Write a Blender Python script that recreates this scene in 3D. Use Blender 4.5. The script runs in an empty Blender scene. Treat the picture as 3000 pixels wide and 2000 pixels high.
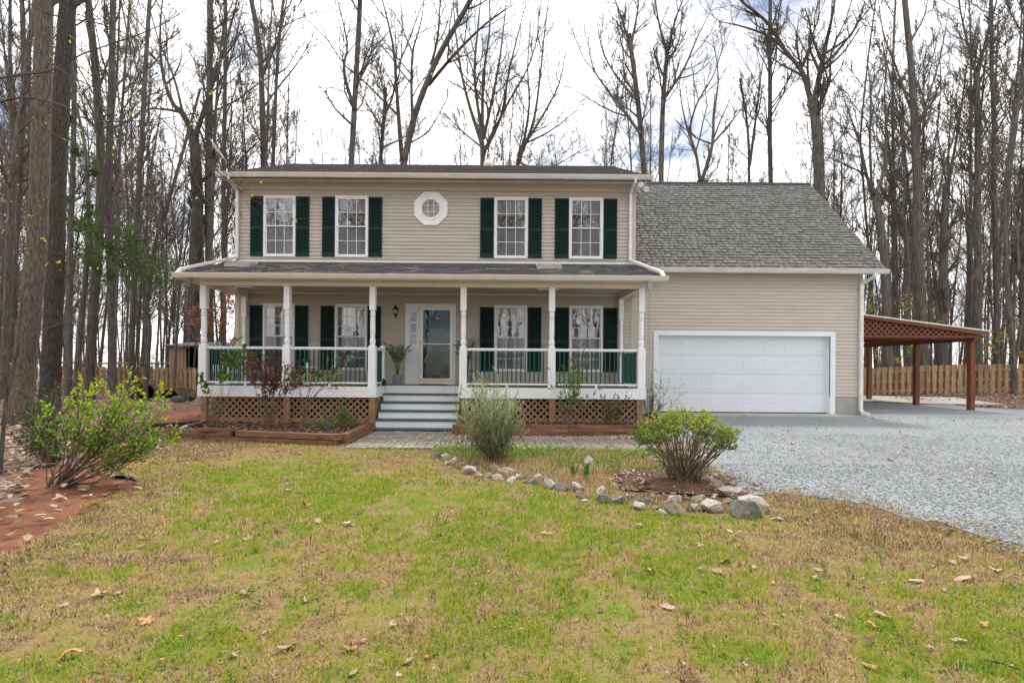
import bpy, math, random
import numpy as np
from mathutils import Vector, Matrix

# ------------------------------------------------------------------ camera, sky, sun, exposure
SC = bpy.context.scene
COL = SC.collection
H = 1.24                                  # eye level above the gravel at the garage
ROLL = 0.43
cam_d = bpy.data.cameras.new('camera'); cam = bpy.data.objects.new('camera', cam_d); COL.objects.link(cam)
cam.location = (0, 0, H); cam.rotation_euler = (math.radians(90), math.radians(-ROLL), 0)
cam_d.sensor_width = 36; cam_d.lens = 18; cam_d.shift_x = 0.015; cam_d.shift_y = 0.0273
cam_d.clip_start = 0.05; cam_d.clip_end = 2000
SC.camera = cam
SUN_EL, SUN_AZ = math.radians(60), math.radians(16)      # hazy sun behind the house
w = bpy.data.worlds.new('World'); SC.world = w; w.use_nodes = True
nt = w.node_tree; nt.nodes.clear()
N = nt.nodes.new; L = nt.links.new
wo = N('ShaderNodeOutputWorld'); bg = N('ShaderNodeBackground'); sky = N('ShaderNodeTexSky')
sky.sky_type = 'NISHITA'; sky.sun_disc = False; sky.sun_elevation = SUN_EL; sky.sun_rotation = SUN_AZ
sky.air_density = 1.0; sky.dust_density = 0.6; sky.ozone_density = 1.0
tc = N('ShaderNodeTexCoord'); mp = N('ShaderNodeMapping'); mp.inputs['Scale'].default_value = (1.3, 1.3, 3.0)
mp.inputs['Location'].default_value = (3.1, 0.4, 0.9)
cn = N('ShaderNodeTexNoise'); cn.inputs['Scale'].default_value = 1.9; cn.inputs['Detail'].default_value = 8; cn.inputs['Roughness'].default_value = 0.62
cr = N('ShaderNodeValToRGB'); cr.color_ramp.elements[0].position = 0.34; cr.color_ramp.elements[1].position = 0.50
mx = N('ShaderNodeMixRGB'); mx.inputs['Color2'].default_value = (17.0, 16.9, 16.8, 1)
L(tc.outputs['Generated'], mp.inputs['Vector']); L(mp.outputs['Vector'], cn.inputs['Vector']); L(cn.outputs['Fac'], cr.inputs['Fac'])
L(cr.outputs['Color'], mx.inputs['Fac']); L(sky.outputs['Color'], mx.inputs['Color1']); L(mx.outputs['Color'], bg.inputs['Color'])
bg.inputs['Strength'].default_value = 0.078
L(bg.outputs['Background'], wo.inputs['Surface'])
sd = bpy.data.lights.new('sun', 'SUN'); sun = bpy.data.objects.new('sun', sd); COL.objects.link(sun)
sd.energy = 2.2; sd.angle = math.radians(7); sd.color = (1.0, 0.94, 0.84)
sv = Vector((math.sin(SUN_AZ) * math.cos(SUN_EL), math.cos(SUN_AZ) * math.cos(SUN_EL), math.sin(SUN_EL)))
sun.rotation_euler = sv.to_track_quat('Z', 'Y').to_euler(); sun.location = (0, 30, 40)
vs = SC.view_settings; vs.view_transform = 'Standard'; vs.look = 'None'; vs.gamma = 1; vs.exposure = 0.55; vs.use_curve_mapping = False
SC.cycles.use_denoising = True; SC.cycles.denoising_input_passes = 'RGB_ALBEDO_NORMAL'; SC.cycles.denoising_prefilter = 'NONE'
SC.cycles.max_bounces = 6; SC.cycles.transparent_max_bounces = 10; SC.cycles.sample_clamp_indirect = 6
SC.cycles.caustics_reflective = False; SC.cycles.caustics_refractive = False

# ------------------------------------------------------------------ geometry helpers
CR, SR = math.cos(math.radians(ROLL)), math.sin(math.radians(ROLL))
def P(u, v, Y):                            # a point seen at (u, v) of the 3000 px picture, at depth Y metres
    du, dv = u - 1455.0, v - 1082.0
    return Vector(((du * CR + dv * SR) * Y / 1500.0, Y, H - (-du * SR + dv * CR) * Y / 1500.0))
K = 3000 / 2352.0
def Q(u, v, Y): return P(u * K, v * K, Y)

def sm(t): t = np.clip(t, 0, 1); return t * t * (3 - 2 * t)
def hgt(x, y):                             # the lie of the land
    x = np.asarray(x, float); y = np.asarray(y, float)
    z = -0.2 + 0.2 * sm((y - 8) / 6.0) * sm((x - 1.5) / 3.0)
    z = z + 0.32 * sm((x - 14) / 8.0) * sm((y - 16.5) / 6.0)
    z = z + 0.06 * sm((y - 12) / 8.0) * sm((-x - 7) / 3.0)
    z = z + 0.5 * sm((y - 30) / 60.0)
    return z
def hz(x, y): return float(hgt(x, y))
def G(u, v):                               # ground point under pixel (3000 px)
    y = 10.0
    for _ in range(40):
        p = P(u, v, 1.0); dx, dz = p.x, p.z - H
        y = 0.5 * y + 0.5 * min(200.0, (hz(dx * y, y) - H) / min(dz, -1e-4))
    return Vector((dx * y, y, hz(dx * y, y)))
def GQ(u, v): return G(u * K, v * K)

def hsh(ix, iy, s):
    n = (ix.astype(np.int64) * 374761393 + iy.astype(np.int64) * 668265263 + s * 1442695041) & 0x7fffffff
    n = ((n ^ (n >> 13)) * 1274126177) & 0x7fffffff
    return ((n ^ (n >> 16)) & 0xffff) / 65535.0
def vn(x, y, s, sc):
    x = np.asarray(x, float) * sc; y = np.asarray(y, float) * sc
    ix = np.floor(x); iy = np.floor(y); fx = x - ix; fy = y - iy
    fx = fx * fx * (3 - 2 * fx); fy = fy * fy * (3 - 2 * fy)
    a = hsh(ix, iy, s); b = hsh(ix + 1, iy, s); c = hsh(ix, iy + 1, s); d = hsh(ix + 1, iy + 1, s)
    return (a * (1 - fx) + b * fx) * (1 - fy) + (c * (1 - fx) + d * fx) * fy
def fbm(x, y, s, sc, o=3):
    r = 0; t = 0; a = 1.0
    for i in range(o):
        r = r + a * vn(x, y, s + i * 17, sc); t += a; a *= 0.5; sc *= 2.1
    return r / t
def inpoly(x, y, poly):
    x = np.asarray(x); r = np.zeros(x.shape, bool); n = len(poly)
    for i in range(n):
        x1, y1 = poly[i]; x2, y2 = poly[(i + 1) % n]
        c = ((y1 > y) != (y2 > y))
        r ^= c & (x < (x2 - x1) * (y - y1) / ((y2 - y1) if y2 != y1 else 1e-9) + x1)
    return r

ORG = {}
def org(o): return ORG.get(o.name, Vector((0, 0, 0))) if o else Vector((0, 0, 0))
def tag(o, label=None, cat=None, group=None, kind=None):
    if label: o['label'] = label
    if cat: o['category'] = cat
    if group: o['group'] = group
    if kind: o['kind'] = kind
    return o
def empty(name, loc, label, cat, group=None):
    o = bpy.data.objects.new(name, None); COL.objects.link(o); o.location = loc; o.empty_display_size = 0.2
    ORG[o.name] = Vector(loc); return tag(o, label, cat, group)
def link(name, me, parent=None, loc=None, rot=None, scale=None):   # a shared mesh put at a world place
    o = bpy.data.objects.new(name, me); COL.objects.link(o)
    l = Vector(loc) if loc is not None else org(parent)
    ORG[o.name] = l
    if parent: o.parent = parent; o.location = l - org(parent)
    else: o.location = l
    if rot is not None: o.rotation_euler = rot
    if scale is not None: o.scale = scale
    return o

class MB:
    def __init__(s): s.v = []; s.f = []; s.sm = False
    def add(s, vs_, fs):
        b = len(s.v); s.v += [tuple(p) for p in vs_]; s.f += [tuple(i + b for i in f) for f in fs]; return s
    def box(s, x0, x1, y0, y1, z0, z1):
        return s.add([(x0, y0, z0), (x1, y0, z0), (x1, y1, z0), (x0, y1, z0), (x0, y0, z1), (x1, y0, z1), (x1, y1, z1), (x0, y1, z1)],
                     [(0, 3, 2, 1), (4, 5, 6, 7), (0, 1, 5, 4), (1, 2, 6, 5), (2, 3, 7, 6), (3, 0, 4, 7)])
    def quad(s, a, b, c, d): return s.add([a, b, c, d], [(0, 1, 2, 3)])
    def prism(s, poly, d):                 # planar polygon pushed along vector d
        n = len(poly); d = Vector(d); a = [Vector(p) for p in poly]
        return s.add(a + [p + d for p in a], [tuple(range(n))[::-1], tuple(range(n, 2 * n))] + [(i, (i + 1) % n, n + (i + 1) % n, n + i) for i in range(n)])
    def bar(s, a, b, w_, h_, up=(0, 0, 1)):  # a rectangular bar from a to b
        a = Vector(a); b = Vector(b); d = (b - a).normalized(); up = Vector(up)
        x = d.cross(up)
        if x.length < 1e-4: x = d.cross(Vector((0, 1, 0)))
        x.normalize(); y = x.cross(d).normalized()
        vs_ = [p + x * sx * w_ / 2 + y * sy * h_ / 2 for p in (a, b) for sx, sy in ((-1, -1), (1, -1), (1, 1), (-1, 1))]
        return s.add(vs_, [(3, 2, 1, 0), (4, 5, 6, 7), (0, 1, 5, 4), (1, 2, 6, 5), (2, 3, 7, 6), (3, 0, 4, 7)])
    def tube(s, pts, rad, n=8, cap=True):
        pts = [Vector(p) for p in pts]; b = len(s.v); m = len(pts)
        if not hasattr(rad, '__len__'): rad = [rad] * m
        ref = Vector((0.31, 0.95, 0.11))
        for i, p in enumerate(pts):
            d = (pts[min(i + 1, m - 1)] - pts[max(i - 1, 0)]).normalized()
            x = d.cross(ref)
            if x.length < 0.05: x = d.cross(Vector((1, 0, 0)))
            x.normalize(); y = d.cross(x)
            for k in range(n):
                a = 2 * math.pi * k / n; s.v.append(tuple(p + (x * math.cos(a) + y * math.sin(a)) * rad[i]))
        for i in range(m - 1):
            for k in range(n): s.f.append((b + i * n + k, b + i * n + (k + 1) % n, b + (i + 1) * n + (k + 1) % n, b + (i + 1) * n + k))
        if cap: s.f.append(tuple(b + k for k in range(n))[::-1]); s.f.append(tuple(b + (m - 1) * n + k for k in range(n)))
        return s
    def lathe(s, prof, c, n=14):           # profile of (radius, z) about the vertical through c
        b = len(s.v); c = Vector(c)
        for r, z in prof:
            for k in range(n): a = 2 * math.pi * k / n; s.v.append((c.x + r * math.cos(a), c.y + r * math.sin(a), c.z + z))
        for i in range(len(prof) - 1):
            for k in range(n): s.f.append((b + i * n + k, b + i * n + (k + 1) % n, b + (i + 1) * n + (k + 1) % n, b + (i + 1) * n + k))
        s.f.append(tuple(b + k for k in range(n))[::-1]); s.f.append(tuple(b + (len(prof) - 1) * n + k for k in range(n)))
        return s
    def mesh(s, name, mat, off=(0, 0, 0), smooth=False):
        me = bpy.data.meshes.new(name); o = Vector(off)
        me.from_pydata([(p[0] - o.x, p[1] - o.y, p[2] - o.z) for p in s.v], [], s.f); me.materials.append(mat)
        if smooth: me.polygons.foreach_set('use_smooth', [True] * len(me.polygons))
        me.update(); return me
    def build(s, name, mat, parent=None, at=None, smooth=False):
        o0 = Vector(at) if at is not None else org(parent)
        return link(name, s.mesh(name, mat, o0, smooth), parent, o0)

def np_mesh(name, V, F, mat, tone=None, smooth=False):   # F: (M, k) faces of one size
    me = bpy.data.meshes.new(name); V = np.asarray(V, np.float32); F = np.asarray(F, np.int32)
    me.vertices.add(len(V)); me.vertices.foreach_set('co', V.ravel())
    me.loops.add(F.size); me.loops.foreach_set('vertex_index', F.ravel())
    me.polygons.add(len(F)); k = F.shape[1]
    me.polygons.foreach_set('loop_start', np.arange(0, F.size, k, dtype=np.int32))
    if smooth: me.polygons.foreach_set('use_smooth', np.ones(len(F), bool))
    if tone is not None:
        a = me.attributes.new('tone', 'FLOAT', 'POINT'); a.data.foreach_set('value', np.asarray(tone, np.float32))
    me.materials.append(mat); me.update(calc_edges=True); me.validate(); return me

class NB:                                   # collects numpy pieces into one mesh
    def __init__(s): s.V = []; s.F = {3: [], 4: []}; s.T = []; s.n = 0
    def add(s, V, F, tone=None):
        V = np.asarray(V).reshape(-1, 3); F = np.asarray(F); s.F[F.shape[1]].append(F + s.n); s.V.append(V); s.n += len(V)
        s.T.append(np.zeros(len(V)) if tone is None else tone)
    def build(s, name, mat, parent=None, smooth=False, off=None):
        V = np.concatenate(s.V); o = org(parent) if off is None else Vector(off); V = V - np.array(o)
        f = [np.concatenate(s.F[k]) for k in (3, 4) if s.F[k]]
        if len(f) == 2:
            q = f[1]; f = [np.concatenate([f[0], q[:, :3], q[:, [0, 2, 3]]])]
        me = np_mesh(name, V, f[0], mat, np.concatenate(s.T), smooth)
        return link(name, me, parent, o)

def nrm(a): return a / np.maximum(np.linalg.norm(a, axis=-1, keepdims=True), 1e-9)
def tubes(pts, rad, s=3):                  # pts (B,n,3), rad (B,n) -> quads
    B, n, _ = pts.shape
    d = np.gradient(pts, axis=1); d = nrm(d)
    ref = np.array([0.43, 0.77, 0.13]); x = nrm(np.cross(d, ref)); y = np.cross(d, x)
    a = np.arange(s) * 2 * math.pi / s
    ring = pts[:, :, None, :] + rad[:, :, None, None] * (x[:, :, None, :] * np.cos(a)[None, None, :, None] + y[:, :, None, :] * np.sin(a)[None, None, :, None])
    idx = np.arange(B * n * s).reshape(B, n, s)
    i0 = idx[:, :-1, :]; i1 = idx[:, 1:, :]
    F = np.stack([i0, np.roll(i0, -1, 2), np.roll(i1, -1, 2), i1], -1).reshape(-1, 4)
    return ring.reshape(-1, 3), F
def grow(rng, st, di, ln, r0, r1, n, wob, up):
    B = len(st); pts = np.zeros((B, n, 3)); pts[:, 0] = st; d = nrm(di)
    for i in range(1, n):
        d = nrm(d + rng.normal(0, wob, (B, 3)) + np.array([0, 0, up]))
        pts[:, i] = pts[:, i - 1] + d * (ln / (n - 1))[:, None]
    t = np.linspace(0, 1, n)[None]
    return pts, r0[:, None] * (1 - t) + r1[:, None] * t
def kids(rng, pts, rad, m, t0, t1, ang, lf, ln, rf=0.6):
    B, n, _ = pts.shape
    t = rng.uniform(t0, t1, (B, m)); f = t * (n - 1); i = np.minimum(f.astype(int), n - 2); fr = (f - i)[..., None]
    b = np.arange(B)[:, None]
    p = pts[b, i] * (1 - fr) + pts[b, i + 1] * fr; d = nrm(pts[b, i + 1] - pts[b, i])
    rr = rad[b, i] * (1 - fr[..., 0]) + rad[b, i + 1] * fr[..., 0]
    rv = rng.normal(0, 1, (B, m, 3)); rv = nrm(rv - d * (rv * d).sum(-1, keepdims=True))
    a = np.radians(ang) * rng.uniform(0.6, 1.35, (B, m))[..., None]
    nd = d * np.cos(a) + rv * np.sin(a)
    l = ln[:, None] * lf * rng.uniform(0.6, 1.25, (B, m)) * (1.15 - 0.6 * t)
    return p.reshape(-1, 3), nd.reshape(-1, 3), l.ravel(), (rr * rf).ravel()
def leaf_cards(rng, p, size, elong=1.9, up=0.35, fold=0.25, tone=None, dirs=None):
    n = len(p); d = rng.normal(0, 1, (n, 3)) if dirs is None else dirs + rng.normal(0, 0.45, (n, 3))
    d[:, 2] += up; d = nrm(d); r = nrm(np.cross(d, rng.normal(0, 1, (n, 3)))); nn = np.cross(r, d)
    s = (size * rng.uniform(0.65, 1.3, n))[:, None]
    a = p; b = p + d * s * 0.5 + r * s * 0.5 / elong + nn * s * fold * 0.4; c = p + d * s; e = p + d * s * 0.5 - r * s * 0.5 / elong + nn * s * fold * 0.4
    V = np.stack([a, b, c, e], 1).reshape(-1, 3); i = np.arange(n)[:, None] * 4
    F = np.concatenate([i + [[0, 1, 2]], i + [[0, 2, 3]]])
    t = rng.random(n) if tone is None else tone
    return V, F, np.repeat(t, 4)

# ------------------------------------------------------------------ materials
def pm(name, col, var=0.12, scale=6.0, rough=0.6, bump=0.0, bscale=40.0, st=(1, 1, 1), rnd=0.0, spec=0.3, col2=None, metal=0.0, det=4):
    m = bpy.data.materials.new(name); m.use_nodes = True; t = m.node_tree; b = t.nodes['Principled BSDF']
    b.inputs['Roughness'].default_value = rough; b.inputs['Specular IOR Level'].default_value = spec; b.inputs['Metallic'].default_value = metal
    n = t.nodes.new; l = t.links.new
    c = n('ShaderNodeTexCoord'); mpn = n('ShaderNodeMapping'); mpn.inputs['Scale'].default_value = st
    oi = n('ShaderNodeObjectInfo'); ad = n('ShaderNodeVectorMath'); ad.operation = 'ADD'
    sc = n('ShaderNodeVectorMath'); sc.operation = 'SCALE'; sc.inputs[0].default_value = (17, 31, 23)
    l(oi.outputs['Random'], sc.inputs['Scale']); l(c.outputs['Object'], ad.inputs[0]); l(sc.outputs[0], ad.inputs[1]); l(ad.outputs[0], mpn.inputs['Vector'])
    no = n('ShaderNodeTexNoise'); no.inputs['Scale'].default_value = scale; no.inputs['Detail'].default_value = det; no.inputs['Roughness'].default_value = 0.65
    l(mpn.outputs[0], no.inputs['Vector'])
    rp = n('ShaderNodeValToRGB'); e = rp.color_ramp.elements
    e[0].position = 0.3; e[1].position = 0.7
    c2 = col2 or tuple(min(1, x * (1 + var)) for x in col)
    e[0].color = (*[x * (1 - var) for x in col], 1); e[1].color = (*c2, 1)
    l(no.outputs['Fac'], rp.inputs['Fac']); out = rp.outputs['Color']
    if rnd:
        mr = n('ShaderNodeMapRange'); mr.inputs['To Min'].default_value = 1 - rnd; mr.inputs['To Max'].default_value = 1 + rnd
        l(oi.outputs['Random'], mr.inputs['Value']); vm = n('ShaderNodeVectorMath'); vm.operation = 'SCALE'
        l(out, vm.inputs[0]); l(mr.outputs[0], vm.inputs['Scale']); out = vm.outputs[0]
    l(out, b.inputs['Base Color'])
    if bump:
        n2 = n('ShaderNodeTexNoise'); n2.inputs['Scale'].default_value = bscale; n2.inputs['Detail'].default_value = 5; l(mpn.outputs[0], n2.inputs['Vector'])
        bp = n('ShaderNodeBump'); bp.inputs['Strength'].default_value = bump; bp.inputs['Distance'].default_value = 0.02
        l(n2.outputs['Fac'], bp.inputs['Height']); l(bp.outputs[0], b.inputs['Normal'])
    return m
def tone_mat(name, stops, rough=0.55, trans=0.0, spec=0.3, noise=0.0, nscale=30, bump=0.0):
    m = bpy.data.materials.new(name); m.use_nodes = True; t = m.node_tree; b = t.nodes['Principled BSDF']; n = t.nodes.new; l = t.links.new
    b.inputs['Roughness'].default_value = rough; b.inputs['Specular IOR Level'].default_value = spec
    at = n('ShaderNodeAttribute'); at.attribute_name = 'tone'; rp = n('ShaderNodeValToRGB'); rp.color_ramp.interpolation = 'LINEAR'
    e = rp.color_ramp.elements
    while len(e) < len(stops): e.new(0.5)
    for i, (p, c) in enumerate(stops): e[i].position = p; e[i].color = (*c, 1)
    src = at.outputs['Fac']
    c = n('ShaderNodeTexCoord'); no = n('ShaderNodeTexNoise'); no.inputs['Scale'].default_value = nscale; no.inputs['Detail'].default_value = 5; l(c.outputs['Object'], no.inputs['Vector'])
    if noise:
        ma = n('ShaderNodeMath'); ma.operation = 'MULTIPLY_ADD'; ma.inputs[1].default_value = noise; l(no.outputs['Fac'], ma.inputs[0])
        m2 = n('ShaderNodeMath'); m2.operation = 'SUBTRACT'; m2.inputs[1].default_value = noise / 2; l(src, m2.inputs[0]); l(m2.outputs[0], ma.inputs[2]); src = ma.outputs[0]
    l(src, rp.inputs['Fac']); l(rp.outputs['Color'], b.inputs['Base Color'])
    if bump:
        bp = n('ShaderNodeBump'); bp.inputs['Strength'].default_value = bump; bp.inputs['Distance'].default_value = 0.02; l(no.outputs['Fac'], bp.inputs['Height']); l(bp.outputs[0], b.inputs['Normal'])
    if trans:
        tr = n('ShaderNodeBsdfTranslucent'); l(rp.outputs['Color'], tr.inputs['Color']); ms = n('ShaderNodeMixShader'); ms.inputs['Fac'].default_value = trans
        l(b.outputs[0], ms.inputs[1]); l(tr.outputs[0], ms.inputs[2]); l(ms.outputs[0], t.nodes['Material Output'].inputs['Surface'])
    return m
def glass_mat(name, fac, tint=(1, 1, 1), rough=0.015, haze=0.04):
    m = bpy.data.materials.new(name); m.use_nodes = True; t = m.node_tree; t.nodes.clear(); n = t.nodes.new; l = t.links.new
    o = n('ShaderNodeOutputMaterial'); tr = n('ShaderNodeBsdfTransparent'); tr.inputs['Color'].default_value = (*tint, 1)
    g = n('ShaderNodeBsdfGlossy'); g.inputs['Roughness'].default_value = rough; fr = n('ShaderNodeFresnel'); fr.inputs['IOR'].default_value = 1.5
    c = n('ShaderNodeTexCoord'); no = n('ShaderNodeTexNoise'); no.inputs['Scale'].default_value = 2.2; bp = n('ShaderNodeBump'); bp.inputs['Strength'].default_value = 0.06; bp.inputs['Distance'].default_value = 0.03
    l(c.outputs['Object'], no.inputs['Vector']); l(no.outputs['Fac'], bp.inputs['Height']); l(bp.outputs[0], g.inputs['Normal'])
    ad = n('ShaderNodeMath'); ad.operation = 'ADD'; ad.inputs[1].default_value = fac; l(fr.outputs[0], ad.inputs[0])
    ms = n('ShaderNodeMixShader'); l(ad.outputs[0], ms.inputs[0]); l(tr.outputs[0], ms.inputs[1]); l(g.outputs[0], ms.inputs[2])
    df = n('ShaderNodeBsdfDiffuse'); df.inputs['Color'].default_value = (0.4, 0.41, 0.43, 1); m3 = n('ShaderNodeMixShader'); m3.inputs[0].default_value = haze   # insect screen, plus a grey veil painted in to soften harsh reflections
    l(ms.outputs[0], m3.inputs[1]); l(df.outputs[0], m3.inputs[2]); l(m3.outputs[0], o.inputs['Surface'])
    return m
M = {}
M['siding'] = pm('vinyl_siding', (0.495, 0.455, 0.388), 0.05, 1.2, 0.55, rnd=0.04)
M['garage_siding'] = pm('garage_vinyl_siding', (0.55, 0.505, 0.44), 0.05, 1.2, 0.55, rnd=0.035)
M['trim'] = pm('tan_trim', (0.56, 0.49, 0.41), 0.05, 2.0, 0.5)
M['cream'] = pm('cream_paint', (0.72, 0.66, 0.57), 0.06, 3.0, 0.5)
M['white'] = pm('white_paint', (0.83, 0.85, 0.87), 0.05, 4.0, 0.45, rnd=0.02)
M['door_white'] = pm('garage_door_white', (0.74, 0.775, 0.82), 0.03, 1.5, 0.4)
M['gutter'] = pm('gutter_enamel', (0.66, 0.63, 0.585), 0.16, 2.2, 0.4, st=(1, 1, 6))
M['downspout'] = pm('downspout_enamel', (0.74, 0.74, 0.71), 0.12, 5, 0.4)
M['shutter'] = pm('shutter_green', (0.009, 0.029, 0.024), 0.15, 4, 0.55, spec=0.2)
M['rail_green'] = pm('baluster_green', (0.013, 0.075, 0.062), 0.2, 5, 0.4)
M['tread'] = pm('tread_green', (0.055, 0.105, 0.115), 0.3, 8, 0.55, bump=0.1)
M['deck'] = pm('deck_paint', (0.19, 0.19, 0.165), 0.15, 5, 0.6)
M['ceiling'] = pm('porch_ceiling', (0.5, 0.49, 0.46), 0.05, 3, 0.6)
M['lattice'] = pm('lattice_wood', (0.33, 0.20, 0.115), 0.25, 5, 0.75, rnd=0.15, bump=0.15)
M['stain'] = pm('redwood_stain', (0.175, 0.066, 0.034), 0.2, 5, 0.65, rnd=0.1, bump=0.1, st=(1, 1, 0.3))
M['timber'] = pm('timber', (0.19, 0.085, 0.045), 0.45, 3.0, 0.85, bump=0.6, bscale=14, st=(0.5, 4, 4), rnd=0.16, col2=(0.28, 0.16, 0.09))
M['picket'] = pm('cedar_picket', (0.40, 0.23, 0.105), 0.3, 3.0, 0.8, bump=0.3, bscale=20, st=(5, 5, 0.6), rnd=0.22, col2=(0.44, 0.32, 0.2))
M['rail_wood'] = pm('weathered_rail', (0.30, 0.21, 0.13), 0.3, 4, 0.85, bump=0.3, st=(0.5, 4, 4))
M['shed_wood'] = pm('weathered_boards', (0.36, 0.27, 0.19), 0.35, 3, 0.85, bump=0.3, st=(6, 6, 0.5), rnd=0.2)
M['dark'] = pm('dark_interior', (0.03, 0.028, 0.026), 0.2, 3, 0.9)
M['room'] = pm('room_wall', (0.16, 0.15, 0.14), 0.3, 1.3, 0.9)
M['blind'] = pm('blind_white', (0.74, 0.73, 0.69), 0.06, 3, 0.6)
M['curtain'] = pm('curtain', (0.5, 0.51, 0.52), 0.1, 3, 0.8)
M['glass'] = glass_mat('window_glass', 0.075, haze=0.07); M['screen'] = glass_mat('screened_glass', 0.04, (0.62, 0.63, 0.66), 0.05, 0.26); M['door_glass'] = glass_mat('storm_glass', 0.025, (0.62, 0.72, 0.72), haze=0.02)
M['dgreen'] = pm('front_door_green', (0.012, 0.05, 0.042), 0.1, 4, 0.4)
M['brass'] = pm('brass', (0.66, 0.42, 0.13), 0.1, 6, 0.25, metal=0.9)
M['black'] = pm('black_metal', (0.012, 0.012, 0.013), 0.3, 8, 0.4)
M['steel'] = pm('galvanised', (0.4, 0.4, 0.39), 0.2, 8, 0.35, metal=0.8)
M['concrete'] = pm('concrete', (0.42, 0.40, 0.36), 0.18, 2.5, 0.85, bump=0.2)
M['found'] = pm('foundation', (0.36, 0.35, 0.33), 0.15, 3, 0.9, bump=0.2)
M['bark'] = pm('bark', (0.092, 0.081, 0.07), 0.5, 2.6, 0.95, bump=1.0, bscale=9, st=(7, 7, 0.8), rnd=0.2, col2=(0.205, 0.182, 0.163), det=6, spec=0.1)
M['bark_pale'] = pm('bark_pale', (0.075, 0.06, 0.047), 0.5, 3.4, 0.95, bump=1.0, bscale=6, st=(11, 11, 1.6), col2=(0.25, 0.205, 0.165), det=7, spec=0.1)
M['bark_big'] = pm('bark_ridged', (0.042, 0.036, 0.031), 0.5, 3.4, 0.95, bump=1.0, bscale=6, st=(11, 11, 1.6), col2=(0.125, 0.11, 0.097), det=7, spec=0.1)
M['twig'] = pm('twig_bark', (0.125, 0.107, 0.092), 0.25, 2, 0.9, rnd=0.2, spec=0.1)  # lightened a little to stand in for haze over the woodland crowns
M['twig_pale'] = pm('twig_pale', (0.17, 0.145, 0.125), 0.25, 2, 0.9, rnd=0.3, spec=0.1)  # paler copy for far young trees, haze put into the colour
M['stem'] = pm('shrub_stem', (0.14, 0.098, 0.065), 0.35, 9, 0.85, col2=(0.25, 0.19, 0.14))
M['terracotta'] = pm('grey_pot', (0.24, 0.27, 0.31), 0.1, 4, 0.6)
M['soil'] = pm('mulch_soil', (0.10, 0.058, 0.036), 0.4, 12, 0.95, bump=0.8, bscale=50)
M['chairwood'] = pm('chair_wood', (0.15, 0.042, 0.022), 0.25, 6, 0.5, rnd=0.12, st=(1, 1, 0.3))
M['dome'] = pm('translucent_dome', (0.78, 0.79, 0.77), 0.05, 4, 0.4)
M['mat'] = pm('coir_mat', (0.13, 0.06, 0.035), 0.3, 30, 0.95)
def sh_stops(a, b, c): return [(0.0, a), (0.5, b), (1.0, c)]
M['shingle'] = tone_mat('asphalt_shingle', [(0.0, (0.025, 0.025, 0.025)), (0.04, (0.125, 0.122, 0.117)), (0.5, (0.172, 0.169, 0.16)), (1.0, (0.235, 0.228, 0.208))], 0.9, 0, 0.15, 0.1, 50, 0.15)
M['shingle_old'] = tone_mat('weathered_shingle', [(0.0, (0.03, 0.03, 0.03)), (0.05, (0.07, 0.07, 0.075)), (0.5, (0.17, 0.165, 0.165)), (1.0, (0.36, 0.33, 0.29))], 0.9, 0, 0.15, 0.25, 40, 0.3)
M['paver'] = pm('concrete_paver', (0.29, 0.25, 0.20), 0.3, 7, 0.9, bump=0.4, bscale=40, rnd=0.2, col2=(0.37, 0.33, 0.28))
def rock_m(nm, a, b): return pm(nm, a, 0.25, 5, 0.85, bump=0.7, bscale=14, col2=b, rnd=0.08, det=6)
M['rock_white'] = rock_m('rock_pale', (0.36, 0.30, 0.25), (0.62, 0.58, 0.53))
M['rock_grey'] = rock_m('rock_grey', (0.16, 0.155, 0.14), (0.33, 0.32, 0.30))
M['rock_tan'] = rock_m('rock_tan', (0.25, 0.18, 0.115), (0.40, 0.32, 0.23))
M['rock_dark'] = rock_m('rock_dark', (0.085, 0.085, 0.085), (0.2, 0.195, 0.185))
exec_later = []
# ------------------------------------------------------------------ ground, lawn, clay, driveway
rng = np.random.default_rng(7); random.seed(5)
def axis(a, b, near, d0, k):               # grid lines that widen away from 'near'
    r = [near]; 
    while r[-1] < b: r.append(r[-1] + d0 + abs(r[-1] - near) * k)
    l_ = [near]
    while l_[-1] > a: l_.append(l_[-1] - d0 - abs(l_[-1] - near) * k)
    return np.array(sorted(set(l_ + r)))
def sheet(name, xs, ys, dz, mat, keep=None, tonef=None, jit=0.0, bumpf=None):
    X, Y = np.meshgrid(xs, ys); Z = hgt(X, Y) + dz
    if bumpf is not None: Z = Z + bumpf(X, Y)
    nx, ny = len(xs), len(ys); idx = np.arange(nx * ny).reshape(ny, nx)
    F = np.stack([idx[:-1, :-1], idx[:-1, 1:], idx[1:, 1:], idx[1:, :-1]], -1).reshape(-1, 4)
    if keep is not None:
        cx = (X[:-1, :-1] + X[1:, 1:]).ravel() / 2; cy = (Y[:-1, :-1] + Y[1:, 1:]).ravel() / 2
        F = F[keep(cx, cy)]
        used = np.unique(F); mp_ = np.zeros(nx * ny, int); mp_[used] = np.arange(len(used)); F = mp_[F]
    else: used = np.arange(nx * ny)
    V = np.stack([X.ravel(), Y.ravel(), Z.ravel()], 1)[used]
    me = np_mesh(name, V, F, mat, None if tonef is None else tonef(V[:, 0], V[:, 1]), True)
    return tag(link(name, me), kind='structure')
def jxy(x, y, a, s): return x + (fbm(x, y, s, 1.7) - 0.5) * a, y + (fbm(x, y, s + 5, 1.7) - 0.5) * a

M['floor'] = pm('woodland_floor', (0.145, 0.088, 0.06), 0.45, 1.6, 0.95, bump=1.0, bscale=16, col2=(0.30, 0.2, 0.145), det=9)
sheet('ground', axis(-160, 160, 0, 0.5, 0.06), axis(-60, 260, 8, 0.5, 0.06), -0.05, M['floor'])

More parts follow.
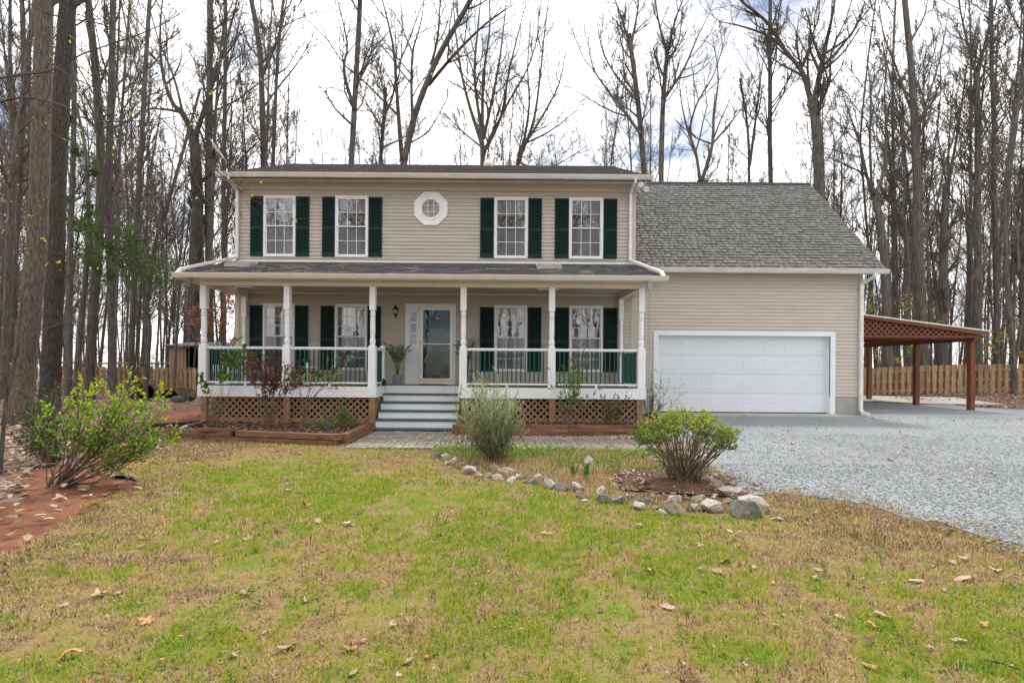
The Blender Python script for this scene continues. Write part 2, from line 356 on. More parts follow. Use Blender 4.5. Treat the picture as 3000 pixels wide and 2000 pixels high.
LAWN = [(-5.2, 0.2)] + [tuple(GQ(*p).xy) for p in ((0, 1290), (90, 1243), (150, 1190), (215, 1150), (320, 1122), (262, 1088), (275, 1052), (345, 1022), (385, 1008))] + \
       [(-6.5, 10.45), (-2.8, 9.7), (-2.75, 9.3), (3.2, 9.2)] + [tuple(GQ(*p).xy) for p in ((1530, 1040), (1640, 1082), (1740, 1145), (1800, 1128), (1900, 1141), (2000, 1161), (2100, 1190), (2200, 1212), (2352, 1258))] + [(5.8, 1.6), (7, 0.2)]
CLAY = [tuple(GQ(*p).xy) for p in ((466, 922), (475, 985), (395, 1014), (350, 1040), (285, 1065), (275, 1100), (350, 1130), (215, 1165), (150, 1205), (90, 1258), (0, 1305))] + [(-5.5, 0.5), (-9, 1.5)] + \
       [tuple(GQ(*p).xy) for p in ((-60, 1190), (70, 1120), (95, 1075), (180, 1050), (300, 1000), (330, 968), (375, 945), (415, 930))]
DRIVE = [tuple(GQ(*p).xy) for p in ((1500, 1010), (1535, 1040), (1640, 1082), (1735, 1140), (1800, 1128), (1900, 1141), (2000, 1161), (2100, 1190), (2200, 1212), (2352, 1258))] + [(6.2, 1.4), (7.5, -3), (26, -3), (26, 15.5), (19.5, 17.2), (17.2, 17.6), (16.6, 22), (10.4, 22), (10.4, 14.9), (4.3, 14.9), (4.2, 12.2), (3.6, 11.0)]
ISLAND = [tuple(GQ(*p).xy) for p in ((995, 1030), (1002, 1050), (1062, 1085), (1130, 1098), (1200, 1103), (1270, 1122), (1340, 1135), (1420, 1155), (1500, 1172), (1570, 1180), (1640, 1178), (1730, 1182), (1725, 1140), (1640, 1083), (1540, 1040), (1300, 1032))]
def in_lawn(x, y): return inpoly(*jxy(x, y, 0.35, 3), LAWN)
def in_clay(x, y): return inpoly(*jxy(x, y, 0.9, 9), CLAY)
def in_drive(x, y): return inpoly(*jxy(x, y, 0.3, 21), DRIVE)
def in_isl(x, y): return inpoly(x, y, ISLAND)
def green(x, y):  # three scales of patchiness
    f = fbm(x, y, 55, 13.0, 2)
    return np.clip((green0(x, y) - 0.45 * in_isl(x, y)) * (0.45 + 1.1 * f) + 0.25 * (f - 0.5), 0, 1)
def green0(x, y):                           # how green the turf is, 0..1
    g = 0.47 + 0.5 * (fbm(x, y, 40, 0.55) - 0.5) + 0.9 * (fbm(x, y, 50, 4.2, 3) - 0.5)
    g = g + 0.20 * np.exp(-((y - (5.6 - 0.35 * x)) / 1.3) ** 2)           # greener swathe across the middle
    g = g - 0.55 * sm((x - 0.6 - 0.12 * y) / 2.0) * sm((y - 2.6) / 1.6) - 0.30 * sm((y - 6.8) / 2.0) - 0.35 * sm((-x - 1.6 - 0.25 * y) / 1.4)
    return np.clip(g, 0, 1)
M['turf'] = tone_mat('turf_base', [(0.0, (0.12, 0.075, 0.04)), (0.25, (0.29, 0.2, 0.1)), (0.5, (0.23, 0.2, 0.06)), (1.0, (0.12, 0.2, 0.02))], 0.95, 0, 0.1, 0.9, 60, 1.0)
EDGE = [(a, b) for a, b in LAWN if a > 2.0]; CTR = (1.0, 4.0)
LAWN_U = [((a + 0.9, b + 0.7) if a > 2.0 and b > 1 else (a, b)) for a, b in LAWN]
sheet('lawn', np.arange(-9, 9.5, 0.07), np.arange(0.2, 11.2, 0.07), 0.0, M['turf'], lambda x, y: in_lawn(x, y) | (inpoly(x, y, LAWN_U) & (x > 1.5)), green)
M['clay'] = pm('red_clay', (0.15, 0.055, 0.027), 0.4, 3.4, 0.95, bump=1.0, bscale=30, col2=(0.27, 0.115, 0.058), det=8)
sheet('bare_clay', np.arange(-16, -3, 0.08), np.arange(0.3, 18, 0.08), -0.005, M['clay'], in_clay, None, 0, lambda x, y: -0.03 * fbm(x, y, 77, 1.5))
M['gravel'] = tone_mat('gravel_base', [(0, (0.15, 0.155, 0.16)), (0.35, (0.225, 0.238, 0.25)), (0.7, (0.29, 0.307, 0.322)), (1, (0.38, 0.395, 0.41))], 0.9, 0, 0.2, 0.6, 70, 0.6)
def drive_tone(x, y):
    tr_ = np.exp(-((x - 6.2 - 0.25 * (12 - y)) / 0.35) ** 2) + np.exp(-((x - 7.9 - 0.25 * (12 - y)) / 0.35) ** 2)     # wheel paths
    return np.clip(0.56 + 0.35 * (fbm(x, y, 160, 0.6) - 0.5) + 0.3 * (fbm(x, y, 161, 3.0) - 0.5) - 0.07 * tr_, 0, 1)
sheet('gravel_driveway', np.arange(2.2, 26, 0.11), np.arange(-2.5, 22.2, 0.11), 0.004, M['gravel'], lambda x, y: in_drive(x, y), drive_tone)

# turf blades, one uncountable mass
def blades(name, bands, keep, tone_fn, mat, ln=(0.022, 0.05), seed=1, wid=1.0):
    r = np.random.default_rng(seed); xs = []; ys = []; ws = []
    for y0, y1, dens, wd in bands:
        x0, x1 = -(y1 * 1.06 + 1.3), y1 * 1.02 + 1.3
        n = int(dens * (x1 - x0) * (y1 - y0)); x = r.uniform(x0, x1, n); y = r.uniform(y0, y1, n); k = keep(x, y)
        xs.append(x[k]); ys.append(y[k]); ws.append(np.full(k.sum(), wd))
    x = np.concatenate(xs); y = np.concatenate(ys); wd = np.concatenate(ws) * wid; n = len(x)
    z = hgt(x, y) - 0.004; g, hs = tone_fn(x, y, r)
    l_ = r.uniform(*ln, n) * hs; az = r.uniform(0, 2 * np.pi, n); tilt = r.uniform(0.15, 1.25, n)
    dx, dy = np.cos(az), np.sin(az); sx, sy = -dy, dx
    b = np.stack([x, y, z], 1); s_ = np.stack([sx, sy, 0 * sx], 1) * (wd * r.uniform(0.6, 1.3, n))[:, None]
    up = np.stack([dx * np.sin(tilt * 0.6), dy * np.sin(tilt * 0.6), np.cos(tilt * 0.6)], 1); up2 = np.stack([dx * np.sin(tilt * 1.25), dy * np.sin(tilt * 1.25), np.cos(tilt * 1.25)], 1)
    m_ = b + up * (l_ * 0.55)[:, None]; t_ = m_ + up2 * (l_ * 0.55)[:, None]; t_[:, 2] = np.maximum(t_[:, 2], z + 0.008)
    V = np.stack([b - s_, b + s_, m_ + s_ * 0.8, m_ - s_ * 0.8, t_], 1).reshape(-1, 3); i = np.arange(n)[:, None] * 5
    F = np.concatenate([i + [[0, 1, 2]], i + [[0, 2, 3]], i + [[3, 2, 4]]])
    return link(name, np_mesh(name, V, F, mat, np.repeat(g, 5)))
M['grass'] = tone_mat('grass_blade', [(0.0, (0.09, 0.055, 0.03)), (0.2, (0.34, 0.24, 0.125)), (0.5, (0.70, 0.56, 0.32)), (0.62, (0.46, 0.41, 0.04)), (0.8, (0.235, 0.37, 0.02)), (1.0, (0.065, 0.17, 0.015))], 0.6, 0.35, 0.2)
def turf_tone(x, y, r):
    g = green(x, y); n = len(x); cl = vn(x, y, 201, 19.0); k = (0.45 * r.random(n) + 0.55 * cl) < (0.14 + 0.72 * sm((g - 0.12) / 0.62))
    moss = (fbm(x, y, 90, 1.9) > 0.62) & (r.random(n) < 0.25)
    t = np.where(k, np.clip(r.normal(0.77, 0.1, n), 0.6, 1), np.clip(r.normal(0.3, 0.17, n), 0, 0.53))
    t = np.where(moss, 0.63, t); c2 = vn(x, y, 203, 31.0) - 0.5; t = np.where(t < 0.55, np.clip(t + 0.42 * c2, 0, 0.55), np.clip(t - 0.26 * c2, 0.6, 1))
    return t, np.where(k, 1.15, 0.9) * (0.5 + 1.2 * fbm(x, y, 60, 8.0))
def thin(x, y): return (fbm(x, y, 130, 1.3) + 0.35 * fbm(x, y, 133, 6.0)) > 0.47
go = blades('grass', [(1.8, 2.9, 4600, 0.0022), (2.9, 4.2, 3500, 0.0027), (4.2, 6.0, 2400, 0.0035), (6.0, 8.0, 1500, 0.0046), (8.0, 10.4, 1000, 0.0056)],
            lambda x, y: (inpoly(*jxy(x + 0.25 * (vn(x, y, 71, 7) - .5), y, 0.8, 3), LAWN) | (inpoly(x - 0.3, y - 0.22, LAWN) & (x > 2) & (vn(x, y, 72, 9) > 0.5))) & ~in_isl(x, y) & (thin(x, y) | (vn(x, y, 5, 90) > 0.62)), turf_tone, M['grass'])
r = np.random.default_rng(140); wx_ = []; wy_ = []
for y0, y1, n_ in ((1.9, 3.5, 5200), (3.5, 6.0, 5200), (6.0, 9.0, 3200)):
    a = r.uniform(-(y1 + 1), y1 + 1, n_ * 3); b = r.uniform(y0, y1, n_ * 3); q = in_lawn(a, b) & ~in_isl(a, b) & (fbm(a, b, 150, 2.2) + 0.5 * fbm(a, b, 151, 11.0) > 0.86); wx_.append(a[q][:n_]); wy_.append(b[q][:n_])
wx_ = np.concatenate(wx_); wy_ = np.concatenate(wy_); V, F, tq = leaf_cards(r, np.stack([wx_, wy_, hgt(wx_, wy_) + r.uniform(0.003, 0.022, len(wx_))], 1), 0.02, 1.4, 0.35, 0.2); lb = NB(); lb.add(V, F, tq)
M['weed'] = tone_mat('lawn_weed', [(0, (0.07, 0.17, 0.02)), (0.6, (0.19, 0.33, 0.03)), (1, (0.36, 0.4, 0.04))], 0.5, 0.35)
tag(lb.build('lawn_weeds', M['weed']), 'tiny clover and moss leaves in the turf', 'weeds', kind='stuff')
tag(go, 'short winter-worn turf of tan and green blades', 'grass', kind='stuff')
def isl_tone(x, y, r):
    n = len(x); k = r.random(n) < 0.1 + 0.4 * sm((y - 7.6) / 1.2)
    return np.where(k, np.clip(r.normal(0.78, 0.1, n), 0.6, 1), np.clip(r.normal(0.33, 0.15, n), 0, 0.53)), 1.0 + 0.9 * fbm(x, y, 61, 3.0)
SHR = GQ(1570, 1112)
gi = blades('rough_grass', [(5.2, 7.0, 1500, 0.0026), (7.0, 9.4, 1300, 0.0036)], lambda x, y: in_isl(x, y) & (np.hypot(x - SHR.x, (y - SHR.y) * 1.0) > 0.75 + 0.5 * fbm(x, y, 3, 3.0)), isl_tone, M['grass'], (0.035, 0.085), 4)
tag(gi, 'rough tan grass and weeds inside the stone-edged bed', 'grass', kind='stuff')

# stones, leaves, chips in masses
def stones(name, x, y, size, mat, seed, lift=0.0):
    r = np.random.default_rng(seed); n = len(x); s_ = size * r.uniform(0.55, 1.35, n)
    base = np.array([(1, 0, 0), (-1, 0, 0), (0, 1, 0), (0, -1, 0), (0, 0, 1), (0, 0, -1)], float)
    V = base[None] * r.uniform(0.55, 1.2, (n, 6, 1)) + r.normal(0, 0.16, (n, 6, 3))
    V[..., 2] *= 0.62; a = r.uniform(0, 6.28, n); c, s2 = np.cos(a), np.sin(a)
    t = r.normal(0, 0.5, n); V = np.stack([V[..., 0], V[..., 1] * np.cos(t)[:, None] - V[..., 2] * np.sin(t)[:, None], V[..., 1] * np.sin(t)[:, None] + V[..., 2] * np.cos(t)[:, None]], -1)
    V = np.stack([V[..., 0] * c[:, None] - V[..., 1] * s2[:, None], V[..., 0] * s2[:, None] + V[..., 1] * c[:, None], V[..., 2]], -1) * s_[:, None, None] * 0.5
    V += np.stack([x, y, hgt(x, y) + lift + s_ * 0.1], 1)[:, None, :]
    T = np.array([(0, 2, 4), (2, 1, 4), (1, 3, 4), (3, 0, 4), (2, 0, 5), (1, 2, 5), (3, 1, 5), (0, 3, 5)])
    F = (np.arange(n)[:, None, None] * 6 + T[None]).reshape(-1, 3)
    return link(name, np_mesh(name, V.reshape(-1, 3), F, mat, np.repeat(r.random(n), 6)))
def scatter(seed, n, x0, x1, y0, y1, keep):
    r = np.random.default_rng(seed); x = r.uniform(x0, x1, n); y = r.uniform(y0, y1, n); k = keep(x, y); return x[k], y[k]
M['chip'] = tone_mat('gravel_chip', [(0, (0.19, 0.198, 0.205)), (0.3, (0.23, 0.242, 0.255)), (0.8, (0.30, 0.317, 0.333)), (1, (0.44, 0.45, 0.46))], 0.8, 0, 0.3)
gx, gy = [], []
for y0, y1, d in ((2.2, 5.0, 1500), (5.0, 8.0, 750), (8.0, 11.0, 330), (11, 14.5, 110)):
    x1 = y1 * 1.05 + 1.2; a, b = scatter(int(y0 * 10), int(d * (x1 - 1.5) * (y1 - y0)), 1.5, x1, y0, y1, in_drive); gx.append(a); gy.append(b)
sx2, sy2 = scatter(71, 60000, 2.2, 6.5, 2.0, 9.5, lambda x, y: in_lawn(x, y) & in_drive(x + 0.22, y + 0.2) & (vn(x, y, 73, 25) > 0.6)); gx.append(sx2[:2600]); gy.append(sy2[:2600])
tag(stones('gravel', np.concatenate(gx), np.concatenate(gy), 0.025, M['chip'], 11, 0.004), 'loose blue-grey crushed gravel covering the driveway', 'gravel', kind='stuff')
M['pea'] = tone_mat('pea_gravel', [(0, (0.2, 0.14, 0.1)), (0.5, (0.42, 0.34, 0.28)), (1, (0.68, 0.6, 0.54))], 0.8)
px_, py_ = scatter(5, 4200, -1.0, 3.6, 10.4, 11.05, lambda x, y: (y < 11.0) & (y > 10.42 + 0.12 * (fbm(x, y, 8, 2.0))))
a_, b_ = scatter(6, 700, -3.2, -2.5, 9.0, 11.7, lambda x, y: np.abs(x + 2.72) < 0.16)
tag(stones('pea_gravel', np.concatenate([px_, a_]), np.concatenate([py_, b_]), 0.03, M['pea'], 12, 0.01), 'pinkish pea gravel strip between the brick path and bed timber', 'gravel', kind='stuff')

def litter(name, x, y, size, mat, seed, lift=0.01, tone=None, curl=0.5):
    r = np.random.default_rng(seed); n = len(x); s_ = size * r.uniform(0.5, 1.3, n); a = r.uniform(0, 6.28, n)
    u = np.array([-0.5, -0.2, 0.2, 0.5, 0.2, -0.2]); v = np.array([0, -0.32, -0.28, 0, 0.28, 0.32])
    zz = np.abs(v)[None] * r.uniform(0, 1.5, (n, 1)) * curl + (u[None] * r.normal(0, 0.5, (n, 1))) ** 2 + u[None] * r.normal(0, 0.25, (n, 1)) + r.uniform(0, 0.05, (n, 6))
    zz -= zz.min(1, keepdims=True)
    v = v[None] * r.uniform(0.6, 1.2, (n, 1)); u = u[None] + r.normal(0, 0.06, (n, 6))
    X = (u * np.cos(a)[:, None] - v * np.sin(a)[:, None]) * s_[:, None] + x[:, None]; Y_ = (u * np.sin(a)[:, None] + v * np.cos(a)[:, None]) * s_[:, None] + y[:, None]
    Z = zz * s_[:, None] + (hgt(x, y) + lift)[:, None]
    V = np.stack([X, Y_, Z], -1).reshape(-1, 3); i = np.arange(n)[:, None, None] * 6
    F = (i + np.array([(0, 1, 5), (1, 2, 4), (1, 4, 5), (2, 3, 4)])[None]).reshape(-1, 3)
    return link(name, np_mesh(name, V, F, mat, np.repeat(r.random(n) if tone is None else tone, 6)))
M['leaf_dry'] = tone_mat('dry_leaf', [(0, (0.085, 0.045, 0.03)), (0.3, (0.21, 0.125, 0.08)), (0.65, (0.36, 0.25, 0.175)), (1, (0.56, 0.44, 0.34))], 0.7, 0.15, 0.3, 0.2, 40)
def woods(x, y): return ~in_clay(x, y) & ~in_lawn(x, y) & ~((x > -7.4) & (y > 9.5)) & (fbm(x, y, 31, 0.8) > 0.3)
x1_, y1_ = scatter(21, 20000, -22, -6.6, 11, 30, woods); x2_, y2_ = scatter(22, 11000, -13, -4.4, 3.0, 11, woods)
x3_, y3_ = scatter(23, 6500, 15.2, 27, 17.5, 25, lambda x, y: ~in_drive(x, y)); x4_, y4_ = scatter(24, 2600, -12, -4, 2.5, 13, in_clay)
x5_, y5_ = scatter(25, 900, 10.7, 17, 19.5, 24, lambda x, y: y > 19.5 + 2 * fbm(x, y, 2, 1.0))
x6_, y6_ = scatter(26, 110, 3.5, 14, 4.5, 14.5, in_drive)
xx = np.concatenate([x1_, x2_, x3_, x4_, x5_, x6_]); yy = np.concatenate([y1_, y2_, y3_, y4_, y5_, y6_])
tag(litter('leaf_litter', xx, yy, 0.10, M['leaf_dry'], 13), 'brown fallen leaves carpeting the woodland edge', 'leaf litter', kind='stuff')
# ------------------------------------------------------------------ the house
YW = 14.3; YG = 14.75; XL, XR = -7.30, 3.84; XGR = 10.51
house = empty('house', (-1.7, 14.3, 0), 'two-storey beige vinyl-sided house with green shutters, white front porch and attached garage', 'house')
def wx(u, v=700): return P(u, v, YW).x
def wz(u, v): return P(u, v, YW).z
UPW = [(773, 576.5, 866.5, 752), (983, 577, 1079, 753), (1448, 578.5, 1546, 757), (1667, 580.5, 1766, 759)]
LOW = [(771, 890.4, 864, 1083.5), (981, 891, 1076, 1084.5), (1448, 896, 1544, 1089), (1667, 897.7, 1765, 1091)]
def rect(u0, v0, u1, v1, Y=YW):
    a = P(u0, v1, Y); b = P(u1, v0, Y); return a.x, b.x, a.z, b.z
WIN = [rect(*r) for r in UPW] + [rect(*r) for r in LOW]
zs_u = np.mean([w_[2] for w_ in WIN[:4]]), np.mean([w_[3] for w_ in WIN[:4]]); zs_l = np.mean([w_[2] for w_ in WIN[4:]]), np.mean([w_[3] for w_ in WIN[4:]])
WIN = [(a, b, *(zs_u if i < 4 else zs_l)) for i, (a, b, _, _) in enumerate(WIN)]
DR = (wx(1188, 1000), wx(1335, 1000), 0.80, P(1260, 890, YW).z)
holes = [(a + 0.02, b - 0.02, c + 0.02, d - 0.02) for a, b, c, d in WIN] + [(DR[0] + 0.03, DR[1] - 0.03, DR[2] - 0.05, DR[3] - 0.03)]
def siding(parent, mat, x0, x1, y, z0, z1, holes, ch=0.1005):
    z = z0
    while z < z1 - 0.01:
        zt = min(z + ch, z1)
        cuts = [z, zt] + [h for hh in holes for h in hh[2:4] if z + 0.002 < h < zt - 0.002]
        cuts = sorted(set(cuts))
        for za, zb in zip(cuts[:-1], cuts[1:]):
            zm = (za + zb) / 2; seg = [(x0, x1)]
            for a, c, d, e in holes:
                if d < zm < e:
                    seg = [q for s0, s1 in seg for q in (((s0, min(a, s1)), (max(c, s0), s1)) if s0 < c and s1 > a else ((s0, s1),)) if q[1] - q[0] > 0.004]
            fa, fb = (za - z) / ch, (zb - z) / ch
            ya, yb = y - 0.019 * (1 - fa), y - 0.019 * (1 - fb)
            cutx = x0 + ((z * 37.7) % 1.0) * 3.4 + 0.6; js = [cutx + 3.66 * q for q in range(4)]; seg = [(max(s0, a_) + (0.0012 if a_ > s0 else 0), min(s1, b_) - (0.0012 if b_ < s1 else 0)) for s0, s1 in seg for a_, b_ in zip([-99] + js, js + [99]) if min(s1, b_) - max(s0, a_) > 0.03]
            for s0, s1 in seg:
                MB().prism([(s0, ya, za), (s0, yb, zb - (0.0005 if zb == zt else 0)), (s0, y + 0.03, zb - (0.0005 if zb == zt else 0)), (s0, y + 0.03, za)], (s1 - s0, 0, 0)).build('siding_board', mat, parent)
        z = zt
wall = MB().box(XL, XR, YW + 0.9, YW + 8.1, 0.3, 6.45).box(XL + 0.01, XL + 0.06, YW + 0.03, YW + 0.9, 0.3, 6.44).box(XR - 0.06, XR - 0.01, YW + 0.03, YW + 0.9, 0.3, 6.44).build('wall', M['siding'], house)
siding(wall, M['siding'], XL + 0.1, XR - 0.1, YW, 0.47, 6.21, holes)
sd_ = MB()                                  # left gable wall, seen only edge on
for i in range(59): sd_.prism([(XL - 0.012, YW + 0.1, 0.47 + i * 0.1005), (XL - 0.001, YW + 0.1, 0.57 + i * 0.1005), (XL + 0.012, YW + 0.1, 0.57 + i * 0.1005), (XL + 0.012, YW + 0.1, 0.47 + i * 0.1005)], (0, 8, 0))
tag(sd_.build('gable_siding', M['siding'], wall), kind='stuff')
for x in (XL, XR): MB().box(x - 0.012 if x < 0 else x - 0.1, x + 0.1 if x < 0 else x + 0.012, YW - 0.022, YW + 0.1, 0.3, 6.40).build('corner_trim', M['trim'], house)
MB().box(XL - 0.02, XR + 0.02, YW + 0.06, YW + 8.0, -0.4, 0.47).build('foundation', M['found'], house)
# frieze with dentils
fr = MB().box(XL - 0.015, XR + 0.015, YW - 0.03, YW + 0.03, 6.212, 6.40).box(XL - 0.02, XR + 0.02, YW - 0.045, YW - 0.03, 6.205, 6.235).box(XL - 0.02, XR + 0.02, YW - 0.05, YW - 0.03, 6.345, 6.395).build('frieze', M['trim'], house)
dm = MB().box(-0.028, 0.028, -0.02, 0, 0, 0.045).mesh('dentil', M['trim'])
for i in range(104): link('dentil', dm, fr, (XL + 0.06 + i * 0.1072, YW - 0.03, 6.298))
# main roof
YE, ZE, YR, ZR = 13.82, 6.46, 18.3, 8.50; RX0, RX1 = XL - 0.26, XR + 0.30
def slope_shingles(x0, x1, ya, za, yb, zb, expo, wid, seed, holes=(), thick=0.012, tn=(0.5, 0.2), first=0, patch=1.2, butt=0.0):
    r = np.random.default_rng(seed); d = np.array([0, yb - ya, zb - za]); Ls = np.linalg.norm(d); d /= Ls; nn = np.array([0, -d[2], d[1]])
    rows = int(Ls / expo); out = []
    for i in range(first, rows):
        x = x0 - r.uniform(0, wid)
        while x < x1:
            w_ = wid * r.choice([0.6, 0.8, 1.0, 1.3]); a, b = max(x, x0), min(x + w_, x1 + r.uniform(0, 0.006)); x += w_
            if b - a < 0.03: continue
            s0 = i * expo; mid = (a + b) / 2; ym = ya + d[1] * (s0 + expo / 2)
            if any(h[0] < mid < h[1] and h[2] < ym < h[3] for h in holes): continue
            out.append((a + 0.0015, b - 0.0015, s0, r.random() < 0.5))
    o = np.array([0, ya, za]); a = np.array([(q[0], q[1], q[2], q[3]) for q in out]); n = len(a)
    th = thick * (0.7 + 0.6 * a[:, 3]) ; V = np.zeros((n, 8, 3)); jit = r.uniform(-0.004, 0.004, n)
    for k, (xi, ds, up) in enumerate(((0, 0, 0), (1, 0, 0), (1, expo * 1.02, 0), (0, expo * 1.02, 0), (0, 0, 1), (1, 0, 1), (1, expo * 1.02, 1), (0, expo * 1.02, 1))):
        s_ = a[:, 2] + ds + (jit if ds == 0 else 0); h_ = th * (1.0 if ds == 0 else 0.15) if up else np.full(n, -0.004)
        V[:, k] = o + d * s_[:, None] + nn * h_[:, None]; V[:, k, 0] += a[:, xi]
    V = np.concatenate([V, V[:, [0, 1, 5, 4]]], 1)
    F = (np.arange(n)[:, None, None] * 12 + np.array([(4, 5, 6, 7), (8, 9, 10, 11), (1, 2, 6, 5), (3, 0, 4, 7)])[None]).reshape(-1, 4)
    t = np.clip(r.normal(*tn, n) + patch * 0.25 * (fbm(a[:, 0], a[:, 2], seed, 1.5) - 0.5), 0.08, 1)
    t = np.repeat(t[:, None], 12, 1); t[:, 8:] = butt  # butt edges darkened: asphalt core plus painted course shadow
    return V, F, t, n
roof = MB().prism([(RX0, YE, ZE - 0.12), (RX0, YE, ZE), (RX0, YR, ZR), (RX0, YR + 4.5, ZE), (RX0, YR + 4.5, ZE - 0.12), (RX0, YR, ZR - 0.14)], (RX1 - RX0, 0, 0)).build('roof', M['shingle_old'], house)
def shingle_stuff(parent, V, F, t, mat, name='shingle_field'):
    me = np_mesh(name, V.reshape(-1, 3) - np.array(org(parent)), F, mat, t.ravel()); return tag(link(name, me, parent, org(parent)), kind='stuff')
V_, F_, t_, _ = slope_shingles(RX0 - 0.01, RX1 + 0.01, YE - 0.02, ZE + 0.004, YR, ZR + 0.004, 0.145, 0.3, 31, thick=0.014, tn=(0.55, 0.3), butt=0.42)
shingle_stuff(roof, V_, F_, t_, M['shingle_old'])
MB().prism([(RX0 - 0.01, YR - 0.14, ZR - 0.04), (RX0 - 0.01, YR, ZR + 0.035), (RX0 - 0.01, YR + 0.14, ZR - 0.04)], (RX1 - RX0 + 0.02, 0, 0)).build('ridge_cap', M['shingle_old'], roof)
MB().box(RX0 + 0.02, RX1 - 0.02, YE + 0.01, YW + 0.03, 6.402, 6.415).build('soffit', M['cream'], house)
sv_ = MB()
for i in range(110): sv_.box(RX0 + 0.1 + i * 0.105, RX0 + 0.108 + i * 0.105, YE + 0.03, YW - 0.06, 6.398, 6.4015)
sv_.build('soffit_groove', M['trim'], house)
def gutter(x0, x1, y, z0, z1, mat=None, name='gutter'):
    pr = [(x0, y, z0), (x0, y - 0.075, z0 + 0.005), (x0, y - 0.1, z0 + (z1 - z0) * 0.45), (x0, y - 0.118, z0 + (z1 - z0) * 0.8), (x0, y - 0.122, z1), (x0, y - 0.108, z1), (x0, y - 0.1, z1 - 0.02), (x0, y, z1 - 0.02)]
    return MB().prism(pr, (x1 - x0, 0, 0)).build(name, mat or M['gutter'], house)
gutter(RX0 - 0.02, RX1 + 0.02, YE, ZE - 0.095, ZE + 0.022)
MB().box(RX0 + 0.005, RX1 - 0.005, YE + 0.001, YE + 0.025, ZE - 0.075, ZE - 0.01).build('fascia', M['trim'], house)
# rake boards / gable triangles so the ends are closed
for x in (XL, XR): MB().prism([(x, YW, 6.40), (x, YR, ZR - 0.12), (x, YR + 4.1, 6.40)], (0.02 if x < 0 else -0.02, 0, 0)).build('gable', M['siding'], house)
# dome vent on the roof
vp = P(1431, 486, 18.1); MB().lathe([(0.17, -0.12), (0.17, 0.0), (0.15, 0.07), (0.1, 0.125), (0.03, 0.15)], (vp.x, 18.05, 8.47), 16).build('roof_dome', M['dome'], house, smooth=True)

# windows
def window(i, x0, x1, z0, z1, rows, lower):
    o = empty_part('window', house, ((x0 + x1) / 2, YW, z0))
    fw = 0.045; y0, y1 = YW - 0.045, YW + 0.06
    fm = MB().box(x0, x0 + fw, y0, y1, z0, z1).box(x1 - fw, x1, y0, y1, z0, z1).box(x0 + fw, x1 - fw, y0, y1, z1 - fw, z1).box(x0 + fw, x1 - fw, y0 - 0.01, y1, z0, z0 + fw)
    fm.box(x0 - 0.012, x0, YW - 0.028, y1, z0 - 0.012, z1 + 0.012).box(x1, x1 + 0.012, YW - 0.028, y1, z0 - 0.012, z1 + 0.012).box(x0, x1, YW - 0.028, y1, z1, z1 + 0.012).box(x0, x1, YW - 0.028, y1, z0 - 0.012, z0)
    fm.build('frame', M['white'], o)
    zm = z0 + (z1 - z0) * (0.505 if not lower else 0.515)
    for k, (a, b, yy_) in enumerate(((zm - 0.015, z1 - fw, YW - 0.012), (z0 + fw, zm + 0.02, YW + 0.018))):
        s0, s1 = x0 + fw, x1 - fw; sw = 0.032
        sb = MB().box(s0, s0 + sw, yy_ - 0.014, yy_ + 0.014, a, b).box(s1 - sw, s1, yy_ - 0.014, yy_ + 0.014, a, b).box(s0 + sw, s1 - sw, yy_ - 0.014, yy_ + 0.014, b - sw, b).box(s0 + sw, s1 - sw, yy_ - 0.0135, yy_ + 0.014, a, a + sw * (1.2 if k else 0.9))
        gx0, gx1, gz0, gz1 = s0 + sw, s1 - sw, a + sw, b - sw
        for c in (1, 2): xx_ = gx0 + (gx1 - gx0) * c / 3; sb.box(xx_ - 0.007, xx_ + 0.007, yy_ - 0.006, yy_ + 0.009, gz0, gz1)
        for c in range(1, rows): zz_ = gz0 + (gz1 - gz0) * c / rows; sb.box(gx0, gx1, yy_ - 0.0055, yy_ + 0.0085, zz_ - 0.007, zz_ + 0.007)
        sb.build('sash', M['white'], o)
        for c in range(3):                                  # nine or six lights to a sash, each a pane
            for q in range(rows):
                xa, xb = gx0 + (gx1 - gx0) * c / 3, gx0 + (gx1 - gx0) * (c + 1) / 3; za, zb = gz0 + (gz1 - gz0) * q / rows, gz0 + (gz1 - gz0) * (q + 1) / rows
                pn = MB().box(xa + 0.003, xb - 0.003, yy_ + 0.001, yy_ + 0.004, za + 0.003, zb - 0.003).build('pane', M['screen'] if k else M['glass'], o)
    bl = MB(); bh = (0.24 if lower else 0.22) * (z1 - z0) * (1 + 0.15 * ((i * 7) % 3 - 1))
    for k in range(int(bh / 0.028)): z = z1 - fw - 0.03 - k * 0.028; bl.quad((x0 + 0.06, YW + 0.055, z), (x1 - 0.06, YW + 0.055, z), (x1 - 0.06, YW + 0.077, z - 0.025), (x0 + 0.06, YW + 0.077, z - 0.025))
    bl.build('blind', M['blind'], o)
    if i in (3,): MB().box(x1 - 0.28, x1 - 0.07, YW + 0.09, YW + 0.11, z0 + 0.05, z1 - 0.06).build('curtain', M['curtain'], o)
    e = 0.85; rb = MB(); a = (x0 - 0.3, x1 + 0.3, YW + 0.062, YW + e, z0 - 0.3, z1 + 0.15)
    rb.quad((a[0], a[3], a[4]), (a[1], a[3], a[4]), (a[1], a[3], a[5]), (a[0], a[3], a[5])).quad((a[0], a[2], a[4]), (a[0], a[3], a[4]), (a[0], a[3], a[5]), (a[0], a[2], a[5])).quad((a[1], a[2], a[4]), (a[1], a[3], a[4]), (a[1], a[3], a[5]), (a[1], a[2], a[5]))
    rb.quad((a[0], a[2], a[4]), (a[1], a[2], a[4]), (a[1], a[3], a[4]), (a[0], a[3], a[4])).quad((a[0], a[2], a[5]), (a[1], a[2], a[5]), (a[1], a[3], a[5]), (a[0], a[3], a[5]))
    rb.build('reveal', M['room'], o)
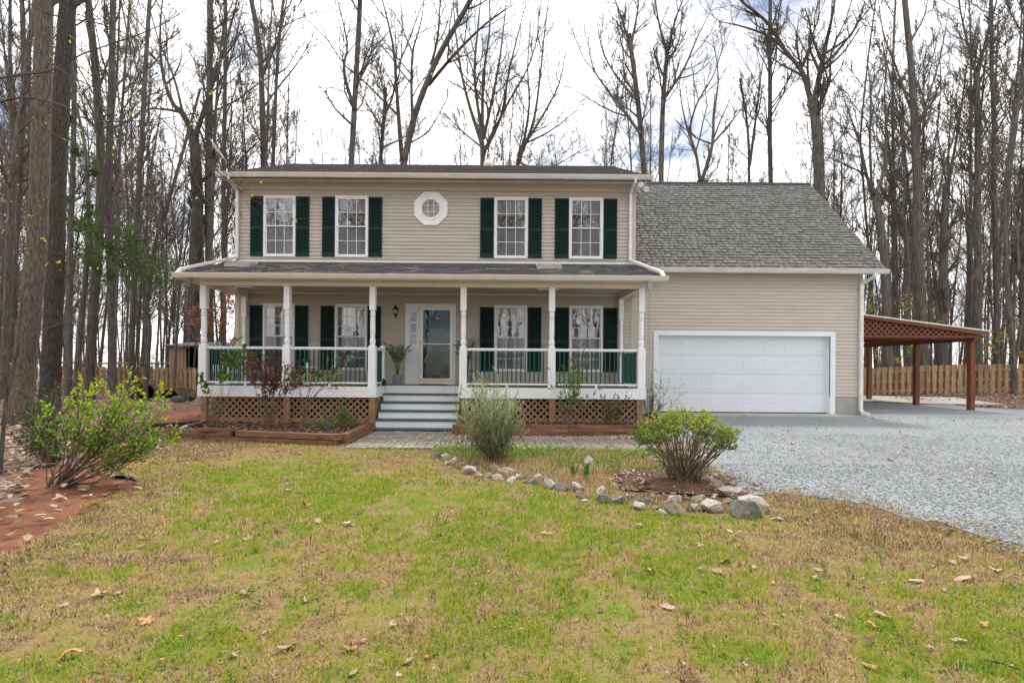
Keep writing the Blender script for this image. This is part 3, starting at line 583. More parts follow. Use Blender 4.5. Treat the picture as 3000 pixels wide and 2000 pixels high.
def empty_part(name, parent, loc):
    o = bpy.data.objects.new(name, None); COL.objects.link(o); o.parent = parent; o.location = Vector(loc) - org(parent); o.empty_display_size = 0.1; ORG[o.name] = Vector(loc); return o
for i, q in enumerate(WIN): window(i, *q, 2 if i < 4 else 3, i >= 4)
# shutters
def shutter(x0, x1, z0, z1):
    o = empty_part('shutter', house, ((x0 + x1) / 2, YW - 0.013, z0)); y0, y1 = YW - 0.045, YW - 0.013; f = 0.038; zm = z0 + (z1 - z0) * 0.47
    b = MB().box(x0, x0 + f, y0, y1, z0, z1).box(x1 - f, x1, y0, y1, z0, z1).box(x0 + f, x1 - f, y0, y1, z1 - 0.06, z1).box(x0 + f, x1 - f, y0, y1, z0, z0 + 0.11).box(x0 + f, x1 - f, y0, y1, zm - 0.045, zm + 0.045).box(x0 + f, x1 - f, y1 - 0.006, y1, z0 + 0.11, z1 - 0.06)
    b.build('frame', M['shutter'], o)
    lb = MB()
    for za, zb in ((z0 + 0.11, zm - 0.045), (zm + 0.045, z1 - 0.06)):
        n = int((zb - za) / 0.038)
        for k in range(n): z = za + (k + 0.15) * (zb - za) / n; lb.prism([(x0 + f, y0 + 0.006, z), (x0 + f, y1 - 0.007, z + 0.026), (x0 + f, y1 - 0.007, z + 0.034), (x0 + f, y0 + 0.006, z + 0.008)], (x1 - x0 - 2 * f, 0, 0))
    lb.build('louvre', M['shutter'], o)
for u0, u1 in ((735, 772), (868.5, 907), (945, 982), (1081, 1120), (1407, 1446.5), (1548, 1587), (1625, 1665.5), (1768, 1807)):
    shutter(wx(u0, 660), wx(u1, 660), zs_u[0] + 0.015, zs_u[1] - 0.02)
for u0, u1 in ((733, 770), (865.5, 903), (940, 980), (1077.5, 1116), (1406, 1446.5), (1546, 1585), (1625, 1665.5), (1767, 1807)):
    shutter(wx(u0, 1000), wx(u1, 1000), zs_l[0] + 0.02, zs_l[1] - 0.05)
# octagon window
oc = P(1262.5, 612, YW); ow = empty_part('octagon_window', house, (oc.x, YW, oc.z - 0.4))
def ngon(r, y, k=8, a0=math.pi / 8): return [Vector((oc.x + r * math.cos(a0 + 2 * math.pi * i / k), y, oc.z + r * math.sin(a0 + 2 * math.pi * i / k))) for i in range(k)]
def ring(name, ro, ri, y0, y1, mat, yi=None):
    b = MB(); A, B_ = ngon(ro, y0), ngon(ri, yi if yi is not None else y0); C_, D_ = ngon(ro, y1), ngon(ri, y1)
    b.add(A + B_ + C_ + D_, [q for i in range(8) for j in ((i + 1) % 8,) for q in ((i, j, 8 + j, 8 + i), (i, 16 + i, 16 + j, j), (8 + i, 8 + j, 24 + j, 24 + i))]); return b.build(name, mat, ow)
c8 = 1 / math.cos(math.pi / 8)
ring('trim', 0.462 * c8, 0.27 * c8, YW - 0.045, YW + 0.01, M['white'], YW - 0.033); ring('frame', 0.3 * c8, 0.243 * c8, YW - 0.052, YW + 0.008, M['white'], YW - 0.048)
gb = MB()
for s_ in (-1, 1): gb.box(oc.x + s_ * 0.082 - 0.007, oc.x + s_ * 0.082 + 0.007, YW - 0.04, YW - 0.028, oc.z - 0.25, oc.z + 0.25).box(oc.x - 0.25, oc.x + 0.25, YW - 0.0395, YW - 0.0285, oc.z + s_ * 0.082 - 0.007, oc.z + s_ * 0.082 + 0.007)
gb.build('muntin', M['white'], ow)
MB().add(ngon(0.246 * c8, YW - 0.026), [tuple(range(8))]).build('pane', M['glass'], ow)
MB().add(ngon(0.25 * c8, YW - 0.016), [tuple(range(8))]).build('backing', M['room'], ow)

# front door unit
dx0, dx1, dz0, dz1 = DR; dr = empty_part('front_door', house, ((dx0 + dx1) / 2, YW, dz0))
sx = wx(1229, 1000); dxr = wx(1328.5, 1000)
MB().box(dx0, dx0 + 0.07, YW - 0.04, YW + 0.06, dz0 + 0.1, dz1).box(dxr + 0.008, dx1, YW - 0.04, YW + 0.06, dz0 + 0.1, dz1).box(dx0 + 0.07, dxr + 0.008, YW - 0.04, YW + 0.06, dz1 - 0.05, dz1).box(dx0, dx1, YW - 0.055, YW + 0.06, dz0, dz0 + 0.1).build('frame', M['white'], dr)
l0, l1 = dx0 + 0.07, sx - 0.01; ga, gb_ = wx(1202.6, 960), wx(1220, 960)
pz = [P(1211, v, YW).z for v in (915, 943, 947, 975, 978.5, 1007)]
sl = MB().box(l0, ga, YW - 0.015, YW + 0.03, dz0 + 0.1, dz1 - 0.05).box(gb_, l1, YW - 0.015, YW + 0.03, dz0 + 0.1, dz1 - 0.05).box(ga, gb_, YW - 0.015, YW + 0.03, pz[0], dz1 - 0.05).box(ga, gb_, YW - 0.015, YW + 0.03, dz0 + 0.1, pz[5])
for a, b in ((pz[2], pz[1]), (pz[4], pz[3])): sl.box(ga, gb_, YW - 0.0145, YW + 0.03, a, b)
for a, b in ((dz0 + 0.25, dz0 + 0.62), (dz0 + 0.72, dz0 + 0.98)): sl.box(l0 + 0.06, l1 - 0.06, YW - 0.024, YW - 0.015, a, b)
sl.build('sidelight', M['white'], dr)
for a, b in ((pz[1], pz[0]), (pz[3], pz[2]), (pz[5], pz[4])): MB().box(ga, gb_, YW, YW + 0.005, a, b).build('pane', M['glass'], dr)
q0, q1, q2, q3 = wx(1239.7, 1000), wx(1318.6, 1000), P(1280, 1108, YW).z, P(1280, 908.7, YW).z
st_ = MB().box(sx, q0, YW - 0.035, YW - 0.005, dz0 + 0.13, dz1 - 0.055).box(q1, dxr, YW - 0.035, YW - 0.005, dz0 + 0.13, dz1 - 0.055).box(q0, q1, YW - 0.035, YW - 0.005, q3, dz1 - 0.055).box(q0, q1, YW - 0.035, YW - 0.005, dz0 + 0.13, q2)
zb_ = P(1280, 1007.5, YW).z; st_.box(q0, q1, YW - 0.034, YW - 0.006, zb_ - 0.014, zb_ + 0.014); st_.build('storm_door', M['white'], dr)
for a, b in ((q2, zb_ - 0.014), (zb_ + 0.014, q3)): MB().box(q0, q1, YW - 0.02, YW - 0.016, a, b).build('pane', M['door_glass'], dr)
MB().box(sx, dxr, YW - 0.06, YW - 0.036, dz0 + 0.102, dz0 + 0.158).build('sill_plate', M['brass'], dr)
ind = MB().box(sx, dxr, YW + 0.05, YW + 0.09, dz0 + 0.1, dz1 - 0.05)
for a, b, c, d in ((q0 + 0.08, q0 + 0.3, dz0 + 0.25, dz0 + 0.85), (q1 - 0.3, q1 - 0.08, dz0 + 0.25, dz0 + 0.85), (q0 + 0.08, q0 + 0.3, dz0 + 1.0, dz0 + 1.75), (q1 - 0.3, q1 - 0.08, dz0 + 1.0, dz0 + 1.75)): ind.box(a, b, YW + 0.04, YW + 0.05, c, d)
ind.build('inner_door', M['dgreen'], dr)
kp = P(1280.5, 932, YW); MB().lathe([(0.004, -0.1), (0.02, -0.085), (0.045, -0.03), (0.05, 0.01), (0.025, 0.025), (0.03, 0.05), (0.012, 0.08), (0.01, 0.12)], (kp.x, YW - 0.0, kp.z), 12).build('knocker', M['brass'], dr)
hp = P(1232.5, 1007, YW); MB().box(hp.x - 0.015, hp.x + 0.015, YW - 0.05, YW - 0.036, hp.z - 0.11, hp.z + 0.11).tube([(hp.x, YW - 0.05, hp.z + 0.03), (hp.x, YW - 0.085, hp.z + 0.03), (hp.x + 0.04, YW - 0.085, hp.z + 0.03), (hp.x + 0.07, YW - 0.08, hp.z + 0.025)], 0.007, 6).build('handle', M['brass'], dr)
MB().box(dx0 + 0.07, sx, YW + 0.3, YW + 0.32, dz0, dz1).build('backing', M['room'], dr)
MB().box(wx(1190, 1100) + 0.02, wx(1190, 1100) + 0.045, YW - 0.05, YW - 0.04, 1.86, 1.94).build('doorbell', M['brass'], dr)
# porch lights, vent plate, floodlight
for u in (1161.5, 1360):
    c = P(u, 919.5, YW); pl = MB().box(c.x - 0.1, c.x + 0.1, YW - 0.035, YW - 0.0, c.z - 0.1, c.z + 0.1).box(c.x - 0.08, c.x + 0.08, YW - 0.045, YW - 0.035, c.z - 0.08, c.z + 0.08).build('wall_lantern', M['trim'], house)
    lb = MB().tube([(c.x, YW - 0.04, c.z - 0.06), (c.x, YW - 0.1, c.z - 0.07), (c.x, YW - 0.13, c.z - 0.02)], 0.014, 6).lathe([(0.006, -0.16), (0.018, -0.1), (0.045, -0.03), (0.05, 0.0), (0.045, 0.005)], (c.x, YW - 0.13, c.z), 10).lathe([(0.085, 0.12), (0.06, 0.15), (0.025, 0.175), (0.012, 0.2), (0.02, 0.215), (0.004, 0.235)], (c.x, YW - 0.13, c.z), 10)
    for k in range(6): a = k * math.pi / 3; lb.tube([(c.x + 0.045 * math.cos(a), YW - 0.13 + 0.045 * math.sin(a), c.z), (c.x + 0.07 * math.cos(a), YW - 0.13 + 0.07 * math.sin(a), c.z + 0.125)], 0.005, 4)
    lb.build('cage', M['black'], pl); MB().lathe([(0.03, 0.0), (0.035, 0.05), (0.02, 0.1)], (c.x, YW - 0.13, c.z), 8).build('bulb', M['dome'], pl)
c = P(1380, 1086, YW); vpt = MB().box(c.x - 0.095, c.x + 0.095, YW - 0.03, YW - 0.005, c.z - 0.095, c.z + 0.095).build('vent_plate', M['trim'], house)
MB().lathe([(0.045, -0.02), (0.06, 0), (0.045, 0.02)], (c.x, YW - 0.03, c.z), 10).box(c.x - 0.06, c.x + 0.06, YW - 0.04, YW - 0.03, c.z - 0.045, c.z + 0.045).build('vent_flap', M['steel'], vpt)
fl = MB(); c = Vector((3.95, 14.0, 6.33))
fl.lathe([(0.05, 0), (0.05, 0.06)], (c.x, c.y, c.z), 10).tube([c, c + Vector((-0.07, -0.12, -0.05))], 0.018, 6).tube([c + Vector((-0.07, -0.1, -0.04)), c + Vector((-0.1, -0.2, -0.08))], [0.035, 0.075], 10).tube([c, c + Vector((0.03, -0.1, -0.13))], 0.018, 6).tube([c + Vector((0.03, -0.1, -0.13)), c + Vector((0.05, -0.19, -0.2))], [0.035, 0.075], 10)
fl.build('floodlight', M['white'], house)

# ------------------------------------------------------------------ porch
PF = 12.25; XPL, XPR = -7.07, 3.53; NX0, NX1 = -2.87, -0.88; YN = 13.12; ZD = 0.81
deck = MB().prism([(XPL, 12.15, ZD - 0.04), (NX0, 12.15, ZD - 0.04), (NX0, YN, ZD - 0.04), (NX1, YN, ZD - 0.04), (NX1, 12.15, ZD - 0.04), (XPR, 12.15, ZD - 0.04), (XPR, YW - 0.02, ZD - 0.04), (XPL, YW - 0.02, ZD - 0.04)], (0, 0, 0.04)).build('porch_deck', M['deck'], house)
fs = MB().box(XPL - 0.01, NX0 + 0.012, 12.11, 12.15, 0.555, ZD - 0.002).box(NX1 - 0.012, XPR + 0.01, 12.11, 12.15, 0.555, ZD - 0.002).box(NX0, NX0 + 0.03, 12.15, YN - 0.03, 0.555, ZD - 0.003).box(NX1 - 0.03, NX1, 12.15, YN - 0.03, 0.555, ZD - 0.003)
fs.box(XPL - 0.01, XPL + 0.02, 12.15, YW - 0.03, 0.555, ZD - 0.004).box(XPR - 0.02, XPR + 0.01, 12.15, YW - 0.03, 0.555, ZD - 0.004)
fs.build('porch_fascia', M['white'], house)
# skirt: posts, lattice strips
def clip_poly(poly, clip):                  # Sutherland-Hodgman in 2D, clip counter-clockwise
    for i in range(len(clip)):
        a, b = clip[i], clip[(i + 1) % len(clip)]; out = []
        ins = lambda p: (b[0] - a[0]) * (p[1] - a[1]) - (b[1] - a[1]) * (p[0] - a[0]) >= 0
        for j in range(len(poly)):
            p, q = poly[j], poly[(j + 1) % len(poly)]
            if ins(p) != ins(q):
                d1 = (b[0] - a[0]) * (p[1] - a[1]) - (b[1] - a[1]) * (p[0] - a[0]); d2 = (b[0] - a[0]) * (q[1] - a[1]) - (b[1] - a[1]) * (q[0] - a[0]); t = d1 / (d1 - d2)
                x = (p[0] + t * (q[0] - p[0]), p[1] + t * (q[1] - p[1]))
            if ins(p): out.append(p)
            if ins(p) != ins(q): out.append(x)
        poly = out
        if len(poly) < 3: return []
    return poly
def lattice(parent, clip, to3, nv, pitch, wid, mat, ang=45):
    xs_ = [p[0] for p in clip]; zs_ = [p[1] for p in clip]; n = Vector(nv)
    for sgn, off in ((1, 0.0), (-1, 0.009)):
        a = math.radians(ang) * sgn; d = (math.cos(a), math.sin(a)); q = (-d[1], d[0]); c0 = min(xs_) * q[0] + min(zs_) * q[1] - 12; k = -int(12 / pitch)
        ext = [x * q[0] + z * q[1] for x, z in clip]; t = min(ext) + pitch * 0.4
        while t < max(ext):
            base = (q[0] * t, q[1] * t); s_ = [x * d[0] + z * d[1] for x, z in clip]; e0, e1 = min(s_) - 0.5, max(s_) + 0.5
            strip = [(base[0] + d[0] * e + q[0] * o, base[1] + d[1] * e + q[1] * o) for e, o in ((e0, -wid / 2), (e1, -wid / 2), (e1, wid / 2), (e0, wid / 2))]
            pl = clip_poly(strip, clip)
            if len(pl) >= 3: MB().prism([to3(*p) + n * off for p in pl], n * 0.008).build('lattice_strip', mat, parent)
            t += pitch
zs0 = -0.12
skirt = MB()
for u, wd in ((601, 17), (842, 17), (1092, 17), (1360, 15), (1617, 18), (1872, 17)):
    x = P(u, 1200, 12.2).x; skirt.box(x - wd / 246, x + wd / 246, 12.13, 12.21, zs0 - 0.1, 0.553)
skirt.box(XPL, NX0, 12.2, 12.22, zs0 - 0.06, 0.06).box(NX1, XPR, 12.2, 12.22, zs0 - 0.06, 0.06)
skirt = skirt.build('porch_skirt', M['lattice'], house)
for a, b in ((XPL + 0.08, NX0 - 0.03), (NX1 + 0.03, XPR - 0.08)):
    lattice(skirt, [(a, zs0), (b, zs0), (b, 0.553), (a, 0.553)], lambda x, z: Vector((x, 12.19, z)), (0, 1, 0), 0.110, 0.04, M['lattice'])
for x in (NX0, NX1):
    lattice(skirt, [(12.2, zs0), (YN, zs0), (YN, 0.553), (12.2, 0.553)], lambda y, z, x=x: Vector((x, y, z)), (1 if x > -2 else -1, 0, 0), 0.102, 0.04, M['lattice'])
MB().box(XPL + 0.02, NX0 - 0.05, 12.7, 12.72, -0.3, 0.5).build('crawl_shade', M['dark'], house); MB().box(NX1 + 0.05, XPR - 0.02, 12.7, 12.72, -0.3, 0.5).build('crawl_shade', M['dark'], house); MB().box(NX0 - 0.05, NX1 + 0.05, YN + 0.1, YN + 0.12, -0.3, 0.5).build('crawl_shade', M['dark'], house)  # dark sheets added to stand for the shade under the porch
# steps
stp = empty_part('steps', house, ((NX0 + NX1) / 2, 12.4, -0.2)); sa, sb_ = NX0 + 0.035, NX1 - 0.03; RH = 0.19
MB().box(sa, sb_, YN - 0.03, YN, ZD - RH, ZD - 0.042).build('riser', M['white'], stp)
MB().box(sa, sb_, YN - 0.045, YN, ZD - 0.042, ZD - 0.004).build('nosing', M['white'], stp)
for k in range(1, 6):
    zt = ZD - k * RH; yb_ = YN - 0.03 - (k - 1) * 0.265; yf = yb_ - 0.265 - 0.03
    b = MB().prism([(sa - 0.01, yf, zt - 0.036), (sa - 0.01, yf - 0.008, zt - 0.02), (sa - 0.01, yf, zt), (sa - 0.01, yb_ + (0.0 if k > 1 else 0), zt), (sa - 0.01, yb_, zt - 0.036)], (sb_ - sa + 0.02, 0, 0)); b.build('tread', M['tread'], stp)
    if k < 5: MB().box(sa, sb_, yf + 0.03, yf + 0.05, zt - RH + 0.001, zt - 0.037).build('riser', M['white'], stp)
MB().box(sa, sb_, YN - 0.03 - 4 * 0.265 - 0.24, YN - 0.03 - 4 * 0.265 - 0.2, -0.24, ZD - 5 * RH - 0.037).build('kick_board', M['lattice'], stp)
stg = MB()
for x in (sa + 0.002, sb_ - 0.042):
    pr = [(x, YN - 0.05, -0.2), (x, YN - 0.05, ZD - RH - 0.04)] + [p for k in range(1, 5) for p in ((x, YN - 0.01 - k * 0.265, ZD - k * RH - 0.04), (x, YN - 0.01 - k * 0.265, ZD - (k + 1) * RH - 0.04))] + [(x, YN - 0.05 - 4 * 0.265 - 0.1, ZD - 5 * RH - 0.04), (x, YN - 0.05 - 4 * 0.265 - 0.1, -0.2)]
    stg.prism(pr, (0.04, 0, 0))
stg.build('stringer', M['white'], stp)
# posts
ZB = 3.19
def post(x, y, s=1.0, half=False):
    b = MB(); w0 = 0.088 * s; w1 = 0.07 * s
    b.box(x - w0, x + w0, y - w0, y + w0, ZD - 0.001, 1.72); b.box(x - w0 * 0.88, x + w0 * 0.88, y - w0 * 0.88, y + w0 * 0.88, 1.72, 1.79)
    pr = [(w1 * 0.98, 1.79), (w1 * 0.7, 1.81), (w1 * 0.95, 1.84), (w1 * 1.05, 1.9), (w1 * 0.85, 1.95), (w1 * 0.7, 1.98), (w1 * 0.92, 2.0), (w1 * 0.78, 2.03), (w1 * 0.9, 2.06), (w1 * 0.88, 2.3), (w1 * 0.84, 2.42), (w1 * 0.95, 2.44), (w1 * 0.7, 2.47), (w1 * 0.98, 2.5), (w1 * 0.82, 2.53), (w1 * 1.0, 2.56), (w1 * 0.7, 2.6), (w1 * 0.98, 2.635)]
    b.lathe(pr, (x, y, 0), 14); b.box(x - w1, x + w1, y - w1, y + w1, 2.635, ZB); return b.build('porch_post', M['white'], house)
PX = [P(u, 1000, PF).x for u in (598, 842, 1092, 1357.5, 1616, 1878)]
for x in PX: post(x, PF)
SX0, SX1 = PX[0] + 0.02, PX[5] - 0.02
for x in (SX0, SX1): post(x, YW - 0.13, 0.88)
NXL, NXR = NX0 - 0.05, NX1 + 0.05
for x in (NXL, NXR):
    MB().box(x - 0.05, x + 0.05, YN - 0.06, YN + 0.04, 0.72, 1.77).box(x - 0.066, x + 0.066, YN - 0.076, YN + 0.056, 1.77, 1.80).add([(x - 0.066, YN - 0.076, 1.8), (x + 0.066, YN - 0.076, 1.8), (x + 0.066, YN + 0.056, 1.8), (x - 0.066, YN + 0.056, 1.8), (x, YN - 0.01, 1.84)], [(0, 1, 4), (1, 2, 4), (2, 3, 4), (3, 0, 4)]).build('newel', M['white'], house)
bal = MB().box(-0.014, 0.014, -0.014, 0.014, 0.91, 1.695).mesh('baluster', M['rail_green'])
def railing(a, b, mid=True):
    a = Vector(a); b = Vector(b); o = empty_part('porch_railing', house, ((a.x + b.x) / 2, (a.y + b.y) / 2, ZD)); d = (b - a); n = max(3, round(d.length / 0.108)); al = d.normalized()
    MB().bar(a + Vector((0, 0, 1.722)), b + Vector((0, 0, 1.722)), 0.085, 0.045).bar(a + Vector((0, 0, 1.690)), b + Vector((0, 0, 1.690)), 0.04, 0.02).build('top_rail', M['white'], o)
    MB().bar(a + Vector((0, 0, 0.892)), b + Vector((0, 0, 0.892)), 0.05, 0.038).build('bottom_rail', M['white'], o)
    for i in range(1, n): p = a + d * i / n; link('baluster', bal, o, (p.x, p.y, 0), (0, 0, math.atan2(al.y, al.x)))
    if mid: m_ = (a + b) / 2; MB().bar((m_.x, m_.y, ZD), (m_.x, m_.y, 0.873), 0.05, 0.05).build('rail_foot', M['white'], o)
for i, j in ((0, 1), (1, 2), (3, 4), (4, 5)): railing((PX[i] + 0.088, PF, 0), (PX[j] - 0.088, PF, 0))
for x in (SX0, SX1): railing((x, PF + 0.09, 0), (x, YW - 0.21, 0))
railing((NXL, PF + 0.09, 0), (NXL, YN - 0.06, 0), False); railing((NXR, PF + 0.09, 0), (NXR, YN - 0.06, 0), False)
# beams, ceiling, roof
EX0, EX1 = -7.46, 3.92; YPE = 11.86
SKY = [(P(692, 880, 13.1).x - 0.3, P(692, 880, 13.1).x + 0.28), (P(1410 + 215, 880, 13.1).x - 0.42, P(1625, 880, 13.1).x + 0.16)]
SKYY = (13.15, 13.6)
MB().box(XPL + 0.0, XPR - 0.0, PF - 0.1, PF + 0.07, ZB, 3.30).box(XPL + 0.0, XPL + 0.16, PF + 0.07, YW - 0.05, ZB + 0.001, 3.36).box(XPR - 0.16, XPR, PF + 0.07, YW - 0.05, ZB + 0.001, 3.36).build('porch_beam', M['cream'], house)
ce = MB()
yc0, yc1 = PF + 0.06, YW - 0.012
xs = [XPL + 0.15, SKY[0][0], SKY[0][1], SKY[1][0], SKY[1][1], XPR - 0.15]
for i in range(5):
    if i in (1, 3): ce.box(xs[i], xs[i + 1], yc0, SKYY[0], 3.352, 3.368).box(xs[i], xs[i + 1], SKYY[1], yc1, 3.352, 3.368)
    else: ce.box(xs[i], xs[i + 1], yc0, yc1, 3.352, 3.368)
ce.build('porch_ceiling', M['ceiling'], house)
MB().box(XPL + 0.16, XPR - 0.16, YW - 0.04, YW - 0.013, 3.30, 3.351).build('ceiling_trim', M['cream'], house)
so = MB().box(EX0 + 0.02, EX1 - 0.02, YPE + 0.01, PF - 0.09, 3.285, 3.30).box(EX0 + 0.02, XPL + 0.05, PF - 0.09, YW - 0.02, 3.285, 3.30).box(XPR - 0.05, EX1 - 0.02, PF - 0.09, YW - 0.02, 3.285, 3.30).build('porch_soffit', M['cream'], house)
sv2 = MB()
for i in range(150): sv2.box(EX0 + 0.08 + i * 0.075, EX0 + 0.085 + i * 0.075, YPE + 0.03, PF - 0.105, 3.2815, 3.2848)
sv2.build('soffit_groove', M['trim'], house)
ZPE, ZPW = 3.40, 4.19
def pr_z(y): return ZPE + (ZPW - ZPE) * (y - YPE) / (YW - 0.02 - YPE)
prf = MB(); ys_ = [YPE, SKYY[0], SKYY[1], YW - 0.02]; xs = [EX0, SKY[0][0], SKY[0][1], SKY[1][0], SKY[1][1], EX1]
for i in range(5):
    for j in range(3):
        if j == 1 and i in (1, 3): continue
        ya, yb2 = ys_[j], ys_[j + 1]; prf.prism([(xs[i], ya, pr_z(ya) - 0.06), (xs[i], ya, pr_z(ya)), (xs[i], yb2, pr_z(yb2)), (xs[i], yb2, pr_z(yb2) - 0.06)], (xs[i + 1] - xs[i], 0, 0))
proof = prf.build('porch_roof', M['shingle_old'], house)
hl = [(a, b, *SKYY) for a, b in SKY]
V_, F_, t_, _ = slope_shingles(EX0 - 0.01, EX1 + 0.01, YPE - 0.03, ZPE + 0.003, YW - 0.02, ZPW + 0.003, 0.13, 0.28, 33, hl, 0.014, (0.5, 0.28), butt=0.4)
shingle_stuff(proof, V_, F_, t_, M['shingle_old'])
for a, b in SKY:
    c = MB(); z0, z1 = pr_z(SKYY[0]), pr_z(SKYY[1]); k = 0.09
    c.prism([(a - 0.03, SKYY[0] - 0.03, z0 - 0.05), (a - 0.03, SKYY[0] - 0.03, z0 + k), (a - 0.03, SKYY[1] + 0.03, z1 + k), (a - 0.03, SKYY[1] + 0.03, z1 - 0.05)], (0.04, 0, 0)).prism([(b - 0.01, SKYY[0] - 0.03, z0 - 0.05), (b - 0.01, SKYY[0] - 0.03, z0 + k), (b - 0.01, SKYY[1] + 0.03, z1 + k), (b - 0.01, SKYY[1] + 0.03, z1 - 0.05)], (0.04, 0, 0))
    c.box(a + 0.01, b - 0.01, SKYY[0] - 0.03, SKYY[0] + 0.01, z0 - 0.05, z0 + k).box(a + 0.01, b - 0.01, SKYY[1] - 0.01, SKYY[1] + 0.03, z1 - 0.05, z1 + k)
    o = c.build('skylight', M['concrete'], proof)
    tb = MB()                                # light well down to the ceiling
    tb.quad((a, SKYY[0], 3.36), (a, SKYY[1], 3.36), (a, SKYY[1], z1), (a, SKYY[0], z0)).quad((b, SKYY[0], 3.36), (b, SKYY[1], 3.36), (b, SKYY[1], z1), (b, SKYY[0], z0)).quad((a, SKYY[0], 3.36), (b, SKYY[0], 3.36), (b, SKYY[0], z0), (a, SKYY[0], z0)).quad((a, SKYY[1], 3.36), (b, SKYY[1], 3.36), (b, SKYY[1], z1), (a, SKYY[1], z1))
    tb.build('light_well', M['white'], proof)
gutter(EX0 - 0.02, EX1 + 0.02, YPE, 3.30, 3.415, M['cream'])
MB().box(EX0 + 0.005, EX1 - 0.005, YPE + 0.001, YPE + 0.022, 3.285, 3.39).build('fascia', M['cream'], house)
for x0, x1 in ((EX0, EX0 + 0.02), (EX1 - 0.02, EX1)): MB().prism([(x0, YPE + 0.022, 3.29), (x0, YPE + 0.022, 3.37), (x0, YW, pr_z(YW) - 0.03), (x0, YW, 3.29)], (x1 - x0, 0, 0)).build('rake_board', M['cream'], house)
MB().box(XL + 0.1, XR - 0.1, YW - 0.035, YW - 0.013, 4.19, 4.235).build('flashing', M['white'], house)
# downspouts
def spout(pts, name='downspout', w_=0.075, mat=None):
    b = MB()
    for p, q in zip(pts[:-1], pts[1:]):
        p, q = Vector(p), Vector(q); d = (q - p).normalized(); b.bar(p - d * 0.025, q + d * 0.025, w_, w_ * 0.8, (0, 1, 0) if abs(d.z) > 0.7 else (0, 0, 1))
    return b.build(name, mat or M['downspout'], house)
xl, xr = wx(699, 650), wx(1845, 650)
spout([(xl, 13.74, 6.37), (xl, 13.76, 6.30), (xl, YW - 0.075, 6.16), (xl, YW - 0.075, 4.30), (-7.36, 11.92, 3.53), (-7.37, 11.8, 3.42)])
spout([(xr, 13.74, 6.37), (xr, 13.76, 6.30), (xr, YW - 0.075, 6.16), (xr, YW - 0.075, 4.30), (3.82, 11.92, 3.53), (3.83, 11.8, 3.42)])
# ------------------------------------------------------------------ garage wing
gdl, gdr, gdt = 4.65, 9.60, 2.26
gh = [(gdl, gdr, 0.0, gdt)]
gw = MB().box(XR + 0.02, XGR - 0.0, YG + 0.5, YG + 6.9, 0.0, 4.0).build('garage_wall', M['garage_siding'], house)
siding(gw, M['garage_siding'], XR - 0.08, XGR - 0.09, YG, 0.53, 4.05, gh, 0.1005)
MB().box(XGR - 0.1, XGR + 0.012, YG - 0.022, YG + 0.5, 0.5, 4.06).build('corner_trim', M['trim'], house)
MB().box(XR - 0.05, gdl - 0.14, YG + 0.005, YG + 0.4, -0.2, 0.53).build('foundation', M['found'], house); MB().box(gdr + 0.14, XGR + 0.02, YG + 0.005, YG + 6.9, -0.2, 0.53).build('foundation', M['found'], house)
MB().box(gdl - 0.14, gdl, YG - 0.03, YG + 0.22, 0.02, gdt + 0.13).box(gdr, gdr + 0.14, YG - 0.03, YG + 0.22, 0.02, gdt + 0.13).box(gdl, gdr, YG - 0.03, YG + 0.22, gdt, gdt + 0.13).build('door_casing', M['white'], house)
gd = empty_part('garage_door', house, ((gdl + gdr) / 2, YG + 0.15, 0.05)); yd = YG + 0.14
sh_ = (gdt - 0.05) / 4
for r_ in range(4):
    z0 = 0.06 + r_ * sh_; z1 = z0 + sh_ - 0.006; b = MB().box(gdl, gdr, yd, yd + 0.04, z0, z1)
    for c_ in range(8):
        xa = gdl + 0.06 + c_ * (gdr - gdl - 0.12) / 8 + 0.05; xb = xa + (gdr - gdl - 0.12) / 8 - 0.1; za, zb2 = z0 + 0.12, z1 - 0.1
        e = 0.03                          # raised panel: bevelled rim round a proud field
        b.add([(xa, yd - 0.001, za), (xb, yd - 0.001, za), (xb, yd - 0.001, zb2), (xa, yd - 0.001, zb2), (xa + e * .4, yd - 0.007, za + e * .4), (xb - e * .4, yd - 0.007, za + e * .4), (xb - e * .4, yd - 0.007, zb2 - e * .4), (xa + e * .4, yd - 0.007, zb2 - e * .4), (xa + e, yd - 0.004, za + e), (xb - e, yd - 0.004, za + e), (xb - e, yd - 0.004, zb2 - e), (xa + e, yd - 0.004, zb2 - e)],
              [(0, 1, 5, 4), (1, 2, 6, 5), (2, 3, 7, 6), (3, 0, 4, 7), (4, 5, 9, 8), (5, 6, 10, 9), (6, 7, 11, 10), (7, 4, 8, 11), (8, 9, 10, 11)])
    b.build('door_panel', M['door_white'], gd)
MB().box(gdl, gdr, yd + 0.002, yd + 0.035, 0.03, 0.06).build('bottom_seal', M['black'], gd)
MB().box(4.35, 9.95, 13.95, YG + 0.3, -0.1, 0.03).build('apron', M['concrete'], house)
GYE, GZE, GYR, GZR = 14.38, 4.10, 18.0, 7.85; GX0, GX1 = XR + 0.03, 10.93
groof = MB().prism([(GX0, GYE, GZE - 0.1), (GX0, GYE, GZE), (GX0, GYR, GZR), (GX0, GYR + 3.6, GZE), (GX0, GYR + 3.6, GZE - 0.1), (GX0, GYR, GZR - 0.12)], (GX1 - GX0, 0, 0)).build('garage_roof', M['shingle'], house)
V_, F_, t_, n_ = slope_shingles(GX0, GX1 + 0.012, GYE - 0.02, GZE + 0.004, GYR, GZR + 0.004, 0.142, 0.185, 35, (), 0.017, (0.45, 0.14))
nb = 300
for i in range(nb):                          # the lowest, largest shingles one by one
    me = np_mesh('shingle', V_[i] - V_[i][0], F_[:4], M['shingle'], t_[i]); link('shingle', me, groof, V_[i][0])
shingle_stuff(groof, V_[nb:], F_[nb * 4:] - nb * 12, t_[nb:], M['shingle'])
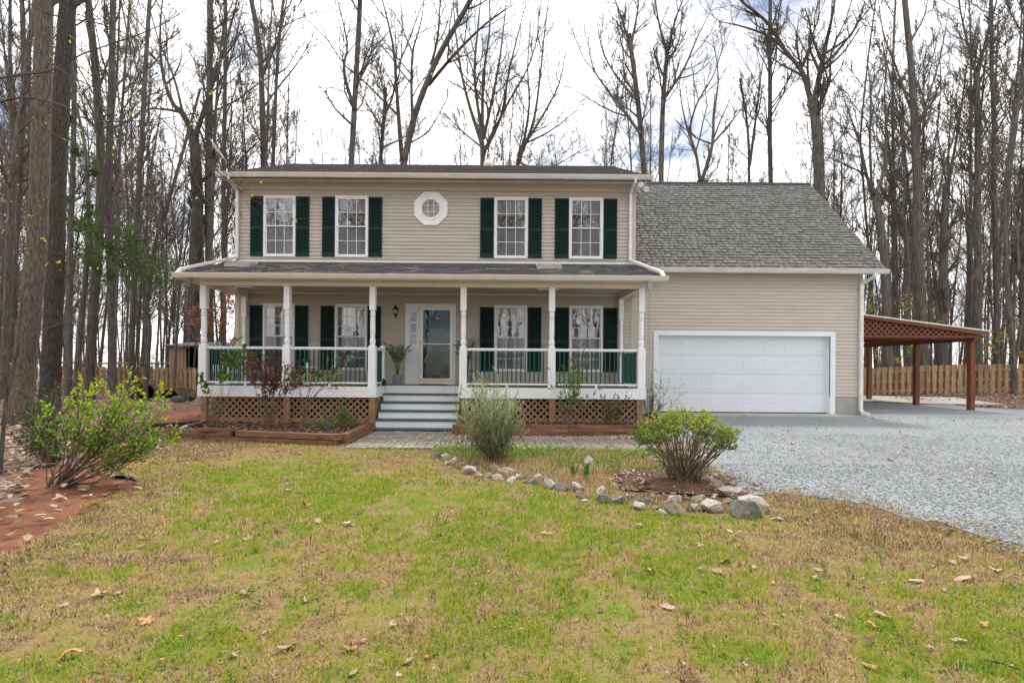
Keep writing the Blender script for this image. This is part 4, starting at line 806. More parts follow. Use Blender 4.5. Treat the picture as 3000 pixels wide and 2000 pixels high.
MB().prism([(GX0, GYR - 0.14, GZR - 0.11), (GX0, GYR, GZR + 0.03), (GX0, GYR + 0.14, GZR - 0.11)], (GX1 - GX0 + 0.01, 0, 0)).build('ridge_cap', M['shingle'], groof)
gutter(XR + 0.1, GX1 + 0.02, GYE, GZE - 0.105, GZE + 0.015)
MB().box(XR + 0.1, GX1 - 0.005, GYE + 0.001, GYE + 0.022, GZE - 0.1, GZE - 0.01).build('fascia', M['trim'], house)
MB().box(XR + 0.1, GX1 - 0.02, GYE + 0.01, YG + 0.02, 4.052, 4.066).build('soffit', M['cream'], house)
MB().prism([(XGR, YG, 4.0), (XGR, GYR, GZR - 0.12), (XGR, GYR + 3.25, 4.0)], (-0.02, 0, 0)).build('gable', M['garage_siding'], house)
MB().prism([(GX1 - 0.02, GYE + 0.022, GZE - 0.14), (GX1 - 0.02, GYE + 0.022, GZE - 0.01), (GX1 - 0.02, GYR, GZR - 0.01), (GX1 - 0.02, GYR, GZR - 0.17)], (0.02, 0, 0)).build('rake_board', M['trim'], house)
gxs = P(2523, 1000, 14.68).x
spout([(gxs + 0.13, GYE - 0.05, 4.0), (gxs + 0.13, GYE - 0.04, 3.93), (gxs, YG - 0.07, 3.76), (gxs, YG - 0.07, 0.16), (gxs + 0.03, YG - 0.1, 0.08), (gxs + 0.12, YG - 0.22, 0.04)], w_=0.09)
# ------------------------------------------------------------------ carport
cp = empty('carport', (15.9, 17.1, 0), 'red-brown stained lean-to carport with lattice gable beside the garage', 'carport')
CX1 = 15.86
for y in (17.12, 19.35, 21.8): MB().box(CX1 - 0.075, CX1 + 0.075, y - 0.075, y + 0.075, -0.1, 2.30).build('post', M['stain'], cp)
MB().box(CX1 - 0.05, CX1 + 0.05, 16.95, 22.1, 2.30, 2.48).build('side_beam', M['stain'], cp)
za_ = lambda x: 3.28 - (x - 10.53) * (3.28 - 2.56) / (16.4 - 10.53)
MB().box(10.55, 16.0, 17.16, 17.24, 2.36, 2.48).build('front_beam', M['stain'], cp)
rf = MB().prism([(10.53, 16.85, za_(10.53)), (16.2, 16.85, za_(16.2)), (16.2, 16.85, za_(16.2) + 0.05), (10.53, 16.85, za_(10.53) + 0.05)], (0, 5.5, 0)).build('roof_sheet', M['steel'], cp)
MB().prism([(10.53, 16.83, za_(10.53) - 0.06), (16.18, 16.83, za_(16.18) - 0.12), (16.18, 16.83, za_(16.18) + 0.0), (10.53, 16.83, za_(10.53) + 0.0)], (0, 0.018, 0)).build('barge_board', M['stain'], cp)
MB().prism([(10.53, 16.8, za_(10.53) + 0.012), (16.22, 16.8, za_(16.22) + 0.012), (16.22, 16.8, za_(16.22) + 0.058), (10.53, 16.8, za_(10.53) + 0.058)], (0, 0.048, 0)).build('drip_edge', M['cream'], cp)
for i in range(9):
    y = 17.3 + i * 0.55; MB().prism([(10.55, y, za_(10.55) - 0.15), (16.1, y, za_(16.1) - 0.15), (16.1, y, za_(16.1) - 0.005), (10.55, y, za_(10.55) - 0.005)], (0, 0.04, 0)).build('rafter', M['stain'], cp)
lp = MB().prism([(10.55, 16.93, 2.40), (16.2, 16.93, 2.40), (16.2, 16.93, 2.47), (10.55, 16.93, 2.47)], (0, 0.03, 0)).build('lattice_panel', M['stain'], cp)
lattice(lp, [(10.55, 2.47), (16.0, 2.47), (16.0, za_(16.0) - 0.04), (10.55, za_(10.55) - 0.02)], lambda x, z: Vector((x, 16.91, z)), (0, 1, 0), 0.135, 0.052, M['stain'])
tag(MB().prism([(16.2, 19.2, hz(16.2, 19.2)), (18.4, 18.6, hz(18.4, 18.6) + 0.01), (18.8, 21, hz(18.8, 21)), (17.2, 23.4, hz(17.2, 23.4)), (15.4, 23.4, hz(15.4, 23.4)), (15.0, 21.2, hz(15, 21.2))], (0, 0, 0.06)).build('concrete_pad', M['concrete']), kind='structure')
# ------------------------------------------------------------------ fences
pk = MB().prism([(-0.07, 0, 0), (0.07, 0, 0), (0.07, 0, 1.27), (0.045, 0, 1.32), (-0.045, 0, 1.32), (-0.07, 0, 1.27)], (0, 0.018, 0)).mesh('picket', M['picket'])
def picket_fence(a, b, label, h=1.0):
    a = Vector(a); b = Vector(b); f = empty('picket_fence', (a.x, a.y, hz(a.x, a.y)), label, 'fence'); d = b - a; n = int(d.length / 0.25); al = d.normalized(); nr = Vector((al.y, -al.x)); ang = math.atan2(al.y, al.x)
    for i in range(n + 1):
        p = a + al * (i * 0.25); z = hz(p.x, p.y) + 0.04
        link('picket', pk, f, (p.x + nr.x * 0.05, p.y + nr.y * 0.05, z + random.uniform(-0.02, 0.02)), (0, random.uniform(-0.008, 0.008), ang), (1, 1, h))
        q = p + al * 0.125 - nr * 0.05; link('picket', pk, f, (q.x, q.y, z + random.uniform(-0.02, 0.02)), (0, 0, ang), (1, 1, h))
    m_ = int(d.length / 2.4)
    for i in range(m_):
        p, q = a + d * i / m_, a + d * (i + 1) / m_
        for zz in (0.2, 0.65, 1.12): MB().bar((p.x, p.y, hz(p.x, p.y) + zz * h), (q.x, q.y, hz(q.x, q.y) + zz * h), 0.04, 0.085).build('rail', M['picket'], f)
        MB().box(p.x - 0.045, p.x + 0.045, p.y - 0.03, p.y + 0.045, hz(p.x, p.y) - 0.2, hz(p.x, p.y) + 1.3 * h).build('post', M['picket'], f)
picket_fence((-24.2, 27.6), (-11.5, 28.2), 'low shadowbox picket fence of honey-coloured boards left of the house', 1.0)
picket_fence((14.6, 24.6), (26.5, 21.9), 'low shadowbox picket fence of honey-coloured boards behind the carport', 0.97)
srf = empty('split_rail_fence', (-27, 34, hz(-27, 34)), 'weathered split-rail fence in the woods beyond the left picket fence', 'fence')
for i in range(6):
    x = -31 + i * 2.6; z = hz(x, 35); MB().box(x - 0.07, x + 0.07, 34.95, 35.1, z - 0.1, z + 1.75).build('post', M['rail_wood'], srf)
    if i < 5:
        for zz in (1.05, 1.6): MB().tube([(x, 34.95, z + zz), (x + 1.3, 34.93, z + zz + random.uniform(-.05, .05)), (x + 2.6, 34.95, z + zz)], 0.055, 6).build('rail', M['rail_wood'], srf)
# ------------------------------------------------------------------ shed, logs, pipe
SY = 30.5; sx0, sx1 = P(497, 1050, SY).x, P(652, 1050, SY).x; szt = P(497, 1012, SY).z; sz0 = hz(-18, SY) - 0.05
shed = empty('shed', ((sx0 + sx1) / 2, SY, sz0), 'weathered open-fronted wooden shed behind the left picket fence', 'shed')
nb_ = 9; wdt = P(546, 1050, SY).x - sx0
for i in range(nb_): MB().box(sx0 + i * wdt / nb_ + 0.006, sx0 + (i + 1) * wdt / nb_ - 0.006, SY - 0.02 - 0.006 * (i % 2), SY + 0.01, sz0, szt - 0.05).build('board', M['shed_wood'], shed)
for i in range(10): MB().box(sx0 - 0.015 - 0.006 * (i % 2), sx0 + 0.005, SY + 0.02 + i * 0.2, SY + 0.21 + i * 0.2, sz0, szt - 0.03).build('board', M['shed_wood'], shed)
MB().box(sx0, sx1, SY + 2.0, SY + 2.03, sz0, szt + 0.1).box(sx1 - 0.03, sx1, SY, SY + 2, sz0, szt).build('back_wall', M['dark'], shed)
for x in (P(586, 1050, SY).x, sx1 - 0.1): MB().box(x - 0.05, x + 0.05, SY - 0.03, SY + 0.06, sz0, szt - 0.06).build('post', M['shed_wood'], shed)
MB().prism([(sx0 - 0.15, SY - 0.4, szt - 0.06), (sx0 - 0.15, SY - 0.4, szt + 0.0), (sx0 - 0.15, SY + 2.3, szt + 0.32), (sx0 - 0.15, SY + 2.3, szt + 0.25)], (sx1 - sx0 + 0.3, 0, 0)).build('roof', M['rock_dark'], shed)
M['logend'] = pm('log_heart', (0.13, 0.065, 0.035), 0.4, 6, 0.95, bump=0.5, col2=(0.3, 0.19, 0.11))
def hollow_log(name, u, v, Y, ro, ri, ln, a0, a1, yaw, label):
    c = P(u, v, Y); z = hz(c.x, Y); o = empty(name, (c.x, Y, z), label, 'log'); n = 22; A = np.linspace(math.radians(a0), math.radians(a1), n); b = MB(); r = random.Random(int(u))
    jo = [r.uniform(0.93, 1.06) for _ in A]; ax = Vector((math.sin(yaw), math.cos(yaw), 0)); sd2 = Vector((math.cos(yaw), -math.sin(yaw), 0)); up = Vector((0, 0, 1)); cz = ro * 0.9 if a1 - a0 > 300 else -0.02
    ctr = Vector((c.x, Y, z + cz))
    pts = [[ctr + ax * (ln * t) + (sd2 * math.cos(a) + up * math.sin(a)) * (rad * (j if rad == ro else 1)) for a, j in zip(A, jo)] for t, rad in ((0, ro), (1, ro), (0, ri), (1, ri))]
    outer = [v_ for p in pts[:2] for v_ in p]; b.add(outer, [(i, i + 1, n + i + 1, n + i) for i in range(n - 1)]); b.build('bark', M['bark_big'], o)
    MB().add(pts[2] + pts[3], [(i, i + 1, n + i + 1, n + i) for i in range(n - 1)]).build('hollow', M['dark'], o)
    MB().add(pts[0] + pts[2], [(i, i + 1, n + i + 1, n + i) for i in range(n - 1)]).build('rim', M['logend'], o); MB().add(pts[1] + pts[3], [(i, i + 1, n + i + 1, n + i) for i in range(n - 1)]).build('rim', M['logend'], o)
    if a1 - a0 > 300: MB().add([p + ax * 0.0 for p in pts[3]], [tuple(range(n - 1))]).build('far_end', M['dark'], o)
hollow_log('hollow_log', 427, 1150, 21.2, 0.36, 0.29, 0.8, -30, 330, -0.45, 'round hollow log section lying on the leaves by the left fence')
hollow_log('half_log', 498, 1150, 21.6, 0.52, 0.45, 0.9, 8, 172, 0.2, 'arched half of a hollow log beside the round log section')
def billet(name, u, v, Y, r, ln, yaw, tilt, label):
    c = P(u, v, Y); z = hz(c.x, Y); o = empty(name, (c.x, Y, z), label, 'log'); d = Vector((math.sin(yaw) * math.cos(tilt), -math.cos(yaw) * math.cos(tilt), math.sin(tilt))); a = Vector((c.x, Y, z + r * 0.8))
    MB().tube([a, a + d * ln * 0.5, a + d * ln], [r, r * 1.06, r * 0.97], 10, False).build('bark', M['bark'], o); b = MB(); e = a + d * (ln + 0.002)
    MB().tube([e - d * 0.02, e], [r * 0.95, r * 0.93], 10).build('cut_face', M['logend'], o)
billet('cut_log', 557, 1146, 20.8, 0.16, 0.4, 0.9, 0.45, 'short cut log with pale end propped near the porch corner')
billet('weathered_log', 510, 1163, 20.3, 0.13, 0.5, 1.3, 0.02, 'small dark log lying in the leaves before the half log')
dp = [GQ(u, v) + Vector((0, 0, 0.05)) for u, v in ((325, 983), (355, 981), (395, 979), (430, 977), (468, 973))]
tag(MB().tube(dp, 0.045, 8).build('drain_pipe', M['black'], None, dp[0]), 'black corrugated drain pipe leading from the left bed corner', 'pipe')
# ------------------------------------------------------------------ raised beds
BL, BR, BS = Vector((-6.62, 10.35, 0)), Vector((-2.9, 9.55, 0)), Vector((-2.88, 11.85, 0))
rb_ = empty('raised_bed', ((BL.x + BR.x) / 2, 9.95, -0.22), 'raised bed of weathered red-brown timbers in front of the left porch', 'planter bed')
def timber(parent, a, b, z, h_=0.105, w_=0.13, mat=None): return MB().bar((a[0], a[1], z), (b[0], b[1], z), w_, h_ - 0.004).build('timber', mat or M['timber'], parent)
mid = BL.lerp(BR, 0.42); m2 = BL.lerp(BR, 0.36)
timber(rb_, BL + Vector((-0.1, 0.02, 0)), m2, -0.165); timber(rb_, m2, BR + Vector((-0.05, 0, 0)), -0.16); timber(rb_, BL, mid + Vector((-0.1, 0.02, 0)), -0.055); timber(rb_, mid + Vector((0, 0.01, 0)), BR, -0.055 + 0.012)
MB().bar(mid + Vector((-0.8, 0.05, 0.012)), mid + Vector((0, 0.04, 0.022)), 0.1, 0.05).build('split_timber', M['timber'], rb_)
timber(rb_, BR + Vector((0.03, 0.09, 0)), BS, -0.155); timber(rb_, BR + Vector((0.035, 0.095, 0)), BS + Vector((0, -0.3, 0)), -0.048)
timber(rb_, BL + Vector((0.05, 0.1, 0)), (-6.9, 11.7), -0.15); timber(rb_, BL + Vector((0.0, 0.5, 0)), (-6.75, 11.9), -0.05)
b2 = empty('edging_timber', (1.3, 11.1, -0.15), 'long dark edging timbers along the bed in front of the right porch', 'edging')
timber(b2, (-0.95, 11.16), (1.55, 11.14), -0.04, 0.15); timber(b2, (1.56, 11.14), (3.9, 11.1), -0.03, 0.15); timber(b2, (-0.95, 11.17), (3.9, 11.1), -0.16, 0.1)
def bed(name, poly, z, cell=0.06):
    x0, x1 = min(p[0] for p in poly), max(p[0] for p in poly); y0, y1 = min(p[1] for p in poly), max(p[1] for p in poly)
    xs = np.arange(x0, x1 + cell, cell); ys = np.arange(y0, y1 + cell, cell); X, Y = np.meshgrid(xs, ys); Z = z + 0.05 * (fbm(X, Y, 5, 2.0) - 0.5) + 0.03 * (vn(X, Y, 9, 14) - 0.5)
    nx, ny = len(xs), len(ys); idx = np.arange(nx * ny).reshape(ny, nx); F = np.stack([idx[:-1, :-1], idx[:-1, 1:], idx[1:, 1:], idx[1:, :-1]], -1).reshape(-1, 4)
    cx = (X[:-1, :-1] + cell / 2).ravel(); cy = (Y[:-1, :-1] + cell / 2).ravel(); F = F[inpoly(cx, cy, poly)]
    return tag(link(name, np_mesh(name, np.stack([X.ravel(), Y.ravel(), Z.ravel()], 1), F, M['soil'], None, True)), kind='structure')
BEDL = [(-6.6, 10.4), (-2.95, 9.6), (-2.93, 12.2), (-6.95, 12.2)]; BEDR = [(-0.9, 11.2), (3.85, 11.15), (3.95, 12.25), (-0.9, 12.25)]
bed('mulch_bed', BEDL, -0.08); bed('mulch_strip', BEDR, -0.02)
a1, b1 = scatter(51, 2600, -7, -2.9, 9.6, 12.2, lambda x, y: inpoly(x, y, BEDL)); a2, b2_ = scatter(52, 1800, -0.9, 3.9, 11.2, 12.2, lambda x, y: inpoly(x, y, BEDR))
M['mulch'] = tone_mat('mulch_chip', [(0, (0.06, 0.035, 0.022)), (0.6, (0.17, 0.1, 0.06)), (1, (0.4, 0.28, 0.2))], 0.9)
ml = litter('mulch', np.concatenate([a1, a2]), np.concatenate([b1, b2_]), 0.07, M['mulch'], 8, 0.0, None, 0.3)
co = np.zeros(len(ml.data.vertices) * 3); ml.data.vertices.foreach_get('co', co); co = co.reshape(-1, 3); xm = np.repeat(np.concatenate([a1, a2]), 6); ym = np.repeat(np.concatenate([b1, b2_]), 6)
co[:, 2] += np.where(xm < -2, -0.07, -0.01) - hgt(xm, ym) + 0.012; ml.data.vertices.foreach_set('co', co.ravel()); tag(ml, 'brown bark mulch strewn over the porch beds', 'mulch', kind='stuff')
# bare soil round the clipped shrub
sheet('soil_patch', np.arange(SHR.x - 1.3, SHR.x + 1.3, 0.04), np.arange(SHR.y - 1.1, SHR.y + 1.4, 0.04), 0.006, M['soil'], lambda x, y: np.hypot((x - SHR.x + 0.05) / 1.05, y - SHR.y - 0.1) < 0.32 + 0.75 * fbm(x, y, 41, 2.6), None, 0, lambda x, y: 0.05 * np.exp(-((x - SHR.x) ** 2 + (y - SHR.y) ** 2) / 0.12) + 0.025 * vn(x, y, 4, 9))
sx_, sy_ = scatter(61, 900, SHR.x - 1.2, SHR.x + 1.2, SHR.y - 0.8, SHR.y + 1.3, lambda x, y: np.hypot(x - SHR.x, y - SHR.y) < 1.0)
tag(litter('leaf_debris', sx_, sy_, 0.06, M['leaf_dry'], 15, 0.02), 'bits of dry leaf strewn on the soil under the clipped shrub', 'leaf litter', kind='stuff')
# ------------------------------------------------------------------ brick path
def zp(x, y): return hz(x, y) + 0.012
pth = tag(sheet('brick_path', np.arange(-2.75, 3.6, 0.1), np.arange(9.2, 11.75, 0.1), 0.006, M['soil'], lambda x, y: (y < 10.5) | (x < -0.85)), kind='structure')
pvm = []
for k in range(3):
    r = random.Random(k); e = 0.006; b = MB(); hx, hy = 0.0985, 0.0485
    b.add([(-hx, -hy, 0), (hx, -hy, 0), (hx, hy, 0), (-hx, hy, 0), (-hx + e, -hy + e, 0.03), (hx - e, -hy + e, 0.03), (hx - e, hy - e, 0.03), (-hx + e, hy - e, 0.03)], [(0, 1, 5, 4), (1, 2, 6, 5), (2, 3, 7, 6), (3, 0, 4, 7), (4, 5, 6, 7)]); pvm.append(b.mesh('paver', M['paver']))
spots = []
for i in range(32):
    for j in range(13):
        cx, cy = -2.62 + i * 0.204, 9.25 + j * 0.204
        if cy > (10.45 if cx > -0.95 else 11.65): continue
        for s_ in (-1, 1): spots.append((cx, cy + s_ * 0.051, 0) if (i + j) % 2 else (cx + s_ * 0.051, cy, math.pi / 2))
spots.sort(key=lambda p: (max(0, p[0] + 0.6) * 1.2 + (p[1] - 9.2) * 0.5)); npv = NB()
for k, (x, y, a) in enumerate(spots):
    z = zp(x, y) + random.uniform(-0.006, 0.006) - 0.012; rt = (random.gauss(0, 0.018), random.gauss(0, 0.018), a + random.gauss(0, 0.02))
    if k < 300: link('paver', pvm[k % 3], pth, (x, y, z), rt)
    else:
        vv = np.array([v_.co[:] for v_ in pvm[0].vertices]); R = np.array(Matrix.Rotation(rt[2], 3, 'Z')); npv.add(vv @ R.T + np.array([x, y, z]), np.array([p.vertices[:] for p in pvm[0].polygons]))
tag(npv.build('paver_field', M['paver'], pth), kind='stuff')
# ------------------------------------------------------------------ rocks
def rock_mesh(seed, mat, flat=0.7):
    r = np.random.default_rng(seed); me = bpy.data.meshes.new('rock'); import bmesh
    bm = bmesh.new(); bmesh.ops.create_icosphere(bm, subdivisions=3, radius=0.5); V = np.array([v.co[:] for v in bm.verts])
    for _ in range(15):                     # chisel flat facets
        n = r.normal(0, 1, 3); n /= np.linalg.norm(n); d = r.uniform(0.2, 0.38); k = V @ n; V = V - np.maximum(0, k - d)[:, None] * n
    V += 0.03 * (np.stack([vn(V[:, 0] + 9, V[:, 1] + V[:, 2] * 0.7 + 4, seed + q, 5) for q in range(3)], 1) - 0.5) * 2
    sp_ = V.max(0) - V.min(0); V = (V - (V.max(0) + V.min(0)) / 2) / sp_; V[:, 2] += 0.42
    for v, c in zip(bm.verts, V): v.co = c
    bm.to_mesh(me); bm.free(); me.materials.append(mat); return me
RM = {k: [rock_mesh(i * 13 + ord(k[-1]), M[k]) for i in range(5)] for k in ('rock_white', 'rock_grey', 'rock_tan', 'rock_dark')}
W_, G_, T_, D_ = 'rock_white', 'rock_grey', 'rock_tan', 'rock_dark'
ROCKS = [(150, 378, 62, 38, G_), (205, 388, 52, 45, W_), (245, 405, 48, 40, W_), (222, 415, 38, 28, W_), (270, 418, 32, 38, G_), (300, 432, 52, 38, T_), (338, 468, 88, 55, W_), (400, 487, 52, 42, W_), (447, 487, 62, 34, T_), (487, 452, 55, 48, T_), (555, 468, 100, 46, W_), (505, 505, 68, 42, W_), (585, 514, 62, 38, W_), (640, 494, 62, 30, W_), (710, 526, 66, 42, G_), (740, 500, 52, 38, W_), (662, 522, 42, 30, T_), (815, 552, 88, 72, W_), (880, 565, 86, 56, G_), (970, 562, 72, 56, W_), (935, 565, 42, 22, D_), (1000, 608, 92, 52, T_), (1100, 578, 68, 46, W_), (1120, 632, 98, 56, D_), (1213, 638, 98, 56, G_), (1325, 672, 78, 50, W_), (1300, 608, 62, 34, G_), (1360, 636, 82, 42, D_), (1410, 668, 62, 30, T_), (1462, 698, 56, 34, W_), (1530, 632, 92, 52, W_), (1540, 705, 140, 92, T_), (1610, 682, 42, 46, G_), (1655, 680, 64, 48, W_), (1665, 616, 82, 36, W_), (1748, 690, 122, 82, W_), (1830, 642, 62, 44, T_), (1790, 562, 112, 56, T_), (1850, 598, 148, 60, W_), (1735, 508, 76, 26, G_), (1950, 716, 172, 112, G_), (1990, 662, 165, 72, W_), (2050, 696, 46, 42, G_), (1770, 528, 64, 30, W_), (1400, 385, 70, 32, W_), (1345, 356, 60, 22, W_), (1430, 400, 60, 26, W_), (165, 335, 40, 26, G_), (130, 325, 34, 20, W_), (390, 425, 40, 30, D_), (600, 470, 60, 24, G_), (1260, 600, 40, 24, W_), (1395, 640, 50, 26, G_)]
SPEC = {40: 'largest boulder, grey with a white band, at the right end of the stone border', 41: 'pale flat boulder tucked behind the large grey-white one', 31: 'broad tan boulder with squared face near the clipped shrub', 35: 'rounded pale boulder left of the large grey-white one', 38: 'long pale flat stone beside the gravel right of the clipped shrub', 17: 'tall jagged white stone midway along the stone border', 23: 'dark square-faced stone midway along the border', 24: 'grey pointed stone right of the dark square-faced one', 37: 'brownish stone nearest the gravel behind the clipped shrub', 6: 'big pale stone where the border bends below the rosemary', 10: 'wide pale stone inside the border right of the rosemary', 30: 'rounded white stone behind the broad tan boulder'}
KL = {q: 'small %s stone along the curved border, counted from the steps' % c_ for q, c_ in ((W_, 'pale'), (G_, 'grey'), (T_, 'tan'), (D_, 'dark'))}; RC = {}
ORD = 'first second third fourth fifth sixth seventh eighth ninth tenth eleventh twelfth thirteenth fourteenth fifteenth sixteenth seventeenth eighteenth nineteenth twentieth twenty-first twenty-second twenty-third twenty-fourth twenty-fifth'.split()
for i, (cx, cy, w_, h_, k) in enumerate(ROCKS):
    g = G(1200 + cx * 0.5102, 1150 + cy * 0.5102); s_ = g.y / 1500 * 0.5102
    o = link('rock', RM[k][i % 5], None, (g.x, g.y + 0.25 * w_ * s_, g.z - 0.12 * h_ * s_ - 0.01), (0, 0, random.uniform(-0.6, 0.6) + (math.pi if i % 2 else 0)), (w_ * s_ * 1.02, w_ * s_ * random.uniform(0.7, 0.95), h_ * s_ * 1.15))
    if i in SPEC: tag(o, SPEC[i], 'rock')
    else: RC[k] = RC.get(k, 0) + 1; tag(o, ORD[RC[k] - 1] + ' ' + KL[k], 'rock', {W_: 'small pale border stones', G_: 'small grey border stones', T_: 'small tan border stones', D_: 'small dark border stones'}[k])
c = P(495, 1250, 10.6); tag(link('rock', RM[W_][2], None, (P(538, 1250, 10.75).x, 10.75, -0.08), (0, 0, 0.4), (0.17, 0.14, 0.12)), 'pale stone at the left corner of the raised bed', 'rock')
# ------------------------------------------------------------------ trees
def tree_levels(r, nb, T, R, limbs, lr, n2, n3, n4, len2, mi=0.006, up=0.12, tips=None):
    # limbs (B,n,3) with radii; adds finer and finer branches to nb
    ln = np.linalg.norm(np.diff(limbs, axis=1), axis=2).sum(1)
    p, d, l_, r_ = kids(r, limbs, lr, n2, 0.15, 1.0, 38, len2, ln); r_ = np.maximum(r_, mi * 1.6)
    a2, q2 = grow(r, p, d, l_, r_, np.maximum(r_ * 0.3, mi), 6, 0.16, up); nb.add(*tubes(a2, q2, 4))
    p, d, l3, r_ = kids(r, a2, q2, n3, 0.15, 1.0, 40, 0.5, l_); r_ = np.maximum(r_, mi * 1.2)
    a3, q3 = grow(r, p, d, l3, r_, np.full(len(r_), mi * 0.8), 5, 0.18, up); nb.add(*tubes(a3, q3, 3))
    if n4:
        p, d, l4, r_ = kids(r, a3, q3, n4, 0.2, 1.0, 38, 0.5, l3)
        a4, q4 = grow(r, p, d, l4, np.full(len(l4), mi * 0.8), np.full(len(l4), mi * 0.55), 3, 0.15, up); nb.add(*tubes(a4, q4, 3))
        return a4
    return a3
def spline(pts, n):                          # smooth resampling of a polyline
    P_ = np.array(pts, float); m = len(P_)
    if m == 2: P_ = np.array([P_[0], P_[0] * .67 + P_[1] * .33, P_[0] * .33 + P_[1] * .67, P_[1]]); m = 4
    t = np.linspace(0, m - 1, n); i = np.minimum(t.astype(int), m - 2); f = (t - i)[:, None]
    g = lambda k: P_[np.clip(k, 0, m - 1)]
    a, b, c, d = g(i - 1), g(i), g(i + 1), g(i + 2)
    return 0.5 * (2 * b + (c - a) * f + (2 * a - 5 * b + 4 * c - d) * f ** 2 + (3 * b - a - 3 * c + d) * f ** 3)
def trunk_mesh(r, pts, rad, sides=12):
    b = NB(); V, F = tubes(pts[None], rad[None], sides); V = V + r.normal(0, 1, V.shape) * (np.repeat(rad, sides)[:, None] * 0.035); b.add(V, F); return b
def hero_tree(Y, paths, label, seed, name='bare_tree', nl=10, len2=0.5, n=(6, 5, 3), group=None, mat='bark', drift=1.6, flare=1.35, start=0.45, mi=0.0095, limbl=0.16):
    r = np.random.default_rng(seed); k = K * Y / 1500; b0 = Q(*paths[0][0][0], Y); k *= 0.84 * Y / math.hypot(b0.x, Y)
    (tp, w0, w1) = paths[0]; pts = [Q(u, v, Y) for u, v in tp]; b0 = pts[0]; z = hz(b0.x, Y); dirv = (pts[1] - pts[0]); 
    gx = b0.x - (dirv.x / max(dirv.z, 0.5)) * (b0.z - z) * 0.5
    pts = ([Vector((gx, Y, z - 0.15)), Vector((gx, Y, z + 0.5))] if b0.z - z > 1.2 else [Vector((b0.x, Y, z - 0.15))]) + pts
    o = empty(name, (gx if b0.z - z > 1.2 else b0.x, Y, z), label, 'tree', group)
    tr = spline(pts, 34); hgts = np.cumsum(np.r_[0, np.linalg.norm(np.diff(tr, axis=0), axis=1)]); t = hgts / hgts[-1]
    tr[:, 1] += np.sin(t * 5 + seed) * 0.15 * t; rad = (w0 + (w1 - w0) * t) * k / 2; rad = rad * (1 + (flare - 1) * np.exp(-hgts / 0.35))
    trunk_mesh(r, tr, rad).build('trunk', M[mat], o, smooth=True)
    nb = NB(); L_ = []; R_ = []; c1 = r.choice([-1, 1]) * r.uniform(0.4, 1.0) * drift; c2_ = r.uniform(-0.5, 0.5) * drift; ub = tp[-1][0]
    for pth_, a, b in paths[1:]:
        q = spline([Q(u, v, Y + (c1 * (u - ub) / 90 + c2_ * ((u - ub) / 90) ** 2 if abs(u - ub) > 6 else 0)) for u, v in pth_], 12); s_ = np.linspace(0, 1, 12) ** 1.1; b = min(b, 1.6); L_.append(q); R_.append((a + (b - a) * s_) * k / 2)
    if L_: nb.add(*tubes(np.array(L_), np.array(R_), 7))
    p, d, l_, r_ = kids(r, tr[None], rad[None], nl, start, 0.98, 42, limbl, np.array([hgts[-1]]), 0.42)
    a1, q1 = grow(r, p, d, l_, r_, np.maximum(r_ * 0.25, mi * 1.5), 12, 0.09, 0.10); nb.add(*tubes(a1, q1, 6))
    allL = np.concatenate([np.array(L_), a1]) if L_ else a1; allR = np.concatenate([np.array(R_), q1]) if L_ else q1
    tree_levels(r, nb, None, None, allL, allR, *n, len2, mi)
    # thin shoots on the bole
    p, d, l_, r_ = kids(r, tr[None], rad[None], 26, 0.12, 0.7, 70, 0.05, np.array([hgts[-1]]), 0.1)
    a1, q1 = grow(r, p, d, l_, np.full(26, mi * 1.3), np.full(26, mi * 0.6), 5, 0.2, 0.05); nb.add(*tubes(a1, q1, 3)); tree_tw = kids(r, a1, q1, 4, 0.2, 1, 45, 0.45, l_); a2, q2 = grow(r, tree_tw[0], tree_tw[1], tree_tw[2], np.full(104, mi * .8), np.full(104, mi * .5), 3, 0.15, 0.03); nb.add(*tubes(a2, q2, 3))
    nb.build('crown', M['twig'], o); return o
def T(Y, paths, label, seed, *a, **k):
    if 13 <= seed <= 25: k.setdefault('n', (7, 6, 3))          # crowns standing free against the sky
    return hero_tree(Y, paths, label, seed, *a, **k)
T(13.1, [(((44, 965), (58, 800), (84, 550), (100, 280), (114, 0), (124, -220)), 74, 47)], 'thick ridged trunk at the far left, nearer of the leaning pair', 1, 'big_tree', 8, mat='bark_pale', flare=1.5, start=0.8, limbl=0.2)
T(15.8, [(((113, 925), (119, 800), (129, 550), (145, 250), (158, 0), (167, -200)), 60, 47)], 'thick ridged trunk just right of the leaning pair nearer trunk, far left', 2, 'big_tree', 8, mat='bark_big', flare=1.4, start=0.8, limbl=0.2)
T(21, [(((8, 880), (18, 640), (30, 420), (55, 200), (75, 0), (90, -200)), 24, 14), (((30, 420), (22, 250), (5, 60), (-5, -80)), 11, 5)], 'slim dark tree at the left edge of the picture', 3, nl=12)
T(23, [(((20, 870), (33, 640), (44, 420), (50, 200), (45, 0), (40, -150)), 22, 14)], 'slim straight tree beside the left-edge dark tree', 4, nl=12)
T(24, [(((158, 880), (160, 600), (166, 300), (166, 0), (166, -200)), 20, 13)], 'straight slender trunk right of the thick leaning pair', 5, nl=12, start=0.4)
T(19.5, [(((206, 880), (213, 720), (224, 560), (228, 400), (222, 200), (206, 0), (195, -200)), 32, 18), (((226, 480), (250, 330), (268, 180), (275, 0), (280, -120)), 12, 5)], 'dark trunk with slight S-bend rising past the cedar sprays', 6, nl=14, start=0.35)
T(26, [(((258, 880), (256, 700), (248, 500), (254, 300), (262, 100), (265, -150)), 27, 16)], 'grey trunk behind the cedar sprays', 7, nl=13)
T(22, [(((300, 880), (305, 700), (315, 500), (330, 300), (340, 100), (350, -120)), 19, 11), (((312, 560), (340, 420), (365, 280), (380, 150)), 8, 4)], 'slim trunk leaning right above the left fence', 8, nl=13)
